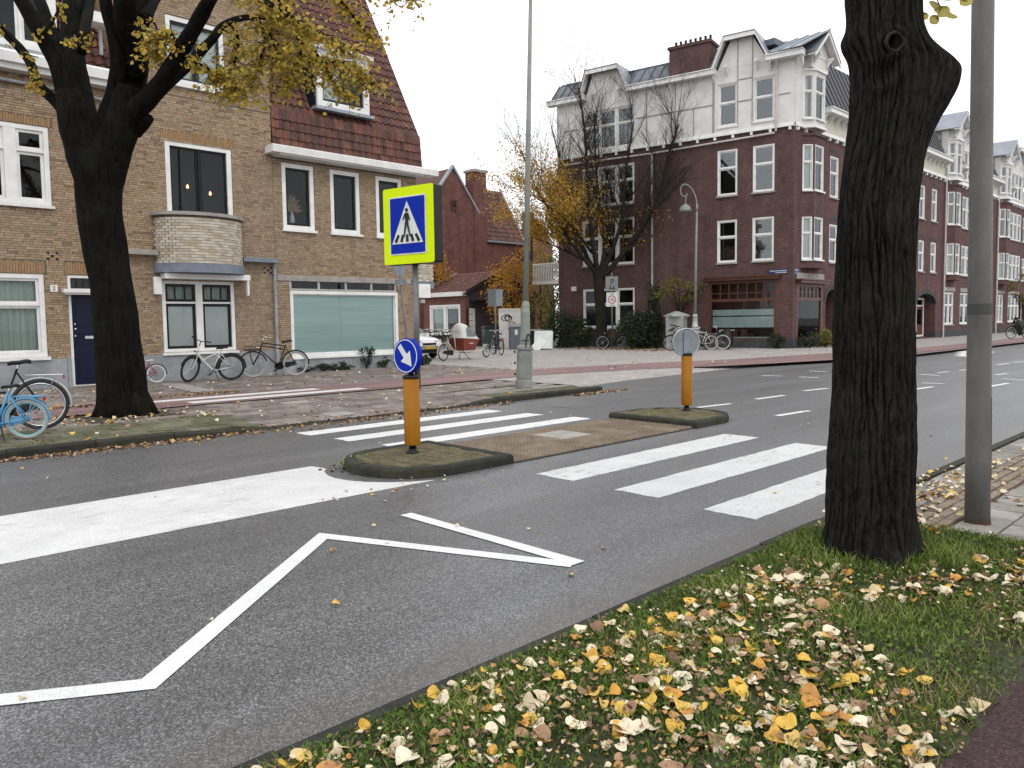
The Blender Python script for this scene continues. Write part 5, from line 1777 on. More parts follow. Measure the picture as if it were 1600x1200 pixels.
# tiles run up the side that faces the street
sub = Fr(rof, RM)
class _R: pass
tt = MB()
nx_, ny_ = int((LS + .4) / .3), int(sl / .36) + 1
aa = math.atan2(apz - ze, hwid)
tmm = [tile_mesh(.3, .36, q / 7) for q in range(8)]
for i in range(nx_):
    for j in range(ny_):
        tt.M = Matrix.Translation((-.25 + j * .36 * math.cos(aa), LS + .2 - i * .3, ze + j * .36 * math.sin(aa))) @ RM @ Matrix.Rotation(aa, 4, 'X')
        k = rnd.randrange(8)
        tt.add(tmm[k].v, tmm[k].f, k / 7)
tt.M = None
tt.build('roof_tile', MT['rooftile'], rof, kind='stuff')
GS.put('verge_trim', MB().slab([(-.3, LS + .2, ze), (hwid, LS + .2, apz), (hwid, LS + .2, apz + .25), (-.3, LS + .2, ze + .25)], (0, .2, 0)), MT['zinc'], rof)
GS.put('canopy', MB().box(.35, 2 * hwid, -.5, -.04, 2.75, 2.88), MT['black'])
# ================================================================== trees and plants
def bark_mat(name, c1, c2, moss=None, bs=26, stretch=(1, 1, 0.12), strength=0.9):
    m, t, b = _new(name)
    co = t.nodes.new('ShaderNodeTexCoord').outputs['Object']
    n1 = _noise(t, co, bs, 6, 0.7, stretch)
    n2 = _noise(t, co, 2.2, 5, 0.65)
    col = _ramp(t, n1, [(0.34, c2), (0.62, c1)])
    col = _mix(t, 1.0, col, _ramp(t, n2, [(0.3, (0.7,) * 3), (0.7, (1.3,) * 3)]), 'MULTIPLY')
    if moss:
        n3 = _noise(t, co, 1.4, 7, 0.75)
        col = _mix(t, _ramp(t, n3, [(0.52, (0, 0, 0)), (0.66, (0.8,) * 3)]), col, moss)
    t.links.new(col, b.inputs['Base Color'])
    b.inputs['Roughness'].default_value = 0.9
    b.inputs['Specular IOR Level'].default_value = 0.05
    _bump(t, b, n1, strength, 0.03)
    return m
MT['bark'] = bark_mat('dark_bark', (0.0105, 0.0097, 0.009), (0.003, 0.0028, 0.0026), (0.012, 0.0135, 0.006), bs=15, stretch=(1, 1, .2))
MT['bark2'] = bark_mat('furrowed_bark', (0.025, 0.0233, 0.022), (0.006, 0.0056, 0.0053), (0.016, 0.018, 0.007), bs=42, stretch=(1, 1, 0.3), strength=0.7)
MT['barkmid'] = bark_mat('grey_bark', (0.030, 0.026, 0.022), (0.014, 0.012, 0.010), (0.026, 0.028, 0.015))
MT['twig'] = nm('twig', (0.042, 0.035, 0.030), (0.024, 0.02, 0.017), 0.9, 8, spec=.1)
YEL = [(0.28, 0.27, 0.06), (0.48, 0.37, 0.065), (0.60, 0.43, 0.08), (0.52, 0.31, 0.055), (0.24, 0.25, 0.065)]
ORA = [(0.30, 0.13, 0.015), (0.42, 0.20, 0.02), (0.46, 0.25, 0.03), (0.22, 0.10, 0.02)]
GRN = [(0.016, 0.028, 0.013), (0.03, 0.05, 0.02), (0.045, 0.07, 0.025), (0.06, 0.07, 0.03)]
def leafmat(name, cols):
    m = tm(name, cols, 0.5, 9, 0.2, 0, spec=0.35)
    t = m.node_tree
    b = [n for n in t.nodes if n.type == 'BSDF_PRINCIPLED'][0]
    tr = t.nodes.new('ShaderNodeBsdfTranslucent')
    src = b.inputs['Base Color'].links[0].from_socket
    t.links.new(src, tr.inputs[0])
    mx = t.nodes.new('ShaderNodeMixShader')
    mx.inputs[0].default_value = 0.42
    t.links.new(b.outputs[0], mx.inputs[1])
    t.links.new(tr.outputs[0], mx.inputs[2])
    o = [n for n in t.nodes if n.type == 'OUTPUT_MATERIAL'][0]
    t.links.new(mx.outputs[0], o.inputs[0])
    return m
MT['yleaf'] = leafmat('yellow_leaf', YEL)
MT['oleaf'] = leafmat('orange_leaf', ORA)
MT['gleaf'] = leafmat('green_leaf', GRN)
MT['ygleaf'] = leafmat('yellow_green_leaf', [(0.10, 0.10, 0.025), (0.22, 0.17, 0.03), (0.07, 0.085, 0.025), (0.30, 0.22, 0.05)])
def noise1(x, y, z):
    return mnoise.noise(Vector((x, y, z)))
def lerp_tab(tab, z):
    for a, b in zip(tab[:-1], tab[1:]):
        if z <= b[0]:
            k = (z - a[0]) / (b[0] - a[0])
            return tuple(p + (q - p) * k for p, q in zip(a[1:], b[1:]))
    return tab[-1][1:]
def small_leaf(mb, p, s, tint, droop=0.6):
    """pointed oval leaf folded along its midrib"""
    a = rnd.uniform(0, 6.283)
    tip = Vector((math.cos(a), math.sin(a), -rnd.uniform(-.3, droop + .5))).normalized()
    side = tip.cross(Vector((rnd.uniform(-1, 1), rnd.uniform(-1, 1), rnd.uniform(-.6, 1)))).normalized()
    up = tip.cross(side)
    p = Vector(p)
    f = rnd.uniform(0.05, 0.3) * s
    mb.add([p, p + tip * s * .4 + side * s * .46 + up * f, p + tip * s * .8 + side * s * .3 + up * f * .6, p + tip * s, p + tip * s * .8 - side * s * .3 + up * f * .6, p + tip * s * .4 - side * s * .46 + up * f],
           [(0, 1, 2, 3), (0, 3, 4, 5)], tint)
# ---------------- near tree on the verge (trunk runs out of the frame)
base = G(1357, 876, 0.03)
D0 = depth(base)
tab = []
for (v, ul, ur) in ((884, 1285, 1436), (870, 1289, 1430), (840, 1294, 1424), (800, 1297, 1422), (740, 1299, 1423), (700, 1300, 1424), (600, 1307, 1422), (500, 1309, 1422), (420, 1312, 1422), (330, 1314, 1424), (250, 1322, 1430), (180, 1330, 1436), (120, 1332, 1438), (60, 1329, 1437), (0, 1326, 1435), (-150, 1322, 1432), (-600, 1330, 1424)):
    A, B = AT(ul, v, D0), AT(ur, v, D0)
    c = (A + B) / 2
    tab.append((c.z, c.x, c.y, (A - B).length / 2))
tab = [(-0.1,) + tab[0][1:]] + tab
zmax = tab[-1][0]
nr, na = 430, 270
vs = []
knobA = AT(1462, 112, D0)
knobB = AT(1326, 70, D0)
scar = AT(1397, 66, D0 - .22)
scar2 = AT(1382, 112, D0 - .22)
ztop = AT(1380, -160, D0).z
for i in range(nr + 1):
    z = -0.05 + (ztop + .05) * i / nr if i < nr - 8 else ztop + (zmax - ztop) * (i - nr + 9) / 9
    cx, cy, r = lerp_tab(tab, z)
    for k in range(na):
        th = 2 * math.pi * k / na
        dx, dy = math.cos(th), math.sin(th)
        # long winding furrows
        w1 = noise1(dx * 2.2, dy * 2.2, z * 1.2) * 2.2 + noise1(dx * 5, dy * 5, z * 3.4) * 1.0 + noise1(dx * 9, dy * 9, z * 7) * .5
        w2 = noise1(dx * 2.5 + 7, dy * 2.5, z * 1.5) * 2.0 + noise1(dx * 6, dy * 6 + 5, z * 4.5) * 1.1
        s1 = abs(math.sin(th * 13 + w1 * 1.5))
        s2 = abs(math.sin(th * 17 - w2 * 1.6 + 1.7))
        k1 = 0.6 + 0.8 * noise1(dx * 4, dy * 4, z * 2.2 + 3)
        k2 = 0.6 + 0.8 * noise1(dx * 4 + 9, dy * 4, z * 2.2)
        rid = 1.0 - max(0, k1) * math.exp(-(s1 / .3) ** 2) - max(0, k2) * math.exp(-(s2 / .3) ** 2)
        brk = noise1(dx * 9, dy * 9, z * 9) * 0.35 + noise1(dx * 22, dy * 22, z * 14) * 0.3
        rr_ = r * 0.99 + 0.034 * (max(-.5, rid) - 0.75) + 0.009 * brk + 0.014 * noise1(dx * 1.5, dy * 1.5, z * 1.2)
        if z < 0.5:
            fl = (0.5 - z) / 0.5
            rr_ += 0.05 * fl ** 2 * (0.5 + math.sin(th * 5 + 1.0))
        p = Vector((cx + dx * rr_, cy + dy * rr_, z))
        side = Vector((dx, dy, 0)).dot(CAMR)
        front_ = -Vector((dx, dy, 0)).dot(CAMF)
        # swollen branch stub on the right, small one on the left
        hz = (z - knobA.z)
        prof = math.exp(-(hz / 0.14) ** 2) if hz > 0 else math.exp(-(hz / 0.34) ** 2)
        p += CAMR * (0.238 * prof * max(0, side) ** 1.3)
        hz = z - knobB.z
        p -= CAMR * (0.05 * math.exp(-(hz / 0.08) ** 2) * max(0, -side) ** 4)
        for (sp, dep_, rad) in ((scar, .03, .07), (scar2, .02, .085)):
            q = p - sp
            d2 = math.hypot(q.dot(CAMR), q.z)
            if front_ > 0 and d2 < rad * 2:
                p -= CAMF * (dep_ * (math.exp(-((d2 - rad) / (rad * .4)) ** 2) - 0.6 * math.exp(-(d2 / (rad * .5)) ** 2)))
        vs.append(tuple(p - base))
fs = [(i * na + k, i * na + (k + 1) % na, (i + 1) * na + (k + 1) % na, (i + 1) * na + k) for i in range(nr) for k in range(na)]
nt_ = thing('street_tree', 'dark furrowed tree trunk with a swollen branch stub standing on the leafy verge', 'tree', base)
mb = MB().add(vs, fs)
mb.build('trunk', MT['bark2'], nt_, smooth=True)
for (sp, rad) in ((scar, 0.055),):
    m_ = MB()
    m_.M = Matrix.Translation(sp - base - CAMF * 0.045) @ Matrix.Rotation(math.radians(-44), 4, 'Z')
    m_.ring(rad * .95, 0.011, 24, 8, (0, .036, 0), w=1.2)
    for i in range(len(m_.v)):
        q = Vector(m_.v[i]) - (sp - base)
        m_.v[i] = tuple(sp - base + q * (1 + .22 * noise1(q.x * 25, q.y * 25, q.z * 25 + 3)))
    MT['scar'] = nm('branch_scar', (0.022, 0.014, 0.013), (0.009, 0.007, 0.007), 0.95, 14, 0.5, 40)
    m_.build('branch_scar', MT['scar'], nt_, smooth=True)
# few big leaves beside the pole
tw, lf = MB(), MB()
P = [AT(u, v, D0 + .0) - base for u, v in ((1440, -60), (1462, -5), (1470, 12), (1462, 36))]
tw.tube(P, [.006, .004, .003, .002], 5)
tw.tube([P[1], AT(1490, -4, D0) - base, AT(1512, 2, D0) - base], [.004, .003, .002], 5)
tw.tube([AT(1440, 25, D0) - base + CAMF * .0, AT(1438, 22, D0) - base, AT(1452, 20, D0) - base], [.003, .003, .002], 5)
for (u, v, s, rot) in ((1470, 18, .085, 0.4), (1459, 32, .07, 1.2), (1484, 24, .07, -.4), (1442, 26, .055, .2), (1478, -4, .09, .1), (1506, 3, .085, .2), (1460, 8, .06, 2.2)):
    vv, ff = leaf_mesh(s * 1.2, int(u), 0, .35)
    c = AT(u, v, D0) - base
    lf.M = Matrix.Translation(c) @ Matrix.Rotation(math.radians(-44), 4, 'Z') @ Matrix.Rotation(math.radians(65), 4, 'X') @ Matrix.Rotation(rot, 4, 'Z')
    lf.add(vv, ff, 0.02 + .2 * rnd.random())
lf.M = None
tw.build('twig', MT['twig'], nt_)
lf.build('leaf', MT['yleaf'], nt_, smooth=True)
# crown above the frame
def tube_noise(mb, pts, rs_, n=14, amp=.08, fr=5):
    o = len(mb.v)
    mb.tube(pts, rs_, n)
    for i in range(o, len(mb.v)):
        q = Vector(mb.v[i])
        k = noise1(q.x * fr, q.y * fr, q.z * fr * .4)
        ring_i = (i - o) // n
        c = Vector(pts[min(ring_i, len(pts) - 1)])
        mb.v[i] = tuple(c + (q - c) * (1 + amp * 2 * k))
def smooth_path(pts, m=5):
    pts = [Vector(p) for p in pts]
    out = []
    for i in range(len(pts) - 1):
        p0, p1, p2, p3 = pts[max(i - 1, 0)], pts[i], pts[i + 1], pts[min(i + 2, len(pts) - 1)]
        for k in range(m):
            t = k / m
            out.append(0.5 * ((2 * p1) + (p2 - p0) * t + (2 * p0 - 5 * p1 + 4 * p2 - p3) * t * t + (3 * p1 - p0 - 3 * p2 + p3) * t ** 3))
    out.append(pts[-1])
    return out
def rad_path(rs_, n, m=5):
    out = []
    for i in range(len(rs_) - 1):
        for k in range(m):
            out.append(rs_[i] + (rs_[i + 1] - rs_[i]) * k / m)
    out.append(rs_[-1])
    return out
# ---------------- left tree on the far kerb
bL = G(197, 648, 0.09)
DL = depth(bL)
lt = thing('street_tree', 'leaning black tree with forked limbs and yellow leaves on the far kerb', 'tree', bL)
def LT(u, v, dd=0.0):
    return AT(u, v, DL + dd) - bL
def px(r, dd=0.0):
    return r * (DL + dd) / FPX
mb = MB()
pts = smooth_path([LT(196, 665), LT(196, 648), LT(193, 615), LT(187, 560), LT(179, 480), LT(168, 410), LT(157, 340), LT(155, 290), LT(156, 265), LT(156, 245), LT(156, 232), LT(156, 225)], 7)
rr = rad_path([px(46), px(42), px(37), px(34), px(31.5), px(31), px(32), px(33), px(36), px(36), px(28), px(10)], 0, 7)
tube_noise(mb, pts, rr, 40, .045, 4)
# root flare and bumps
for k in range(7):
    a = k * .9 + .3
    d_ = Vector((math.cos(a), math.sin(a), 0))
    mb.tube([Vector((0, 0, .45)) + d_ * .2, Vector((0, 0, .16)) + d_ * .36, Vector((0, 0, -.02)) + d_ * .5], [.14, .11, .05], 8)
mb.build('trunk', MT['bark'], lt, smooth=True)
LIMBS = [  # pixel path, radii in pixels, depth drift
    ([(152, 320), (147, 280), (138, 240), (124, 205), (113, 172), (104, 140)], [24, 30, 31, 27, 22, 14], -.08),
    ([(158, 320), (163, 280), (173, 240), (187, 205), (197, 172), (205, 135)], [24, 29, 29, 26, 25, 21], -.08),
    ([(140, 240), (114, 194), (88, 160), (60, 132), (48, 100), (28, 72), (-5, 40), (-40, 10)], [12, 10, 8.5, 7.5, 7, 7, 6.5, 5], 0.5),
    ([(142, 248), (120, 190), (104, 140), (88, 95), (66, 55), (44, 18), (20, -20)], [24, 21, 17, 13, 12, 11, 9], -0.2),
    ([(98, 110), (88, 70), (75, 35), (62, 0), (50, -40)], [10, 9.5, 9, 8.5, 7], 0.4),
    ([(146, 245), (128, 168), (117, 110), (113, 60), (116, 0), (118, -60)], [26, 20, 18, 17, 16.5, 14], 0.9),
    ([(128, 80), (134, 40), (140, 5), (150, -50)], [7, 8, 8, 6], 1.2),
    ([(158, 240), (168, 185), (180, 140), (184, 95), (176, 50), (166, 10), (160, -50)], [22, 15, 12, 10, 9, 9, 7], -0.4),
    ([(166, 248), (184, 186), (200, 140), (207, 95), (208, 50), (212, 0), (214, -60)], [26, 27, 24, 23, 22, 22, 18], 0.2),
    ([(212, 120), (204, 70), (196, 30), (196, -40)], [16, 17, 16, 13], -0.5),
    ([(170, 245), (204, 182), (238, 148), (262, 115), (285, 75), (308, 35), (330, -5), (350, -50)], [18, 17, 14, 12, 11, 10, 9, 8], -0.8),
    ([(225, 160), (265, 128), (300, 95), (328, 65), (350, 40), (380, 28), (420, 28), (455, 40)], [12, 9, 8, 7, 6.5, 5, 4, 2.5], 0.6),
    ([(228, 30), (238, 5), (250, -12), (262, -40)], [9, 8, 7, 6], 0.9),
    ([(212, 205), (222, 196), (233, 184)], [11, 9, 8], -0.1),
]
MAIN = []
for (pp, rr_, dr) in LIMBS:
    n = len(pp)
    P = smooth_path([LT(u, v, dr * (i / (n - 1)) ** 1.2 * 2) for i, (u, v) in enumerate(pp)])
    R_ = rad_path([px(r) for r in rr_], 0)
    m_ = MB()
    tube_noise(m_, P, R_, 18, .05, 6)
    m_.build('limb', MT['bark'], lt, smooth=True)
    MAIN.append(P)
BR = [
    ([(350, -60), (400, -45), (440, 5), (462, 42), (488, 78), (505, 100), (522, 128), (545, 150)], [8, 6.5, 5.5, 5, 4, 3, 2, 1], 0.4),
    ([(330, -10), (375, -20), (430, 12), (478, 40), (520, 62), (560, 78)], [6, 5, 4, 3, 2, 1], -0.8),
    ([(360, 35), (372, 60), (368, 95), (350, 125)], [3.5, 2.5, 1.8, 1], 0.5),
    ([(400, 25), (415, 60), (405, 95), (385, 125), (368, 150)], [3, 2.4, 1.8, 1.4, .8], -0.3),
    ([(430, -60), (480, -40), (530, 0), (560, 35), (580, 62)], [6, 4.5, 3.5, 2.5, 1], 1.0),
    ([(470, -80), (540, -50), (600, -20), (640, 0)], [5, 4, 2.5, 1], 0.5),
    ([(455, 40), (470, 75), (462, 110), (445, 135)], [2.5, 2, 1.4, .8], 0.0),
    ([(300, 95), (330, 110), (352, 122), (362, 140)], [3, 2, 1.4, .8], -0.7),
    ([(285, 75), (262, 50), (248, 62), (240, 85)], [3, 2, 1.4, .8], -0.9),
    ([(440, 5), (420, 40), (430, 75), (440, 100)], [3, 2.2, 1.5, .8], -0.6),
    ([(260, -60), (330, -60), (390, -30), (420, 0)], [6, 5, 4, 2], -0.5),
    ([(505, 100), (535, 95), (565, 110), (578, 135)], [2.2, 1.8, 1.2, .7], .6),
    ([(0, 40), (18, 62), (30, 80), (60, 90)], [2, 1.6, 1.2, .7], -.4),
    ([(66, 55), (84, 30), (92, 10), (98, -20)], [3, 2, 1.4, 1], -.5),
    ([(48, 100), (52, 118), (56, 128), (60, 135)], [2, 1.6, 1.2, .7], -.2),
    ([(110, 60), (136, 52), (146, 60), (142, 72)], [2, 1.5, 1.0, .6], -.9),
    ([(215, 20), (235, 30), (245, 45), (240, 60)], [2.5, 1.8, 1.2, .8], -.7),
]
twg, lv = MB(), MB()
for bi, (pp, rr_, dr) in enumerate(BR):
    n = len(pp)
    P = smooth_path([LT(u, v, dr + .5 * i / n) for i, (u, v) in enumerate(pp)])
    R_ = rad_path([px(r) for r in rr_], 0)
    m_ = MB()
    m_.tube(P, R_, 8)
    m_.build('branch', MT['bark'], lt, smooth=True)
    sparse = bi >= 12
    m0 = 0 if len(P) < 22 else 4
    for i in range(m0, len(P)):
        for q in range((1 if rnd.random() < .5 else 0) if sparse else (6 if i > len(P) * .3 else 3)):
            a = rnd.uniform(0, 6.283)
            d_ = Vector((math.cos(a), math.sin(a), rnd.uniform(-.8, .45))).normalized()
            ln = rnd.uniform(.12, .55) if not sparse else rnd.uniform(.08, .2)
            p0 = P[i]
            p1 = p0 + d_ * ln * .55
            p2 = p1 + (d_ + Vector((rnd.uniform(-.4, .4), rnd.uniform(-.4, .4), -.45))) * ln * .5
            twg.tube([p0, p1, p2], [.006, .004, .002], 4, cap=False)
            for s_ in range(rnd.randint(3, 8)):
                k = rnd.random()
                pq = p0.lerp(p1, k * 2) if k < .5 else p1.lerp(p2, k * 2 - 1)
                pq = pq + Vector((rnd.uniform(-.05, .05), rnd.uniform(-.05, .05), rnd.uniform(-.08, .02)))
                small_leaf(lv, pq, rnd.uniform(.045, .095), max(.001, min(1, rnd.gauss(.4, .26))), .9)
twg.build('twig', MT['twig'], lt, kind='stuff')
lv.build('foliage', MT['yleaf'], lt, kind='stuff')
# ---------------- mid tree in front of the corner building
bM = AT(942, 545, 41.0)
bM.z = 0.09
DM = 41.0
mt_ = thing('street_tree', 'bare vase-shaped tree with last yellow leaves before the maroon building', 'tree', bM)
def MTp(u, v, dd=0.0):
    return AT(u, v, DM + dd) - bM
pm = DM / FPX
mb = MB()
P = smooth_path([MTp(943, 556), MTp(943, 545), MTp(940, 510), MTp(937, 470), MTp(935, 440), MTp(934, 425)])
tube_noise(mb, P, rad_path([v * pm for v in (13, 9.5, 9, 8, 8, 9)], 0), 16, .06, 2)
mb.build('trunk', MT['barkmid'], mt_, smooth=True)
MT['ymid'] = leafmat('amber_leaf', [(0.30, 0.17, 0.02), (0.48, 0.29, 0.035), (0.52, 0.33, 0.05), (0.40, 0.20, 0.025), (0.22, 0.18, 0.04)])
tw, lv = MB(), MB()
tips = []
def grow(p, d, ln, r, lev):
    segs = 4
    pts, rr_ = [p], [r]
    q = p.copy()
    for s_ in range(segs):
        d = (d + Vector((rnd.gauss(0, .11), rnd.gauss(0, .11), rnd.gauss(.05, .07)))).normalized()
        q = q + d * ln / segs
        pts.append(q.copy())
        rr_.append(max(.005, r * (1 - .62 * (s_ + 1) / segs)))
        if lev > 0:
            for b_ in range(2 if lev > 1 and rnd.random() < .75 else 1):
                if s_ == 0 and lev > 2:
                    continue
                side = Vector((rnd.gauss(0, 1), rnd.gauss(0, 1), rnd.gauss(.2, .5)))
                nd = (d * 1.0 + (side - d * side.dot(d)).normalized() * rnd.uniform(.35, .8)).normalized()
                grow(q, nd, ln * rnd.uniform(.42, .66), rr_[-1] * rnd.uniform(.45, .62), lev - 1)
    tw.tube(pts, rr_, 5 if lev > 1 else 3, cap=False)
    if lev <= 1:
        tips.append(pts)
LM = [  # main limbs: pixel target, depth offset, radius px
    ([(934, 430), (905, 395), (870, 345), (838, 295), (815, 235)], [5, 4, 3, 2, 1], -.8),
    ([(934, 432), (912, 390), (895, 330), (880, 270), (862, 200)], [5.5, 4.4, 3.4, 2.2, 1.1], .9),
    ([(935, 432), (925, 370), (918, 300), (915, 220), (905, 140)], [6, 4.6, 3.6, 2.4, 1.2], -.5),
    ([(936, 430), (945, 380), (935, 310), (930, 235), (928, 160)], [5, 4, 3.2, 2.2, 1.2], 1.1),
    ([(937, 434), (955, 395), (972, 340), (978, 270), (990, 190)], [6, 4.6, 3.4, 2.4, 1.2], .3),
    ([(940, 436), (970, 400), (1005, 355), (1032, 300), (1042, 250), (1060, 195)], [6.5, 5.4, 4.6, 3.6, 2.6, 1.4], -.3),
    ([(1036, 285), (1048, 245), (1056, 200), (1072, 150)], [2.5, 2, 1.5, .8], -.2),
    ([(972, 395), (1000, 365), (1020, 330), (1045, 310)], [2.6, 2, 1.5, .8], -1.1),
    ([(928, 415), (900, 400), (868, 385), (835, 372)], [3.4, 2.6, 1.8, .9], .4),
    ([(925, 395), (890, 350), (852, 318), (822, 300)], [3, 2.3, 1.6, .8], -1.4),
]
for (pp, rr_, dr) in LM:
    n = len(pp)
    P = smooth_path([MTp(u, v, dr * (i / (n - 1)) * 2.2) for i, (u, v) in enumerate(pp)], 4)
    R_ = rad_path([r * pm * .72 for r in rr_], 0, 4)
    m_ = MB()
    tube_noise(m_, P, R_, 8, .06, 3)
    m_.build('limb', MT['barkmid'], mt_, smooth=True)
    for i in range(4, len(P)):
        d_ = (P[i] - P[i - 1]).normalized()
        for q in range(1 if rnd.random() < .5 else 2):
            side = Vector((rnd.gauss(0, 1), rnd.gauss(0, 1), rnd.gauss(.4, .4)))
            nd = (d_ + (side - d_ * side.dot(d_)).normalized() * rnd.uniform(.35, 1.1) + Vector((0, 0, .25))).normalized()
            grow(P[i].copy(), nd, rnd.uniform(1.3, 2.9), R_[i] * .5, 2)
for pts in tips:
    for p in pts:
        w_ = p + bM
        # leaves cling to the lower left of the crown
        rx = (p.dot(CAMR))
        zz_ = w_.z
        pr = 0.7 * max(0, min(1, (0.4 - rx) / 2.2)) * max(0, min(1, (10.6 - zz_) / 3.5)) * (1 if noise1(p.x * .7, p.y * .7, p.z * .7) > -.1 else .15) + (0.05 if zz_ < 7.5 else 0)
        if rnd.random() < pr:
            for s_ in range(rnd.randint(3, 6)):
                small_leaf(lv, p + Vector((rnd.gauss(0, .16), rnd.gauss(0, .16), rnd.gauss(-.05, .14))), rnd.uniform(.06, .11), max(.001, min(1, rnd.gauss(.55, .22))))
tw.build('twig', MT['twig'], mt_, kind='stuff')
lv.build('foliage', MT['ymid'], mt_, kind='stuff')
# ---------------- autumn trees and shrubs of the side street
def clump_tree(name, label, cat, p, h, rx, rz, n, leafm, size, tr=.1, tints=(.4, .3), group=None, flat=1.0, stems=5, cz=None):
    t_ = thing(name, label, cat, p, group=group)
    m_ = MB()
    cz = cz if cz is not None else h - rz
    if tr:
        m_.tube([(0, 0, -.02), (.02, .03, cz * .6), (0, .05, cz)], [tr, tr * .75, tr * .5], 8)
    for k in range(stems):
        a = 6.28 * k / stems + rnd.random()
        e = Vector((math.cos(a) * rx * .7, math.sin(a) * rx * .7 * flat, rnd.uniform(-.2, .7) * rz))
        z0 = cz * .55 if tr else 0.0
        m_.tube([(0, 0, z0), tuple(e * .5 + Vector((0, 0, (cz + z0) / 2))), tuple(e + Vector((0, 0, cz)))], [max(.02, tr * .45), .02, .008], 5)
    m_.build('trunk' if tr else 'stem', MT['barkmid'], t_, smooth=True)
    lv_ = MB()
    ncl = max(10, n // 45)
    for c in range(ncl):
        d_ = Vector((rnd.gauss(0, 1), rnd.gauss(0, 1), rnd.gauss(0, 1))).normalized() * rnd.uniform(.35, 1) ** .6
        cc = Vector((d_.x * rx, d_.y * rx * flat, cz + d_.z * rz))
        ct = rnd.gauss(tints[0], tints[1] * .6)
        for q in range(n // ncl):
            p_ = cc + Vector((rnd.gauss(0, .17 * rx), rnd.gauss(0, .17 * rx * flat), rnd.gauss(0, .15 * rz)))
            if p_.z < 0.03:
                p_.z = rnd.uniform(.03, .2)
            small_leaf(lv_, p_, size * rnd.uniform(.7, 1.3), max(.001, min(1, ct + rnd.gauss(0, tints[1] * .6))))
    lv_.build('foliage', leafm, t_, kind='stuff')
    return t_
def gat(u, dep_):
    p = AT(u, 540, dep_)
    return (p.x, p.y, 0.09)
clump_tree('small_tree', 'orange autumn tree between the grey sign back and the mast', 'tree', gat(800, 45), 5.3, 1.35, 2.0, 2600, MT['oleaf'], .12, .09, (.5, .3))
clump_tree('small_tree', 'orange autumn tree peeping out behind the yellow crossing sign', 'tree', gat(682, 50), 7.4, 1.1, 2.6, 1700, MT['oleaf'], .12, .09, (.45, .3))
clump_tree('small_tree', 'loose yellow green tree under the white rear balcony', 'tree', gat(846, 49), 6.2, 1.3, 2.2, 1500, MT['ygleaf'], .11, .08, (.4, .3))
clump_tree('small_tree', 'orange tree before the distant gable right of the mast', 'tree', gat(828, 62), 8.6, 1.6, 2.2, 900, MT['oleaf'], .16, .1, (.4, .3))
clump_tree('shrub', 'dark green shrub at the far left foot of the maroon building', 'shrub', gat(884, 42.5), 2.0, 1.35, 1.0, 2600, MT['gleaf'], .11, 0, (.35, .25))
clump_tree('shrub', 'brown and yellow shrub under the rear balcony', 'shrub', gat(852, 43), 2.9, .9, 1.4, 1300, MT['ygleaf'], .10, 0, (.3, .3))
clump_tree('small_tree', 'tall yellow green tree closing the view left of the maroon building', 'tree', gat(866, 58), 7.5, 1.5, 3.4, 2600, MT['ygleaf'], .13, .1, (.3, .3))
clump_tree('shrub', 'broad dark evergreen shrub beside the grey utility cabinet', 'shrub', gat(1002, 39.6), 2.0, 1.45, 1.0, 3600, MT['gleaf'], .11, 0, (.3, .25), flat=.6)
clump_tree('climbing_plant', 'dark climber growing up along the drainpipe', 'plant', gat(1023, 39.9), 3.4, .5, 1.6, 1300, MT['gleaf'], .10, 0, (.3, .25), flat=.6)
clump_tree('small_tree', 'low yellowing tree spreading over the utility cabinet', 'tree', gat(1062, 39.3), 3.7, 1.7, .7, 620, MT['ygleaf'], .12, .04, (.55, .3), flat=.5, stems=9)
clump_tree('shrub', 'small dark shrub right of the brown shop window', 'shrub', (C0.x - .55, C0.y + .6, .09), .75, .4, .36, 500, MT['gleaf'], .08, 0)
clump_tree('shrub', 'small dark shrub at the corner pier', 'shrub', (C0.x + .75, C0.y - .5, .09), .75, .42, .36, 500, MT['gleaf'], .08, 0)
clump_tree('shrub', 'pale variegated shrub below the corner shop window', 'shrub', (C0.x + 2.1, C0.y - .7, .09), .85, .62, .42, 900, MT['ygleaf'], .08, 0, (.8, .2))
clump_tree('shrub', 'dark shrub beside the arched door of the maroon building', 'shrub', (C0.x + 3.3, C0.y - .5, .09), .75, .4, .36, 450, MT['gleaf'], .08, 0)
clump_tree('small_tree', 'thin green young tree before the terrace house right of the pole', 'tree', tuple(AT(1592, 540, 62).xy) + (.09,), 4.6, .9, 1.2, 500, MT['ygleaf'], .13, .05, (.2, .3))
# weeds along the foot of the shop window
WL = {12.0: 'sparse low weed at the left end of the shop window wall', 12.6: 'second low weed from the left at the shop window wall', 13.0: 'third low weed from the left at the shop window wall', 13.4: 'bushy low weed just left of the tallest one at the shop wall', 14.2: 'tallest weed growing at the wall under the shop window', 14.9: 'bushy low weed just right of the tallest one at the shop wall', 15.6: 'low weed at the right end of the shop window wall'}
for (x, h, n_) in ((12.6, .25, 160), (13.4, .3, 220), (14.2, .75, 420), (14.9, .35, 220), (15.6, .28, 180), (12.0, .2, 120), (13.0, .22, 160)):
    clump_tree('weed', WL[x], 'weed', (x, FY - .16, .09), h, .32, h * .45, n_, MT['gleaf'], .05, 0, (.7, .25), group='weeds at the foot of the shop wall', flat=.4, stems=4)
clump_tree('weed', 'green leafy weed at the building corner beside the parked car', 'weed', tuple(G(660, 570, .09)), .36, .3, .16, 200, MT['gleaf'], .09, 0, (.9, .2))
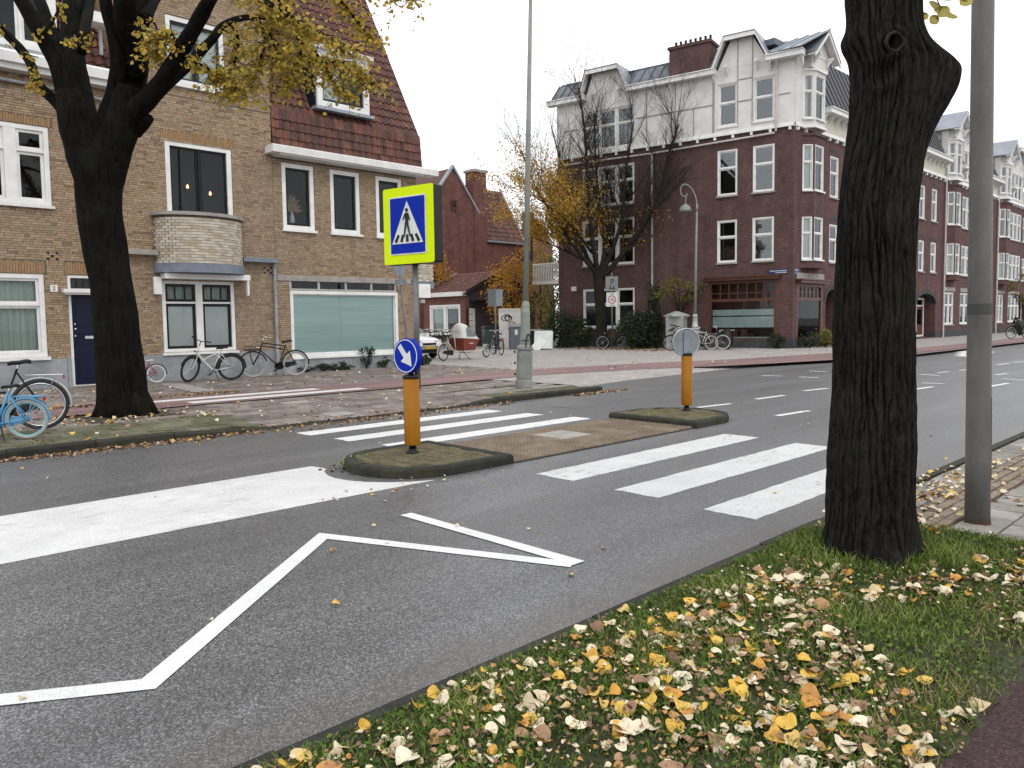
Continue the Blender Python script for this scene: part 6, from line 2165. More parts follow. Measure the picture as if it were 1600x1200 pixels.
# tufts at the islands
for (u, v, lb_) in ((552, 728, 'rosette of green weed at the rounded end of the nearer island'), (1022, 655, 'tuft of grass on the edge of the farther island')):
    c = G(u, v, 0.02)
    t_ = thing('weed', lb_, 'weed', c)
    m_ = MB()
    for k in range(90):
        a = rnd.uniform(0, 6.28)
        l_ = rnd.uniform(.08, .2)
        d_ = Vector((math.cos(a), math.sin(a), 0))
        s_ = Vector((-d_.y, d_.x, 0)) * rnd.uniform(.006, .014)
        o = Vector((rnd.gauss(0, .08), rnd.gauss(0, .06), 0))
        e = rnd.uniform(.25, .9)
        m_.add([o - s_ * .5, o + s_ * .5, o + d_ * l_ * .6 + s_ + Vector((0, 0, l_ * e * .7)), o + d_ * l_ * .6 - s_ + Vector((0, 0, l_ * e * .7)), o + d_ * l_ + Vector((0, 0, l_ * e * .5))], [(0, 1, 2, 3), (3, 2, 4)], rnd.uniform(.4, .9))
    m_.build('blade', MT['grass'], t_, kind='stuff')
    # crumbly soil around it
    m_ = MB()
    for k in range(60):
        o = Vector((rnd.gauss(.12, .26), rnd.gauss(-.1, .16), -.015))
        r_ = rnd.uniform(.01, .035)
        m_.lathe([(r_, 0), (r_ * .8, r_ * .5), (r_ * .2, r_ * .8)], 6, o)
    m_.build('soil', MT['soil'], t_, kind='stuff')
# ================================================================== street furniture
MT['signyel'] = nm('fluorescent_yellow', (0.58, 0.72, 0.002), (0.55, 0.69, 0.002), 0.5, 1, spec=.1)
MT['signblue'] = nm('sign_blue', (0.002, 0.020, 0.30), (0.002, 0.018, 0.28), 0.5, 1, spec=.08)
MT['signwhite'] = nm('sign_white', (0.62, 0.63, 0.62), None, 0.35)
MT['signred'] = nm('sign_red', (0.42, 0.02, 0.02), None, 0.35)
MT['amber'] = nm('amber_beacon', (0.31, 0.135, 0.008), (0.23, 0.085, 0.005), 0.45, 1.4, stretch=(1, 1, .3), spec=.15)
MT['pole'] = nm('galvanised', (0.17, 0.17, 0.165), (0.12, 0.12, 0.117), 0.5, 3, metal=.4)
MT['greygreen'] = nm('grey_green_paint', (0.235, 0.25, 0.225), (0.165, 0.175, 0.155), 0.5, 2.0, .1, 40, fine=.06)
MT['signback'] = nm('sign_back', (0.23, 0.26, 0.28), (0.16, 0.185, 0.20), 0.45, 2.2, metal=.4)
MT['polegrey'] = nm('weathered_pole', (0.15, 0.145, 0.138), (0.085, 0.08, 0.076), 0.55, 2.6, .1, 50, fine=.08, stretch=(1, 1, .35))
MT['cabinet'] = nm('cabinet_grey', (0.32, 0.33, 0.32), (0.25, 0.26, 0.25), 0.6, 2)
def facing(p, turn=0.0):
    """rotation about z that turns local -y towards the camera, plus an extra turn"""
    return math.atan2(p[0], -p[1]) * 0 + math.atan2(-p[0], p[1]) + turn
def beacon(loc, h, r, lbl, cat='bollard'):
    t_ = thing('beacon_bollard', lbl, cat, loc, group='amber beacon bollards on the traffic islands')
    MB().lathe([(r * .55, -.01), (r * .8, 0), (r * .8, .02), (r * .5, .04), (r * .5, .07)], 20).lathe([(r * .42, .071), (r * .42, .11)], 14).build('foot', MT['black'], t_, smooth=True)
    MB().lathe([(r * .96, .10), (r, .112), (r, h)], 28).build('column', MT['amber'], t_, smooth=True)
    MB().lathe([(r * 1.05, h + .001), (r * 1.05, h + .03), (r * .6, h + .045)], 28).lathe([(r * .35, h + .046), (r * .35, h + .13)], 14).build('cap', MT['black'], t_, smooth=True)
    return t_
# nearer island: beacon, blue arrow sign above it, crossing sign on its pole
pI = G(645, 705, 0.0)
pI = Vector((pI.x, pI.y, .128))
pI = G(645, 708, .108)
pI.z = .106
b1 = beacon(pI, 0.86, 0.092, 'amber beacon column below the blue arrow sign on the nearer island')
dI = depth(pI)
top = AT(641, 413, dI)
yawI = facing(pI, math.radians(-46))
# round sign
cS = AT(637, 556, dI - .02)
rs_ = thing('arrow_sign', 'round blue sign with white arrow pointing down right on the amber beacon', 'traffic sign', cS, yawI)
def disc(mb, R, y0, y1, n=48, tint=None):
    vs = [(R * math.cos(2 * math.pi * k / n), y0, R * math.sin(2 * math.pi * k / n)) for k in range(n)] + [(R * math.cos(2 * math.pi * k / n), y1, R * math.sin(2 * math.pi * k / n)) for k in range(n)]
    mb.add(vs, [tuple(range(n)), tuple(range(2 * n - 1, n - 1, -1))] + [(k + n, (k + 1) % n + n, (k + 1) % n, k) for k in range(n)])
    return mb
m_ = disc(MB(), .2, -.035, .035)
m_.build('sign_box', MT['signblue'], rs_)
m_ = MB()
nq = 48
for k in range(nq):
    a, b = 2 * math.pi * k / nq, 2 * math.pi * (k + 1) / nq
    m_.slab([(r * math.cos(x), -.039, r * math.sin(x)) for r, x in ((.188, a), (.188, b), (.177, b), (.177, a))], (0, .003, 0))
m_.build('white_ring', MT['signwhite'], rs_)
ar = [(-.035, .16), (.035, .16), (.035, .0), (.105, .0), (0, -.165), (-.105, .0), (-.035, .0)]
ca, sa = math.cos(math.radians(40)), math.sin(math.radians(40))
MB().slab([(.93 * (x * ca - z * sa), -.039, .93 * (x * sa + z * ca)) for x, z in ar], (0, .003, 0)).build('arrow', MT['signwhite'], rs_)
MB().box(-.06, .06, .036, .09, -.16, .16).build('bracket', MT['black'], rs_)
# crossing sign
cC = AT(638.5, 352, dI)
yawC = facing(pI, math.radians(-42))
cs_ = thing('crossing_sign', 'large fluorescent yellow pedestrian crossing sign box on a grey pole', 'traffic sign', cC, yawC)
cs_.scale = (.94, .94, .94)
Wc, Hc = .395, .455
MB().tube([(0, .10, -Hc - 1.52), (0, .10, -Hc + .1)], .036, 16).build('pole', MT['pole'], cs_, smooth=True)
def rrect(w_, h_, r, n=5):
    pts = []
    for (cx, cz, a0) in ((w_ - r, h_ - r, 0), (-w_ + r, h_ - r, 90), (-w_ + r, -h_ + r, 180), (w_ - r, -h_ + r, 270)):
        for k in range(n + 1):
            a = math.radians(a0 + 90 * k / n)
            pts.append((cx + r * math.cos(a), cz + r * math.sin(a)))
    return pts
MB().slab([(x, .0, z) for x, z in rrect(Wc + .004, Hc + .004, .03)], (0, .15, 0)).build('box', MT['black'], cs_)
MB().slab([(x, -.012, z) for x, z in rrect(Wc, Hc, .028)], (0, .0115, 0)).build('yellow_panel', MT['signyel'], cs_)
MB().slab([(x, -.020, z + .0) for x, z in rrect(.288, .345, .02)], (0, .0075, 0)).build('white_border', MT['signwhite'], cs_)
MB().slab([(x, -.024, z + .0) for x, z in rrect(.272, .329, .012)], (0, .0035, 0)).build('blue_panel', MT['signblue'], cs_)
MB().slab([(-.245, -.028, -.215), (.245, -.028, -.215), (0, -.028, .285)], (0, .0035, 0)).build('white_triangle', MT['signwhite'], cs_)
bk = MB()
def strip2(a, b, w0, w1, y=-.032):
    a, b = Vector((a[0], 0, a[1])), Vector((b[0], 0, b[1]))
    d_ = (b - a).normalized()
    n_ = Vector((-d_.z, 0, d_.x))
    bk.slab([(q.x, y, q.z) for q in (a - n_ * w0, b - n_ * w1, b + n_ * w1, a + n_ * w0)], (0, .0035, 0))
for k in range(5):
    t0 = -.186 + k * .093
    strip2((t0 * 1.0, -.195), (t0 * .72, -.11), .021, .017)
bk.build('crossing_bars', MT['black'], cs_)
bk = MB()
bk.slab([(.0 + .021 * math.cos(q), -.0365, .178 + .024 * math.sin(q)) for q in [6.283 * k / 16 for k in range(16)]], (0, .0035, 0))
bk.slab([(x, -.0365, z) for x, z in ((-.022, .145), (.022, .145), (.03, .12), (.022, .03), (-.018, .03), (-.026, .12))], (0, .0035, 0))
strip2((-.018, .135), (-.058, .065), .009, .007, -.041)
strip2((.02, .135), (.052, .055), .009, .007, -.041)
strip2((-.008, .04), (-.045, -.14), .014, .008, -.041)
strip2((.008, .04), (.052, -.135), .014, .008, -.041)
bk.build('pedestrian_symbol', MT['black'], cs_)
# farther island
pJ = G(1073, 642, .108)
pJ.z = .106
b2 = beacon(pJ, .90, .087, 'amber beacon column below the grey disc on the farther island')
dJ = depth(pJ)
cS2 = AT(1071, 535, dJ)
gs_ = thing('sign_back', 'round grey back of an arrow sign on the farther amber beacon', 'traffic sign', cS2, facing(cS2, math.radians(22)))
disc(MB(), .225, -.03, .03).build('sign_plate', MT['signback'], gs_)
m_ = MB().ring(.222, .012, 40, 6, (0, -.03, 0))
m_.build('rim', MT['alu'], gs_, smooth=True)
MB().box(-.045, .045, -.055, -.031, -.2, .17).build('bracket', MT['signback'], gs_)
# tall mast at the far kerb
pm_ = G(819, 607, .09)
dm_ = depth(pm_)
mast = thing('mast', 'tall thin grey mast with heavy stepped base at the far kerb', 'mast', pm_)
def MP(u, v):
    return AT(u, v, dm_) - pm_
k_ = dm_ / FPX
lean = (AT(829, 0, dm_) - pm_)
lean = Vector((lean.x / lean.z, lean.y / lean.z, 1))
def on(z, r):
    return (lean * z, r)
m_ = MB()
zs = [(0, 13.5), (.06, 14), (.18, 13.5), (.2, 12), (.25, 12.5), (.82, 12), (.84, 11), (.88, 13.2), (.93, 13.2), (.95, 11.5), (.98, 8.5), (1.05, 8.2), (1.62, 7), (1.64, 7.2), (1.72, 7.2), (1.76, 6.5), (1.86, 6.2), (1.95, 4.6)]
m_.tube([lean * a for a, r in zs], [r * k_ for a, r in zs], 24)
m_.build('base', MT['greygreen'], mast)
m_ = MB()
m_.tube([lean * 1.951, lean * 5, lean * 9.3], [4.4 * k_, 4.0 * k_, 2.6 * k_], 14)
m_.tube([lean * 9.301, lean * 9.36], [3.1 * k_] * 2, 14)
m_.tube([lean * 9.361, lean * 12.5], [2.2 * k_, 1.8 * k_], 12)
m_.build('shaft', MT['greygreen'], mast, smooth=True)
m_ = MB()
for z in (.3, .55, .8):
    m_.lathe([(.02, 0), (.02, .05)], 8, (-CAMR.x * .2, -CAMR.y * .2, z))
m_.build('hinge', MT['black'], mast)
m_ = MB()
o = lean * 3.1
m_.M = Matrix.Translation(o + CAMR * .1) @ Matrix.Rotation(math.radians(-44), 4, 'Z')
m_.slab([(-.03, -.03, -.27), (.04, -.03, -.27), (.04, -.03, .27), (-.0, -.03, .27)], (0, .06, 0))
m_.slab([(-.24, .04, -.27), (-.14, .04, -.27), (-.14, .04, -.08)], (0, .05, 0))
m_.build('sign_edge', MT['black'], mast)
lk = thing('bicycle_lock', 'black bicycle lock hanging round the base of the mast', 'lock', pm_)
m_ = MB().tube(smooth_path([lean * .93 - CAMF * .2 + CAMR * .02, lean * 1.1 - CAMF * .16 + CAMR * .03, lean * 1.22 - CAMF * .14 + CAMR * .07, lean * 1.1 - CAMF * .16 + CAMR * .12, lean * .93 - CAMF * .2 + CAMR * .12]), .014, 8)
m_.tube([lean * 1.08 - CAMF * .17 - CAMR * .08, lean * 1.08 - CAMF * .17 + CAMR * .1], .012, 6)
m_.build('chain', MT['black'], lk)
# near pole
pn = G(1527, 816, .04)
dn = depth(pn)
tp_ = AT(1536, 0, dn) - pn
ln_ = Vector((tp_.x / tp_.z, tp_.y / tp_.z, 1))
np2 = thing('street_pole', 'thick weathered grey pole on the near pavement', 'pole', pn)
r0 = 18.0 * dn / FPX
MB().tube([ln_ * -.02, ln_ * .5, ln_ * 2.2, ln_ * 5.5, ln_ * 7.5], [r0, r0 * .99, r0 * .90, r0 * .8, r0 * .7], 40).build('shaft', MT['polegrey'], np2, smooth=True)
m_ = MB()
a0 = math.atan2(-(CAMF - CAMR * 1.1).y, -(CAMF - CAMR * 1.1).x)
c = .36
h_ = MB()
for (z0, z1, aa, ab) in ((.33, .95, a0 - .05, a0 + .55),):
    q = []
    for k in range(9):
        a = aa + (ab - aa) * k / 8
        q.append((math.cos(a), math.sin(a)))
    for k in range(8):
        R_ = r0 * 1.005
        h_.slab([tuple(ln_ * z0 + Vector((q[k][0] * R_, q[k][1] * R_, 0))), tuple(ln_ * z0 + Vector((q[k + 1][0] * R_, q[k + 1][1] * R_, 0))), tuple(ln_ * z1 + Vector((q[k + 1][0] * R_ * .96, q[k + 1][1] * R_ * .96, 0))), tuple(ln_ * z1 + Vector((q[k][0] * R_ * .96, q[k][1] * R_ * .96, 0)))], Vector((q[k][0], q[k][1], 0)) * .003)
h_.build('hatch', MT['polegrey'], np2)
MB().tube([ln_ * 1.56, ln_ * 1.60, ln_ * 1.64], [r0 * .945, r0 * .95, r0 * .94], 40, cap=False).build('tape_band', nm('old_tape', (.06, .06, .058), None, .7), np2)
MB().tube([ln_ * -.005, ln_ * .03], [r0 * 1.06, r0 * 1.03], 32).build('foot_rust', nm('rust', (.06, .035, .025), None, .9), np2)
# lantern by the corner building
pl = AT(1086, 540, 38.0)
pl.z = .09
lamp = thing('street_lamp', 'pale green curled lamp post with dome shade by the maroon wall', 'street lamp', pl)
kq = 38 / FPX
def LP(u, v):
    return AT(u, v, 38.0) - pl
m_ = MB().lathe([(.30, 0), (.30, .12), (.2, .2), (.19, .95), (.24, .98), (.24, 1.03), (.15, 1.06), (.11, 1.6), (.13, 1.62), (.13, 1.68), (.085, 1.72)], 16)
m_.build('base', nm('pale_lamp_base', (.42, .44, .41), (.3, .32, .3), .5, 3), lamp, smooth=True)
m_ = MB().tube([(0, 0, 1.72), tuple(LP(1087.5, 400)), tuple(LP(1089, 322))], [.075, .06, .05], 10)
m_.tube([tuple(LP(1089, 330)), tuple(LP(1089, 318))], [.075, .05], 10)
m_.build('post', MT['greygreen'], lamp, smooth=True)
m_ = MB().tube(smooth_path([LP(1089, 320), LP(1086, 305), LP(1079, 293), LP(1071, 288), LP(1065, 291), LP(1063.5, 299), LP(1066, 306), LP(1071, 307), LP(1074, 303)]), .035, 6)
m_.tube(smooth_path([LP(1074, 302), LP(1072, 308), LP(1071, 318)]), .03, 6)
m_.build('curled_arm', MT['greygreen'], lamp, smooth=True)
q = LP(1071, 331)
m_ = MB().lathe([(.30, 0), (.29, .12), (.24, .24), (.14, .33), (.05, .37), (.04, .42)], 20, q)
m_.build('shade', MT['greygreen'], lamp, smooth=True)
# sign post with the zone signs
p3 = AT(956.5, 545, 39.5)
p3.z = .09
def P3(u, v):
    return AT(u, v, 39.5) - p3
zs_ = thing('zone_sign', 'post with grey parking panel above a white 30 zone sign in front of the tree', 'traffic sign', p3, facing(p3))
k3 = 39.5 / FPX
MB().tube([(0, .06, 0), (0, .06, 3.9)], .04, 8).build('post', MT['pole'], zs_, smooth=True)
def zz3(v):
    return AT(957, v, 39.5).z - .09
z0, z1 = zz3(455), zz3(432)
MB().box(-.31, .31, -.01, .02, z0, z1).build('parking_panel', MT['signback'], zs_)
MB().box(-.27, .27, -.016, -.011, z0 + .04, z1 - .04).build('panel_face', nm('panel_grey', (.2, .205, .2), None, .4), zs_)
text('P', .42, MT['black'], zs_, (0.02, -.02, (z0 + z1) / 2 + .08))
MB().box(-.14, .16, -.022, -.0165, z0 + .10, z0 + .14).box(-.1, -.05, -.022, -.0165, z0 + .14, z0 + .28).box(.06, .11, -.022, -.0165, z0 + .14, z0 + .28).build('meter_symbol', MT['black'], zs_)
z0, z1 = zz3(479), zz3(457)
MB().box(-.28, .28, -.01, .02, z0, z1).build('zone_panel', MT['signwhite'], zs_)
zc = (z0 + z1) / 2
m_ = MB()
for k in range(32):
    a, b = 2 * math.pi * k / 32, 2 * math.pi * (k + 1) / 32
    m_.slab([(r * math.cos(x), -.016, zc + r * math.sin(x)) for r, x in ((.21, a), (.21, b), (.165, b), (.165, a))], (0, .004, 0))
m_.build('red_ring', MT['signred'], zs_)
text('30', .2, MT['black'], zs_, (0, -.017, zc))
text('zone', .11, MT['black'], zs_, (0, -.017, z1 - .07))
text('zone', .11, MT['black'], zs_, (0, -.017, z0 + .07))
# leaning sign seen from behind, beside the crossing sign
pz = G(640, 578, .09)
dz = depth(pz)
ls = thing('sign_back', 'leaning thin pole with a round sign back behind the crossing sign', 'traffic sign', pz)
def PZ(u, v):
    return AT(u, v, dz) - pz
MB().tube([(0, 0, 0), tuple(PZ(636, 530)), tuple(PZ(623, 410))], .035, 10).build('pole', MT['pole'], ls, smooth=True)
m_ = MB()
m_.M = Matrix.Translation(PZ(623, 418)) @ Matrix.Rotation(facing(pz, math.radians(52)), 4, 'Z')
disc(m_, .30, -.04, -.02, 32)
m_.M = None
m_.build('sign_plate', MT['signback'], ls)
m_ = MB()
m_.M = Matrix.Translation(PZ(627, 441)) @ Matrix.Rotation(facing(pz, math.radians(-25)), 4, 'Z')
m_.box(-.2, .2, -.05, -.02, -.09, .09)
m_.M = None
m_.build('under_plate', MT['signback'], ls)
# sign backs by the side street
ps = AT(775, 553, 36)
ps.z = .09
sb = thing('sign_back', 'pair of grey rectangular sign backs on one post by the dark bin', 'traffic sign', ps, facing(ps))
MB().tube([(0, 0, 0), (0, 0, 3.0)], .035, 8).build('post', MT['pole'], sb, smooth=True)
for s_ in (-1, 1):
    m_ = MB()
    m_.M = Matrix.Rotation(s_ * .5, 4, 'Z')
    m_.box(*((-.36, -.02) if s_ < 0 else (.02, .36)), -.06, -.04, 2.22, 3.0)
    m_.build('sign_plate', MT['signback'], sb)
# bins, cabinet, mattress, graffiti panel
def rear(name, label, cat, u, dep_, turn=0.0, z=.09, group=None):
    p = AT(u, 540, dep_)
    return thing(name, label, cat, (p.x, p.y, z), facing(p, turn), group)
bn = rear('litter_container', 'dark green rubbish container by the workshop wall', 'rubbish bin', 766.5, 42, .25)
MB().bbox(-.4, .4, -.4, .4, 0, 1.15, .03).build('body', nm('dark_green', (.012, .028, .024), None, .45), bn)
MB().bbox(-.42, .42, -.42, .42, 1.152, 1.27, .05).build('lid', MT['black'], bn)
bn = rear('waste_bin', 'grey underground waste bin with a small hatch left of the mast', 'rubbish bin', 806, 41, .15)
MB().bbox(-.33, .33, -.33, .33, 0, 1.18, .03).build('body', nm('violet_grey', (.105, .105, .13), None, .45), bn)
MB().slab([(-.35, -.37, 1.182), (.35, -.37, 1.182), (.35, .35, 1.32), (-.35, .35, 1.32)], (0, 0, .05)).build('lid', MT['signback'], bn)
MB().bbox(-.1, .06, -.35, -.332, .78, 1.05, .004).build('hatch', MT['signwhite'], bn)
gp = rear('graffiti_panel', 'white panel with red scribbled graffiti behind the grey bin', 'panel', 797, 43.4, .05)
MB().box(-.62, .62, 0, .06, 0, 2.2).box(-.62, .62, -.03, -.002, 2.1, 2.22).build('board', MT['offwhite'], gp)
m_ = MB()
for k in range(3):
    cx, cz = rnd.uniform(-.1, .25), 1.25 + .12 * k
    m_.tube(smooth_path([(cx + .22 * math.cos(a) * rnd.uniform(.5, 1.1), -.008, cz - .2 + .16 * math.sin(a * 1.0) * rnd.uniform(.5, 1.2)) for a in [i * .9 for i in range(9)]], 4), .022, 4)
m_.build('red_scribble', MT['signred'], gp)
m_ = MB()
for k in range(3):
    cx, cz = rnd.uniform(-.25, .1), 1.7
    m_.tube(smooth_path([(cx + .25 * math.cos(a) * rnd.uniform(.4, 1.2), -.008, cz + .2 * math.sin(a) * rnd.uniform(.4, 1.2)) for a in [i * .8 for i in range(10)]], 4), .018, 4)
m_.build('dark_scribble', MT['dark'], gp)
cbn = rear('utility_cabinet', 'grey utility cabinet with hipped roof and torn posters by the maroon wall', 'cabinet', 1057, 38.6, -.3)
MB().box(-.44, .44, -.35, .35, 0, 1.62).build('body', MT['cabinet'], cbn)
MB().lathe([(.68, 0), (.68, .06), (.12, .26)], 4, (0, 0, 1.622)).build('roof', MT['cabinet'], cbn)
pt = MB()
for k in range(7):
    x, z = rnd.uniform(-.2, .2), .75 + k * .07
    pt.box(x - .16, x + .12, -.356 - .001 * k, -.352 - .001 * k, z, z + .05)
pt.build('poster', MT['black'], cbn)
MB().box(-.15, .12, -.37, -.362, .62, .76).build('orange_poster', MT['oleaf'], cbn)
mtt = rear('mattress', 'white mattress leaning outside by the mast', 'mattress', 848, 39.5, -.2)
m_ = MB()
m_.M = Matrix.Rotation(math.radians(-14), 4, 'X')
m_.bbox(-.46, .5, -.1, .1, .06, 1.0, .03)
m_.build('pad', nm('mattress_white', (.62, .65, .62), (.52, .55, .52), .85, 3), mtt)
m_ = MB()
m_.M = Matrix.Translation((-.45, -.06, .02)) @ Matrix.Rotation(.7, 4, 'Y') @ Matrix.Rotation(math.radians(-14), 4, 'X')
m_.bbox(-.2, .25, -.12, .0, 0, .7, .02)
m_.build('folded_sheet', MT['blind'], mtt)
fb = rear('street_bin', 'low dark planter box behind the mattress', 'planter', 838, 42.5)
MB().box(-.75, .75, -.3, .3, 0, .95).build('box', MT['dark'], fb)
MB().box(-.8, .8, -.35, .35, .952, 1.05).build('rim', MT['concrete'], fb)
# ================================================================== bicycles, cargo bike, car
def tubem(p, r, n=8):
    return MB().tube(p, r, n)
def bicycle(label, loc, heading, col='black', R=.345, wb=1.08, tyre='rubber', rim='alu', saddle='black', style='step', rack=True, guard='black', group=None, steer=0.0, lean=0.0, spokes=True, front_rack=False, chaincase=True, saddle_h=None, bar_h=None, tr=.016, kick=True):
    """origin midway between the wheels on the ground, +x is forward"""
    M_ = Matrix.Translation(loc) @ Matrix.Rotation(heading, 4, 'Z') @ Matrix.Rotation(lean, 4, 'X')
    t_ = thing('bicycle', label, 'bicycle', group=group, M=M_)
    rw, fw_ = Vector((-wb / 2, 0, R)), Vector((wb / 2, 0, R))
    s = R / .345
    bb = Vector((-wb / 2 + .46 * s, 0, R * .82))
    sh_ = saddle_h or .93 * s
    bh_ = bar_h or 1.06 * s
    st = Vector((-wb / 2 + .22 * s, 0, sh_))
    hd_t = Vector((wb / 2 - .26 * s, 0, bh_ - .16 * s))
    hd_b = Vector((wb / 2 - .19 * s, 0, R + .37 * s))
    seat_j = bb.lerp(st, .80)
    f = MB()
    f.tube([bb, bb.lerp(st, .86)], tr, 8)
    if style == 'step':
        f.tube(smooth_path([hd_b + Vector((0, 0, .04)), bb.lerp(hd_b, .45) + Vector((0, 0, -.03 * s)), bb]), tr * 1.25, 8)
        f.tube(smooth_path([hd_t - Vector((0, 0, .05)), bb.lerp(hd_t, .5) + Vector((0, 0, -.02)), bb.lerp(st, .38)]), tr, 8)
    elif style == 'mtb':
        f.tube(smooth_path([hd_b + Vector((-.0, 0, .03)), bb.lerp(hd_b, .5), bb]), tr * 1.9, 10)
        f.tube(smooth_path([bb.lerp(hd_b, .62), bb.lerp(st, .55) + Vector((.12, 0, .08)), bb.lerp(st, .6), rw]), tr * 1.2, 8)
    else:
        f.tube([hd_b + Vector((0, 0, .04)), bb], tr * 1.1, 8)
        f.tube([hd_t, seat_j], tr, 8)
        if style == 'double':
            f.tube([hd_t - Vector((0, 0, .09)), seat_j - Vector((0, 0, .1))], tr * .9, 8)
    for y in (-.05, .05):
        f.tube([bb + Vector((0, y * .6, 0)), rw + Vector((0, y, 0))], tr * .7, 6)
        f.tube([seat_j + Vector((0, y * .3, 0)), rw + Vector((0, y, 0))], tr * .65, 6)
    f.tube([hd_b, hd_t], tr * 1.3, 10)
    fr_ = f.build('frame', MT[col], t_, smooth=True)
    SM = Matrix.Translation(hd_b) @ Matrix.Rotation(steer, 4, (hd_t - hd_b).normalized()) @ Matrix.Translation(-hd_b)
    k = MB()
    k.M = SM
    for y in (-.055, .055):
        k.tube(smooth_path([hd_b + Vector((0, y * .5, -.01)), hd_b.lerp(fw_, .5) + Vector((-.01, y, 0)), fw_ + Vector((0, y, 0))]), tr * .8, 6)
    k.tube([hd_b + Vector((0, -.055, -.01)), hd_b + Vector((0, .055, -.01))], tr * .9, 6)
    k.build('fork', MT[col], t_, smooth=True)
    def wheel(c, mm):
        w_ = MB()
        w_.M = mm
        w_.ring(R - .022 * s, .022 * s, 36, 8, c)
        wo = w_.build('wheel', MT[tyre], t_, smooth=True)
        r_ = MB()
        r_.M = mm
        r_.ring(R - .052 * s, .013 * s, 36, 6, c, w=1.0)
        r_.build('rim', MT[rim], wo, smooth=True)
        h_ = MB()
        h_.M = mm
        h_.tube([c + Vector((0, -.055, 0)), c + Vector((0, .055, 0))], .022 * s, 8)
        if spokes:
            for q in range(24):
                a = 2 * math.pi * q / 24
                y = .025 if q % 2 else -.025
                h_.tube([c + Vector((.02 * math.cos(a + .8), y, .02 * math.sin(a + .8))), c + Vector(((R - .06 * s) * math.cos(a), 0, (R - .06 * s) * math.sin(a)))], .0016, 3, cap=False)
        h_.build('spokes', MT['chrome'], wo)
    wheel(rw, None)
    wheel(fw_, SM)
    if guard:
        g = MB()
        g.ring(R + .022 * s, .02 * s, 20, 6, rw, w=1.3, a0=math.radians(-5), a1=math.radians(185))
        g.build('mudguard', MT[guard], t_, smooth=True)
        g = MB()
        g.M = SM
        g.ring(R + .022 * s, .02 * s, 16, 6, fw_, w=1.3, a0=math.radians(25), a1=math.radians(165))
        g.build('mudguard', MT[guard], t_, smooth=True)
    sd_ = MB()
    n = 14
    prof = []
    vs = []
    for i in range(7):
        x = -.13 + .27 * i / 6
        wd = (.095, .105, .10, .075, .045, .03, .018)[i] * s
        zz_ = (0.0, .012, .006, -.004, -.006, -.008, -.02)[i] * s
        for (yy, hh) in ((-1, -.025), (-.75, .012), (0, .022), (.75, .012), (1, -.025), (0, -.035)):
            vs.append((st.x + x * s, yy * wd, st.z + zz_ + hh * s))
    fs = [(i * 6 + q, i * 6 + (q + 1) % 6, (i + 1) * 6 + (q + 1) % 6, (i + 1) * 6 + q) for i in range(6) for q in range(6)]
    fs += [(5, 4, 3, 2, 1, 0), tuple(36 + q for q in range(6))]
    sd_.add(vs, fs)
    so = sd_.build('saddle', MT[saddle], t_, smooth=True)
    MB().tube([bb.lerp(st, .8), st - Vector((0, 0, .03))], .013, 8).build('seat_post', MT['chrome'], so)
    h_ = MB()
    h_.M = SM
    top_ = hd_t + Vector((-.03 * s, 0, .14 * s))
    h_.tube([hd_t, top_], .013, 8)
    if style == 'mtb':
        h_.tube([top_ + Vector((-.02, -.3, .03)), top_ + Vector((.03, -.05, 0)), top_ + Vector((.03, .05, 0)), top_ + Vector((-.02, .3, .03))], .012, 8)
    else:
        for y in (-1, 1):
            h_.tube(smooth_path([top_, top_ + Vector((.06, .12 * y, .03)) * s, top_ + Vector((.0, .25 * y, .04)) * s, top_ + Vector((-.18, .28 * y, .0)) * s]), .011, 7)
    hb = h_.build('handlebar', MT['chrome' if style != 'mtb' else 'black'], t_, smooth=True)
    g = MB()
    g.M = SM
    for y in (-1, 1):
        if style == 'mtb':
            g.tube([top_ + Vector((-.0, .2 * y, .02)), top_ + Vector((-.022, .31 * y, .032))], .017, 8)
        else:
            g.tube([top_ + Vector((-.08, .275 * y, .012)) * 1.0, top_ + Vector((-.19, .28 * y, .0))], .017, 8)
    g.build('grip', MT['black'], hb)
    c_ = MB()
    c_.tube([bb + Vector((0, -.09, 0)), bb + Vector((0, .09, 0))], .02, 8)
    for y in (-1, 1):
        e = bb + Vector((.11 * s * y, .085 * y, -.10 * s * y))
        c_.tube([bb + Vector((0, .085 * y, 0)), e], .011, 6)
        c_.box(e.x - .045, e.x + .045, e.y - .01 + .03 * (y - 1) / 1, e.y + .01 + .03 * (y + 1) / 1, e.z - .01, e.z + .012)
    c_.build('pedals', MT['black'], t_)
    cc = MB()
    if chaincase:
        pts = []
        for (ce, rad, a0, a1) in ((bb, .10 * s, -90, 90), (rw, .055 * s, 90, 270)):
            for q in range(9):
                a = math.radians(a0 + (a1 - a0) * q / 8)
                pts.append((ce.x + rad * math.cos(a), -.055, ce.z + rad * math.sin(a)))
        cc.slab(pts, (0, .02, 0))
    else:
        cc.ring(.085 * s, .008, 20, 5, bb + Vector((0, -.055, 0)))
        cc.tube([bb + Vector((0, -.055, .085 * s)), rw + Vector((0, -.055, .04))], .006, 4)
        cc.tube([bb + Vector((0, -.055, -.085 * s)), rw + Vector((0, -.055, -.04))], .006, 4)
    cc.build('chain_case', MT['black' if col not in ('kidblue',) else col], t_)
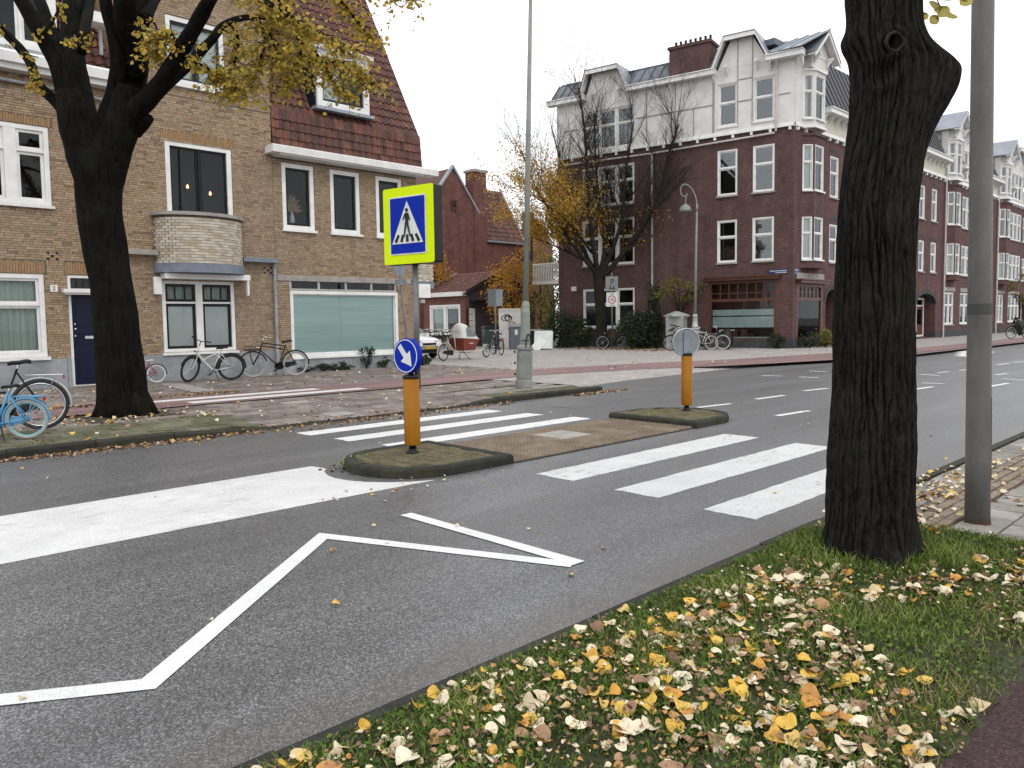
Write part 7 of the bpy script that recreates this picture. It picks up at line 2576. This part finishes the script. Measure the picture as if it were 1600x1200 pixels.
    if rack:
        r_ = MB()
        z = 2 * R + .06 * s
        x0, x1 = rw.x - .28 * s, rw.x + .16 * s
        for y in (-.06, 0, .06):
            r_.tube([(x0, y, z), (x1, y, z + .01)], .006, 5)
        for x in (x0, (x0 + x1) / 2, x1):
            r_.tube([(x, -.065, z), (x, .065, z)], .006, 5)
        for y in (-.065, .065):
            r_.tube([(x0 + .08, y, z), (rw.x, y, R)], .006, 5)
        r_.build('rear_rack', MT['alu' if col != 'kidblue' else col], t_)
        MB().box(x0 - .02, x0 - .005, -.04, .04, z - .06, z - .01).build('rear_light', MT['signred'], t_)
    if front_rack:
        r_ = MB()
        z = 2 * R + .07
        for y in (-.16, -.08, 0, .08, .16):
            r_.tube([(fw_.x - .2, y, z), (fw_.x + .22, y, z)], .008, 5)
        for x in (-.2, .0, .22):
            r_.tube([(fw_.x + x, -.16, z), (fw_.x + x, .16, z)], .008, 5)
        for y in (-.16, .16):
            r_.tube([(fw_.x + .22, y, z), (fw_.x + .22, y, z + .1), (fw_.x - .2, y, z + .1)], .007, 5)
        for y in (-.07, .07):
            r_.tube([(fw_.x + .1, y, z), (fw_.x, y, R)], .008, 5)
        r_.build('front_rack', MT['black'], t_)
    if kick:
        MB().tube([bb + Vector((-.05, .04, -.03)), bb + Vector((-.12, .16, -bb.z + .015))], .009, 6).build('kickstand', MT['black'], t_)
    hl = MB()
    hl.M = SM
    p = hd_b + Vector((.07, 0, .1))
    hl.tube([p - Vector((.05, 0, 0)), p, p + Vector((.03, 0, 0))], [.012, .028, .03], 10)
    hl.build('headlight', MT['chrome'], t_)
    return t_
MT['kidblue'] = nm('sky_blue_paint', (.10, .30, .52), None, .35)
MT['kidblue2'] = nm('turquoise_rim', (.22, .55, .62), None, .4)
MT['kidred'] = nm('crimson_paint', (.30, .02, .06), None, .35)
MT['silver'] = nm('silver_white_paint', (.55, .56, .52), None, .3)
MT['cream2'] = nm('cream_frame', (.55, .52, .42), None, .35)
MT['yellowcover'] = nm('lime_saddle_cover', (.60, .68, .08), None, .5)
MT['navyframe'] = nm('navy_frame', (.02, .025, .07), None, .4)
LEFT = math.atan2(-CAMR.y, -CAMR.x)      # heading towards the left of the picture
def from_rear(u, v, heading, wb, z=.1, R=.345):
    """bicycle origin from the ground contact of its rear wheel"""
    p = G(u, v, z)
    return p + Vector((math.cos(heading), math.sin(heading), 0)) * wb / 2
def from_front(u, v, heading, wb, z=.1):
    p = G(u, v, z)
    return p - Vector((math.cos(heading), math.sin(heading), 0)) * wb / 2
hA = LEFT + math.radians(16)
bicycle('light blue small-wheeled bicycle with turquoise rims at the far kerb', from_rear(44, 685, hA, .84, .115), hA, 'kidblue', .262, .84, 'greytyre', 'kidblue2', style='step', guard='kidblue', saddle_h=.72, bar_h=.9, tr=.018, lean=-.04)
hB = LEFT + math.radians(26)
bicycle('black bicycle with grey luggage rack behind the light blue one', from_rear(66, 671, hB, 1.1, .115), hB, 'black', .365, 1.1, 'rubber', 'chrome', style='step', guard='alu', saddle_h=1.0)
hC = LEFT + math.radians(14)
bicycle('crimson child bicycle with white tyres behind the left tree trunk', from_rear(245, 598, hC, .72), hC, 'kidred', .24, .72, 'whitetyre', 'signwhite', saddle='signwhite', style='step', rack=False, saddle_h=.60, bar_h=.75, chaincase=False, lean=.04)
hD = LEFT + math.radians(30)
bicycle('silver white bicycle with fat tube and turned front wheel against the wall', from_rear(362, 594, hD, 1.06), hD, 'silver', .355, 1.06, 'rubber', 'black', style='mtb', guard='black', rack=False, steer=.75, chaincase=False, saddle_h=.9, bar_h=1.12, lean=-.06)
hE = LEFT + math.radians(27)
bicycle('old black roadster bicycle with front carrier against the drainpipe', from_front(396, 590, hE, 1.18), hE, 'black', .36, 1.18, 'greytyre', 'alu', style='double', guard='black', rack=False, front_rack=True, saddle_h=1.02, bar_h=1.15, lean=-.05)
# bike by the tree
hF = LEFT + math.radians(4)
ob = AT(957.5, 548, 39.3)
bicycle('black bicycle with lime green saddle cover locked to the zone sign post', (ob.x, ob.y, .1), hF, 'black', .345, 1.05, 'rubber', 'alu', saddle='yellowcover', style='step', guard='black')
GR = 'bicycles parked by the lamp post'
p0 = AT(1064, 548, 36.8)
pA = bicycle('grey city bicycle with white handlebar left of the lamp post base', (p0.x, p0.y, .1), LEFT + .1, 'black', .35, 1.08, 'rubber', 'alu', style='step', group=GR)
p0 = AT(1082, 548, 37.0)
bicycle('pale silver bicycle right behind the grey disc sign', (p0.x, p0.y, .1), LEFT + 3.05, 'silver', .35, 1.08, 'rubber', 'alu', style='step', group=GR)
p0 = AT(1095, 548, 36.4)
bicycle('white framed bicycle between the disc sign and the brown shop window', (p0.x, p0.y, .1), LEFT + .2, 'silver', .35, 1.08, 'greytyre', 'alu', style='diamond', group=GR)
p0 = AT(1111, 548, 36.6)
bicycle('navy bicycle with pale tyres farthest right in front of the brown shop', (p0.x, p0.y, .1), LEFT + 3.0, 'navyframe', .36, 1.08, 'greytyre', 'alu', style='step', group=GR)
# bicycles outside the workshop
names = ['leftmost of the dark bicycles outside the workshop window', 'second dark bicycle from the left outside the workshop', 'middle one of the dark bicycles outside the workshop', 'dark bicycle outside the workshop just left of the cargo bike hood', 'dark bicycle beside the workshop door behind the cargo bike hood']
src = None
for i, u in enumerate((666, 678, 691, 703, 716)):
    p = AT(u, 545, 43.5 - i * .25)
    if src is None:
        src = bicycle(names[0], (p.x, p.y, .1), LEFT + .9, 'black', .35, 1.08, 'rubber', 'alu', style='step', group='bicycles outside the workshop')
    else:
        c = copy_tree(src)
        c.matrix_world = Matrix.Translation((p.x, p.y, .1)) @ Matrix.Rotation(LEFT + .9 + (3.14 if i % 2 else 0) + .1 * i, 4, 'Z')
        c['label'] = names[i]
for i, u in enumerate((664, 674, 685, 698, 710)):
    p = AT(u, 545, 45.0 - i * .2)
    c = copy_tree(src)
    c.matrix_world = Matrix.Translation((p.x, p.y, .1)) @ Matrix.Rotation(LEFT + .5 + (3.14 if i % 2 == 0 else 0) + .12 * i, 4, 'Z')
    c['label'] = ('leftmost', 'second from left', 'middle', 'fourth from left', 'rightmost')[i] + ' in the back row of dark bicycles against the workshop window'
p = AT(777, 556, 34.5)
bicycle('dark bicycle seen end on beside the double sign back', (p.x, p.y, .1), math.atan2(CAMF.y, CAMF.x) + .35, 'black', .35, 1.08, 'rubber', 'alu', style='step')
p = AT(1592, 533, 47.0)
bicycle('black bicycle at the right edge before the terrace', (p.x, p.y, .1), LEFT + .15, 'black', .37, 1.1, 'rubber', 'alu', style='step', guard='black')
p = AT(1497, 527, 66)
sc_ = thing('scooter', 'dark covered scooter parked before the terrace house left of the pole', 'scooter', (p.x, p.y, .1), LEFT + .9)
for x in (-.6, .6):
    MB().ring(.2, .07, 24, 8, (x, 0, .27)).build('wheel', MT['rubber'], sc_, smooth=True)
m_ = MB()
vs = []
prof = [(-.85, .5, .12), (-.6, .95, .25), (-.1, .98, .28), (.25, .82, .3), (.5, 1.25, .34), (.65, 1.2, .26), (.85, .55, .15)]
for (x, z, wd) in prof:
    vs += [(x, -wd * .9, .22), (x, -wd, z * .6), (x, -wd * .5, z), (x, wd * .5, z), (x, wd, z * .6), (x, wd * .9, .22)]
fs = [(i * 6 + q, i * 6 + (q + 1) % 6, (i + 1) * 6 + (q + 1) % 6, (i + 1) * 6 + q) for i in range(6) for q in range(6)] + [(5, 4, 3, 2, 1, 0), tuple(36 + q for q in range(6))]
m_.add(vs, fs).build('cover', MT['black'], sc_, smooth=True)
MB().tube([(.5, -.42, 1.15), (.5, .42, 1.15)], .02, 6).build('handlebar', MT['chrome'], sc_)
p = AT(1137, 545, 37.2)
sc2 = dup(sc_, (p.x, p.y, .1), LEFT + 1.2, 'black covered scooter in front of the brown shop window beside the bicycles')
sc2.scale = (.85, .85, .8)
p = AT(1596, 522, 58)
dup(sc_, (p.x, p.y, .1), LEFT + .3, 'dark covered scooter at the right edge behind the bicycle')
# ---------------- cargo bike
pr, pf = G(693, 564, .1), G(760, 558.5, .1)
d_ = (pf - pr)
hd = math.atan2(d_.y, d_.x)
wbl = d_.length
cg = thing('cargo_bike', 'cargo bicycle with red brown box and white rain hood', 'cargo bike', (pr.x, pr.y, .1), hd)
Rr, Rf = .33, .26
def cwheel(c, R, name='wheel'):
    w_ = MB().ring(R - .022, .024, 36, 8, c).build(name, MT['rubber'], cg, smooth=True)
    MB().ring(R - .055, .014, 36, 6, c).build('rim', MT['alu'], w_, smooth=True)
    h_ = MB().tube([Vector(c) + Vector((0, -.05, 0)), Vector(c) + Vector((0, .05, 0))], .03, 8)
    for q in range(20):
        a = 6.283 * q / 20
        h_.tube([c, (c[0] + (R - .06) * math.cos(a), 0, c[2] + (R - .06) * math.sin(a))], .002, 3, cap=False)
    h_.build('spokes', MT['chrome'], w_)
cwheel((0, 0, Rr), Rr)
cwheel((wbl, 0, Rf), Rf)
f = MB()
f.tube([(.45, 0, .30), (.25, 0, .95)], .02, 8)
f.tube(smooth_path([(.27, 0, .75), (.6, 0, .42), (.85, 0, .32), (1.7, 0, .26), (wbl - .22, 0, .34), (wbl - .12, 0, .55)]), .026, 8)
f.tube([(.45, -.03, .30), (0, -.05, Rr)], .014, 6).tube([(.30, -.03, .78), (0, -.05, Rr)], .013, 6).tube([(.45, .03, .30), (0, .05, Rr)], .014, 6).tube([(.30, .03, .78), (0, .05, Rr)], .013, 6)
f.tube([(.80, 0, .36), (.68, 0, 1.1)], .02, 8)
f.tube([(wbl - .12, -.05, .56), (wbl, -.06, Rf)], .014, 6).tube([(wbl - .12, .05, .56), (wbl, .06, Rf)], .014, 6)
f.build('frame', MT['cream2'], cg, smooth=True)
bx = MB()
bot = [(.98, -.26, .36), (1.78, -.22, .36), (1.78, .22, .36), (.98, .26, .36)]
tpb = [(.86, -.34, .86), (2.02, -.28, .78), (2.02, .28, .78), (.86, .34, .86)]
bx.add(bot + tpb, [(3, 2, 1, 0), (0, 1, 5, 4), (1, 2, 6, 5), (2, 3, 7, 6), (3, 0, 4, 7)])
MT['cargored'] = nm('red_brown_plywood', (.20, .035, .022), (.15, .028, .018), .4, 3)
box_ = bx.build('cargo_box', MT['cargored'], cg)
MB().slab([(1.3, -.292, .63), (1.62, -.274, .625), (1.62, -.274, .655), (1.3, -.292, .66)], (0, -.004, 0)).build('box_lettering', MT['signwhite'], box_)
hood = MB()
sec = [(.84, 1.02), (.90, 1.38), (1.05, 1.46), (1.3, 1.42), (1.6, 1.22), (1.85, .98), (2.04, .80)]
vs = []
for (x, z) in sec:
    wd = .34 - .06 * (x - .84) / 1.2
    bz = .86 - .07 * (x - .84) / 1.2
    for k in range(7):
        a = math.pi * k / 6
        vs.append((x, -wd * math.cos(a), bz + (z - bz) * math.sin(a) ** .6))
fs = [(i * 7 + k, i * 7 + k + 1, (i + 1) * 7 + k + 1, (i + 1) * 7 + k) for i in range(6) for k in range(6)] + [tuple(range(6, -1, -1))]
hood.add(vs, fs)
MT['hoodwhite'] = nm('hood_fabric', (.58, .58, .54), (.46, .46, .43), .7, 4)
hd_o = hood.build('rain_hood', MT['hoodwhite'], cg, smooth=True)
MT['clear'] = nm('hood_window', (.20, .22, .24), (.12, .135, .15), .15, 4)
wn = MB()
for sgn in (-1,):
    q = []
    for (x, z) in ((1.12, 1.28), (1.3, 1.3), (1.55, 1.14), (1.8, .93), (1.12, .93)):
        wd = .34 - .06 * (x - .84) / 1.2
        bz = .86 - .07 * (x - .84) / 1.2
        zt = {1.12: 1.455, 1.3: 1.42, 1.55: 1.25, 1.8: 1.03}[x]
        s_ = max(0.0, min(1.0, (z - bz) / (zt - bz))) ** (1 / .6)
        yy = -wd * math.sqrt(max(0, 1 - s_ * s_)) - .03
        q.append((x, yy, z))
    c_ = tuple(sum(p[i] for p in q) / 5 for i in range(3))
    wn.add(q + [(c_[0], c_[1] - .035, c_[2])], [(k, (k + 1) % 5, 5) for k in range(5)])
wn.build('clear_window', MT['clear'], hd_o, smooth=True)
MB().ring(Rr + .03, .012, 20, 6, (0, 0, Rr), a0=0.2, a1=3.3, w=2.2).build('mudguard', MT['cream2'], cg, smooth=True)
MB().ring(Rf + .03, .012, 16, 6, (wbl, 0, Rf), a0=.9, a1=2.9, w=2.2).build('mudguard', MT['cream2'], cg, smooth=True)
MB().box(.1, .38, -.09, .09, .95, 1.0).box(.3, .42, -.04, .04, .955, .99).build('saddle', MT['black'], cg)
MB().tube(smooth_path([(.5, -.3, 1.12), (.66, -.25, 1.16), (.7, 0, 1.12), (.66, .25, 1.16), (.5, .3, 1.12)]), .012, 7).build('handlebar', MT['chrome'], cg)
pts = []
for (ce, rad, a0, a1) in (((.45, .30), .11, -90, 90), ((0, Rr), .06, 90, 270)):
    for q in range(9):
        a = math.radians(a0 + (a1 - a0) * q / 8)
        pts.append((ce[0] + rad * math.cos(a), -.07, ce[1] + rad * math.sin(a)))
MB().slab(pts, (0, .025, 0)).build('chain_case', MT['black'], cg)
MB().tube([(1.2, -.05, .34), (1.32, -.26, .02), (1.45, -.26, .02)], .014, 6).tube([(1.2, .05, .34), (1.32, .26, .02), (1.45, .26, .02)], .014, 6).build('stand', MT['black'], cg)
# ---------------- parked white car, its front showing past the house corner
PL = G(672, 543, .575)
car = thing('parked_car', 'white hatchback with yellow plate parked beside the brick house corner', 'car', (PL.x, PL.y + 2.1, .1), -math.pi / 2)
MT['carwhite'] = nm('car_white', (.66, .67, .67), (.62, .63, .63), .25, 1, coat=.6)
MT['carglass'] = nm('car_glass', (.03, .035, .04), None, .06, spec=.8)
MT['plate'] = nm('number_plate_yellow', (.62, .40, .02), None, .4)
MT['bumper'] = nm('bumper_grey', (.22, .23, .24), None, .5)
MT['lampglass'] = nm('headlight_glass', (.45, .47, .5), (.3, .32, .35), .1, 8)
# body: cross sections along x (front at +x)
secs = [  # x, half width low, half width top, z low, z shoulder, z top, roof half width
    (-2.05, .70, .66, .42, .80, .95, .50), (-1.85, .80, .78, .28, .86, 1.25, .54), (-1.2, .85, .83, .20, .90, 1.44, .58), (-.4, .86, .84, .19, .90, 1.48, .58),
    (.35, .86, .84, .19, .89, 1.43, .56), (.95, .86, .83, .19, .88, 1.02, .60), (1.25, .86, .82, .20, .87, .93, .62), (1.7, .84, .78, .22, .80, .85, .58), (1.95, .78, .70, .26, .70, .74, .50), (2.06, .66, .58, .32, .58, .62, .42)]
vs, fs = [], []
for (x, wl, ws, zl, zs2, zt, wr) in secs:
    vs += [(x, -wl * .85, zl), (x, -wl, zl + .12), (x, -wl, (zl + zs2) / 2), (x, -ws, zs2), (x, -wr, zt), (x, 0, zt + .03), (x, wr, zt), (x, ws, zs2), (x, wl, (zl + zs2) / 2), (x, wl, zl + .12), (x, wl * .85, zl)]
nv = 11
for i in range(len(secs) - 1):
    for k in range(nv):
        fs.append((i * nv + k, i * nv + (k + 1) % nv, (i + 1) * nv + (k + 1) % nv, (i + 1) * nv + k))
fs.append(tuple(range(nv - 1, -1, -1)))
fs.append(tuple((len(secs) - 1) * nv + k for k in range(nv)))
MB().add(vs, fs).build('body', MT['carwhite'], car, smooth=True)
MB().slab([(.98, -.62, 1.045), (.98, .62, 1.045), (.40, .54, 1.43), (.40, -.54, 1.43)], (.02, 0, .02)).build('windscreen', MT['carglass'], car)
for sgn in (-1, 1):
    MB().slab([(.80, .845 * sgn, .93), (.30, .62 * sgn, 1.38), (-.45, .625 * sgn, 1.42), (-.45, .855 * sgn, .95)], (0, .008 * sgn, .004)).slab([(-.52, .855 * sgn, .95), (-.52, .625 * sgn, 1.42), (-1.25, .62 * sgn, 1.39), (-1.55, .83 * sgn, .97)], (0, .008 * sgn, .004)).build('side_window', MT['carglass'], car)
    MB().bbox(.72, .88, .87 * sgn - .07, .87 * sgn + .07, .93, 1.05, .02).build('wing_mirror', MT['carwhite'], car)
    m_ = MB()
    m_.add([(2.0, .34 * sgn, .62), (1.99, .36 * sgn, .73), (1.80, .74 * sgn, .79), (1.84, .78 * sgn, .66), (2.03, .345 * sgn, .62), (2.02, .37 * sgn, .735), (1.83, .77 * sgn, .795), (1.87, .80 * sgn, .66)],
           [(4, 5, 6, 7), (0, 1, 5, 4), (1, 2, 6, 5), (2, 3, 7, 6), (3, 0, 4, 7)])
    m_.build('headlight', MT['lampglass'], car)
    for x in (-1.25, 1.3):
        w_ = MB().ring(.215, .09, 28, 10, (x, .76 * sgn, .30)).build('wheel', MT['rubber'], car, smooth=True)
        m_ = MB()
        m_.M = Matrix.Translation((x, .80 * sgn, .30))
        disc(m_, .2, -.02, .02, 24)
        m_.build('rim', MT['alu'], w_)
MB().bbox(1.93, 2.10, -.66, .66, .40, .55, .03).build('bumper', MT['bumper'], car)
MB().box(2.02, 2.075, -.34, .34, .58, .66).box(2.0, 2.08, -.5, .5, .26, .39).build('grille', MT['black'], car)
MB().box(2.101, 2.112, -.26, .26, .42, .53).build('number_plate', MT['plate'], car)
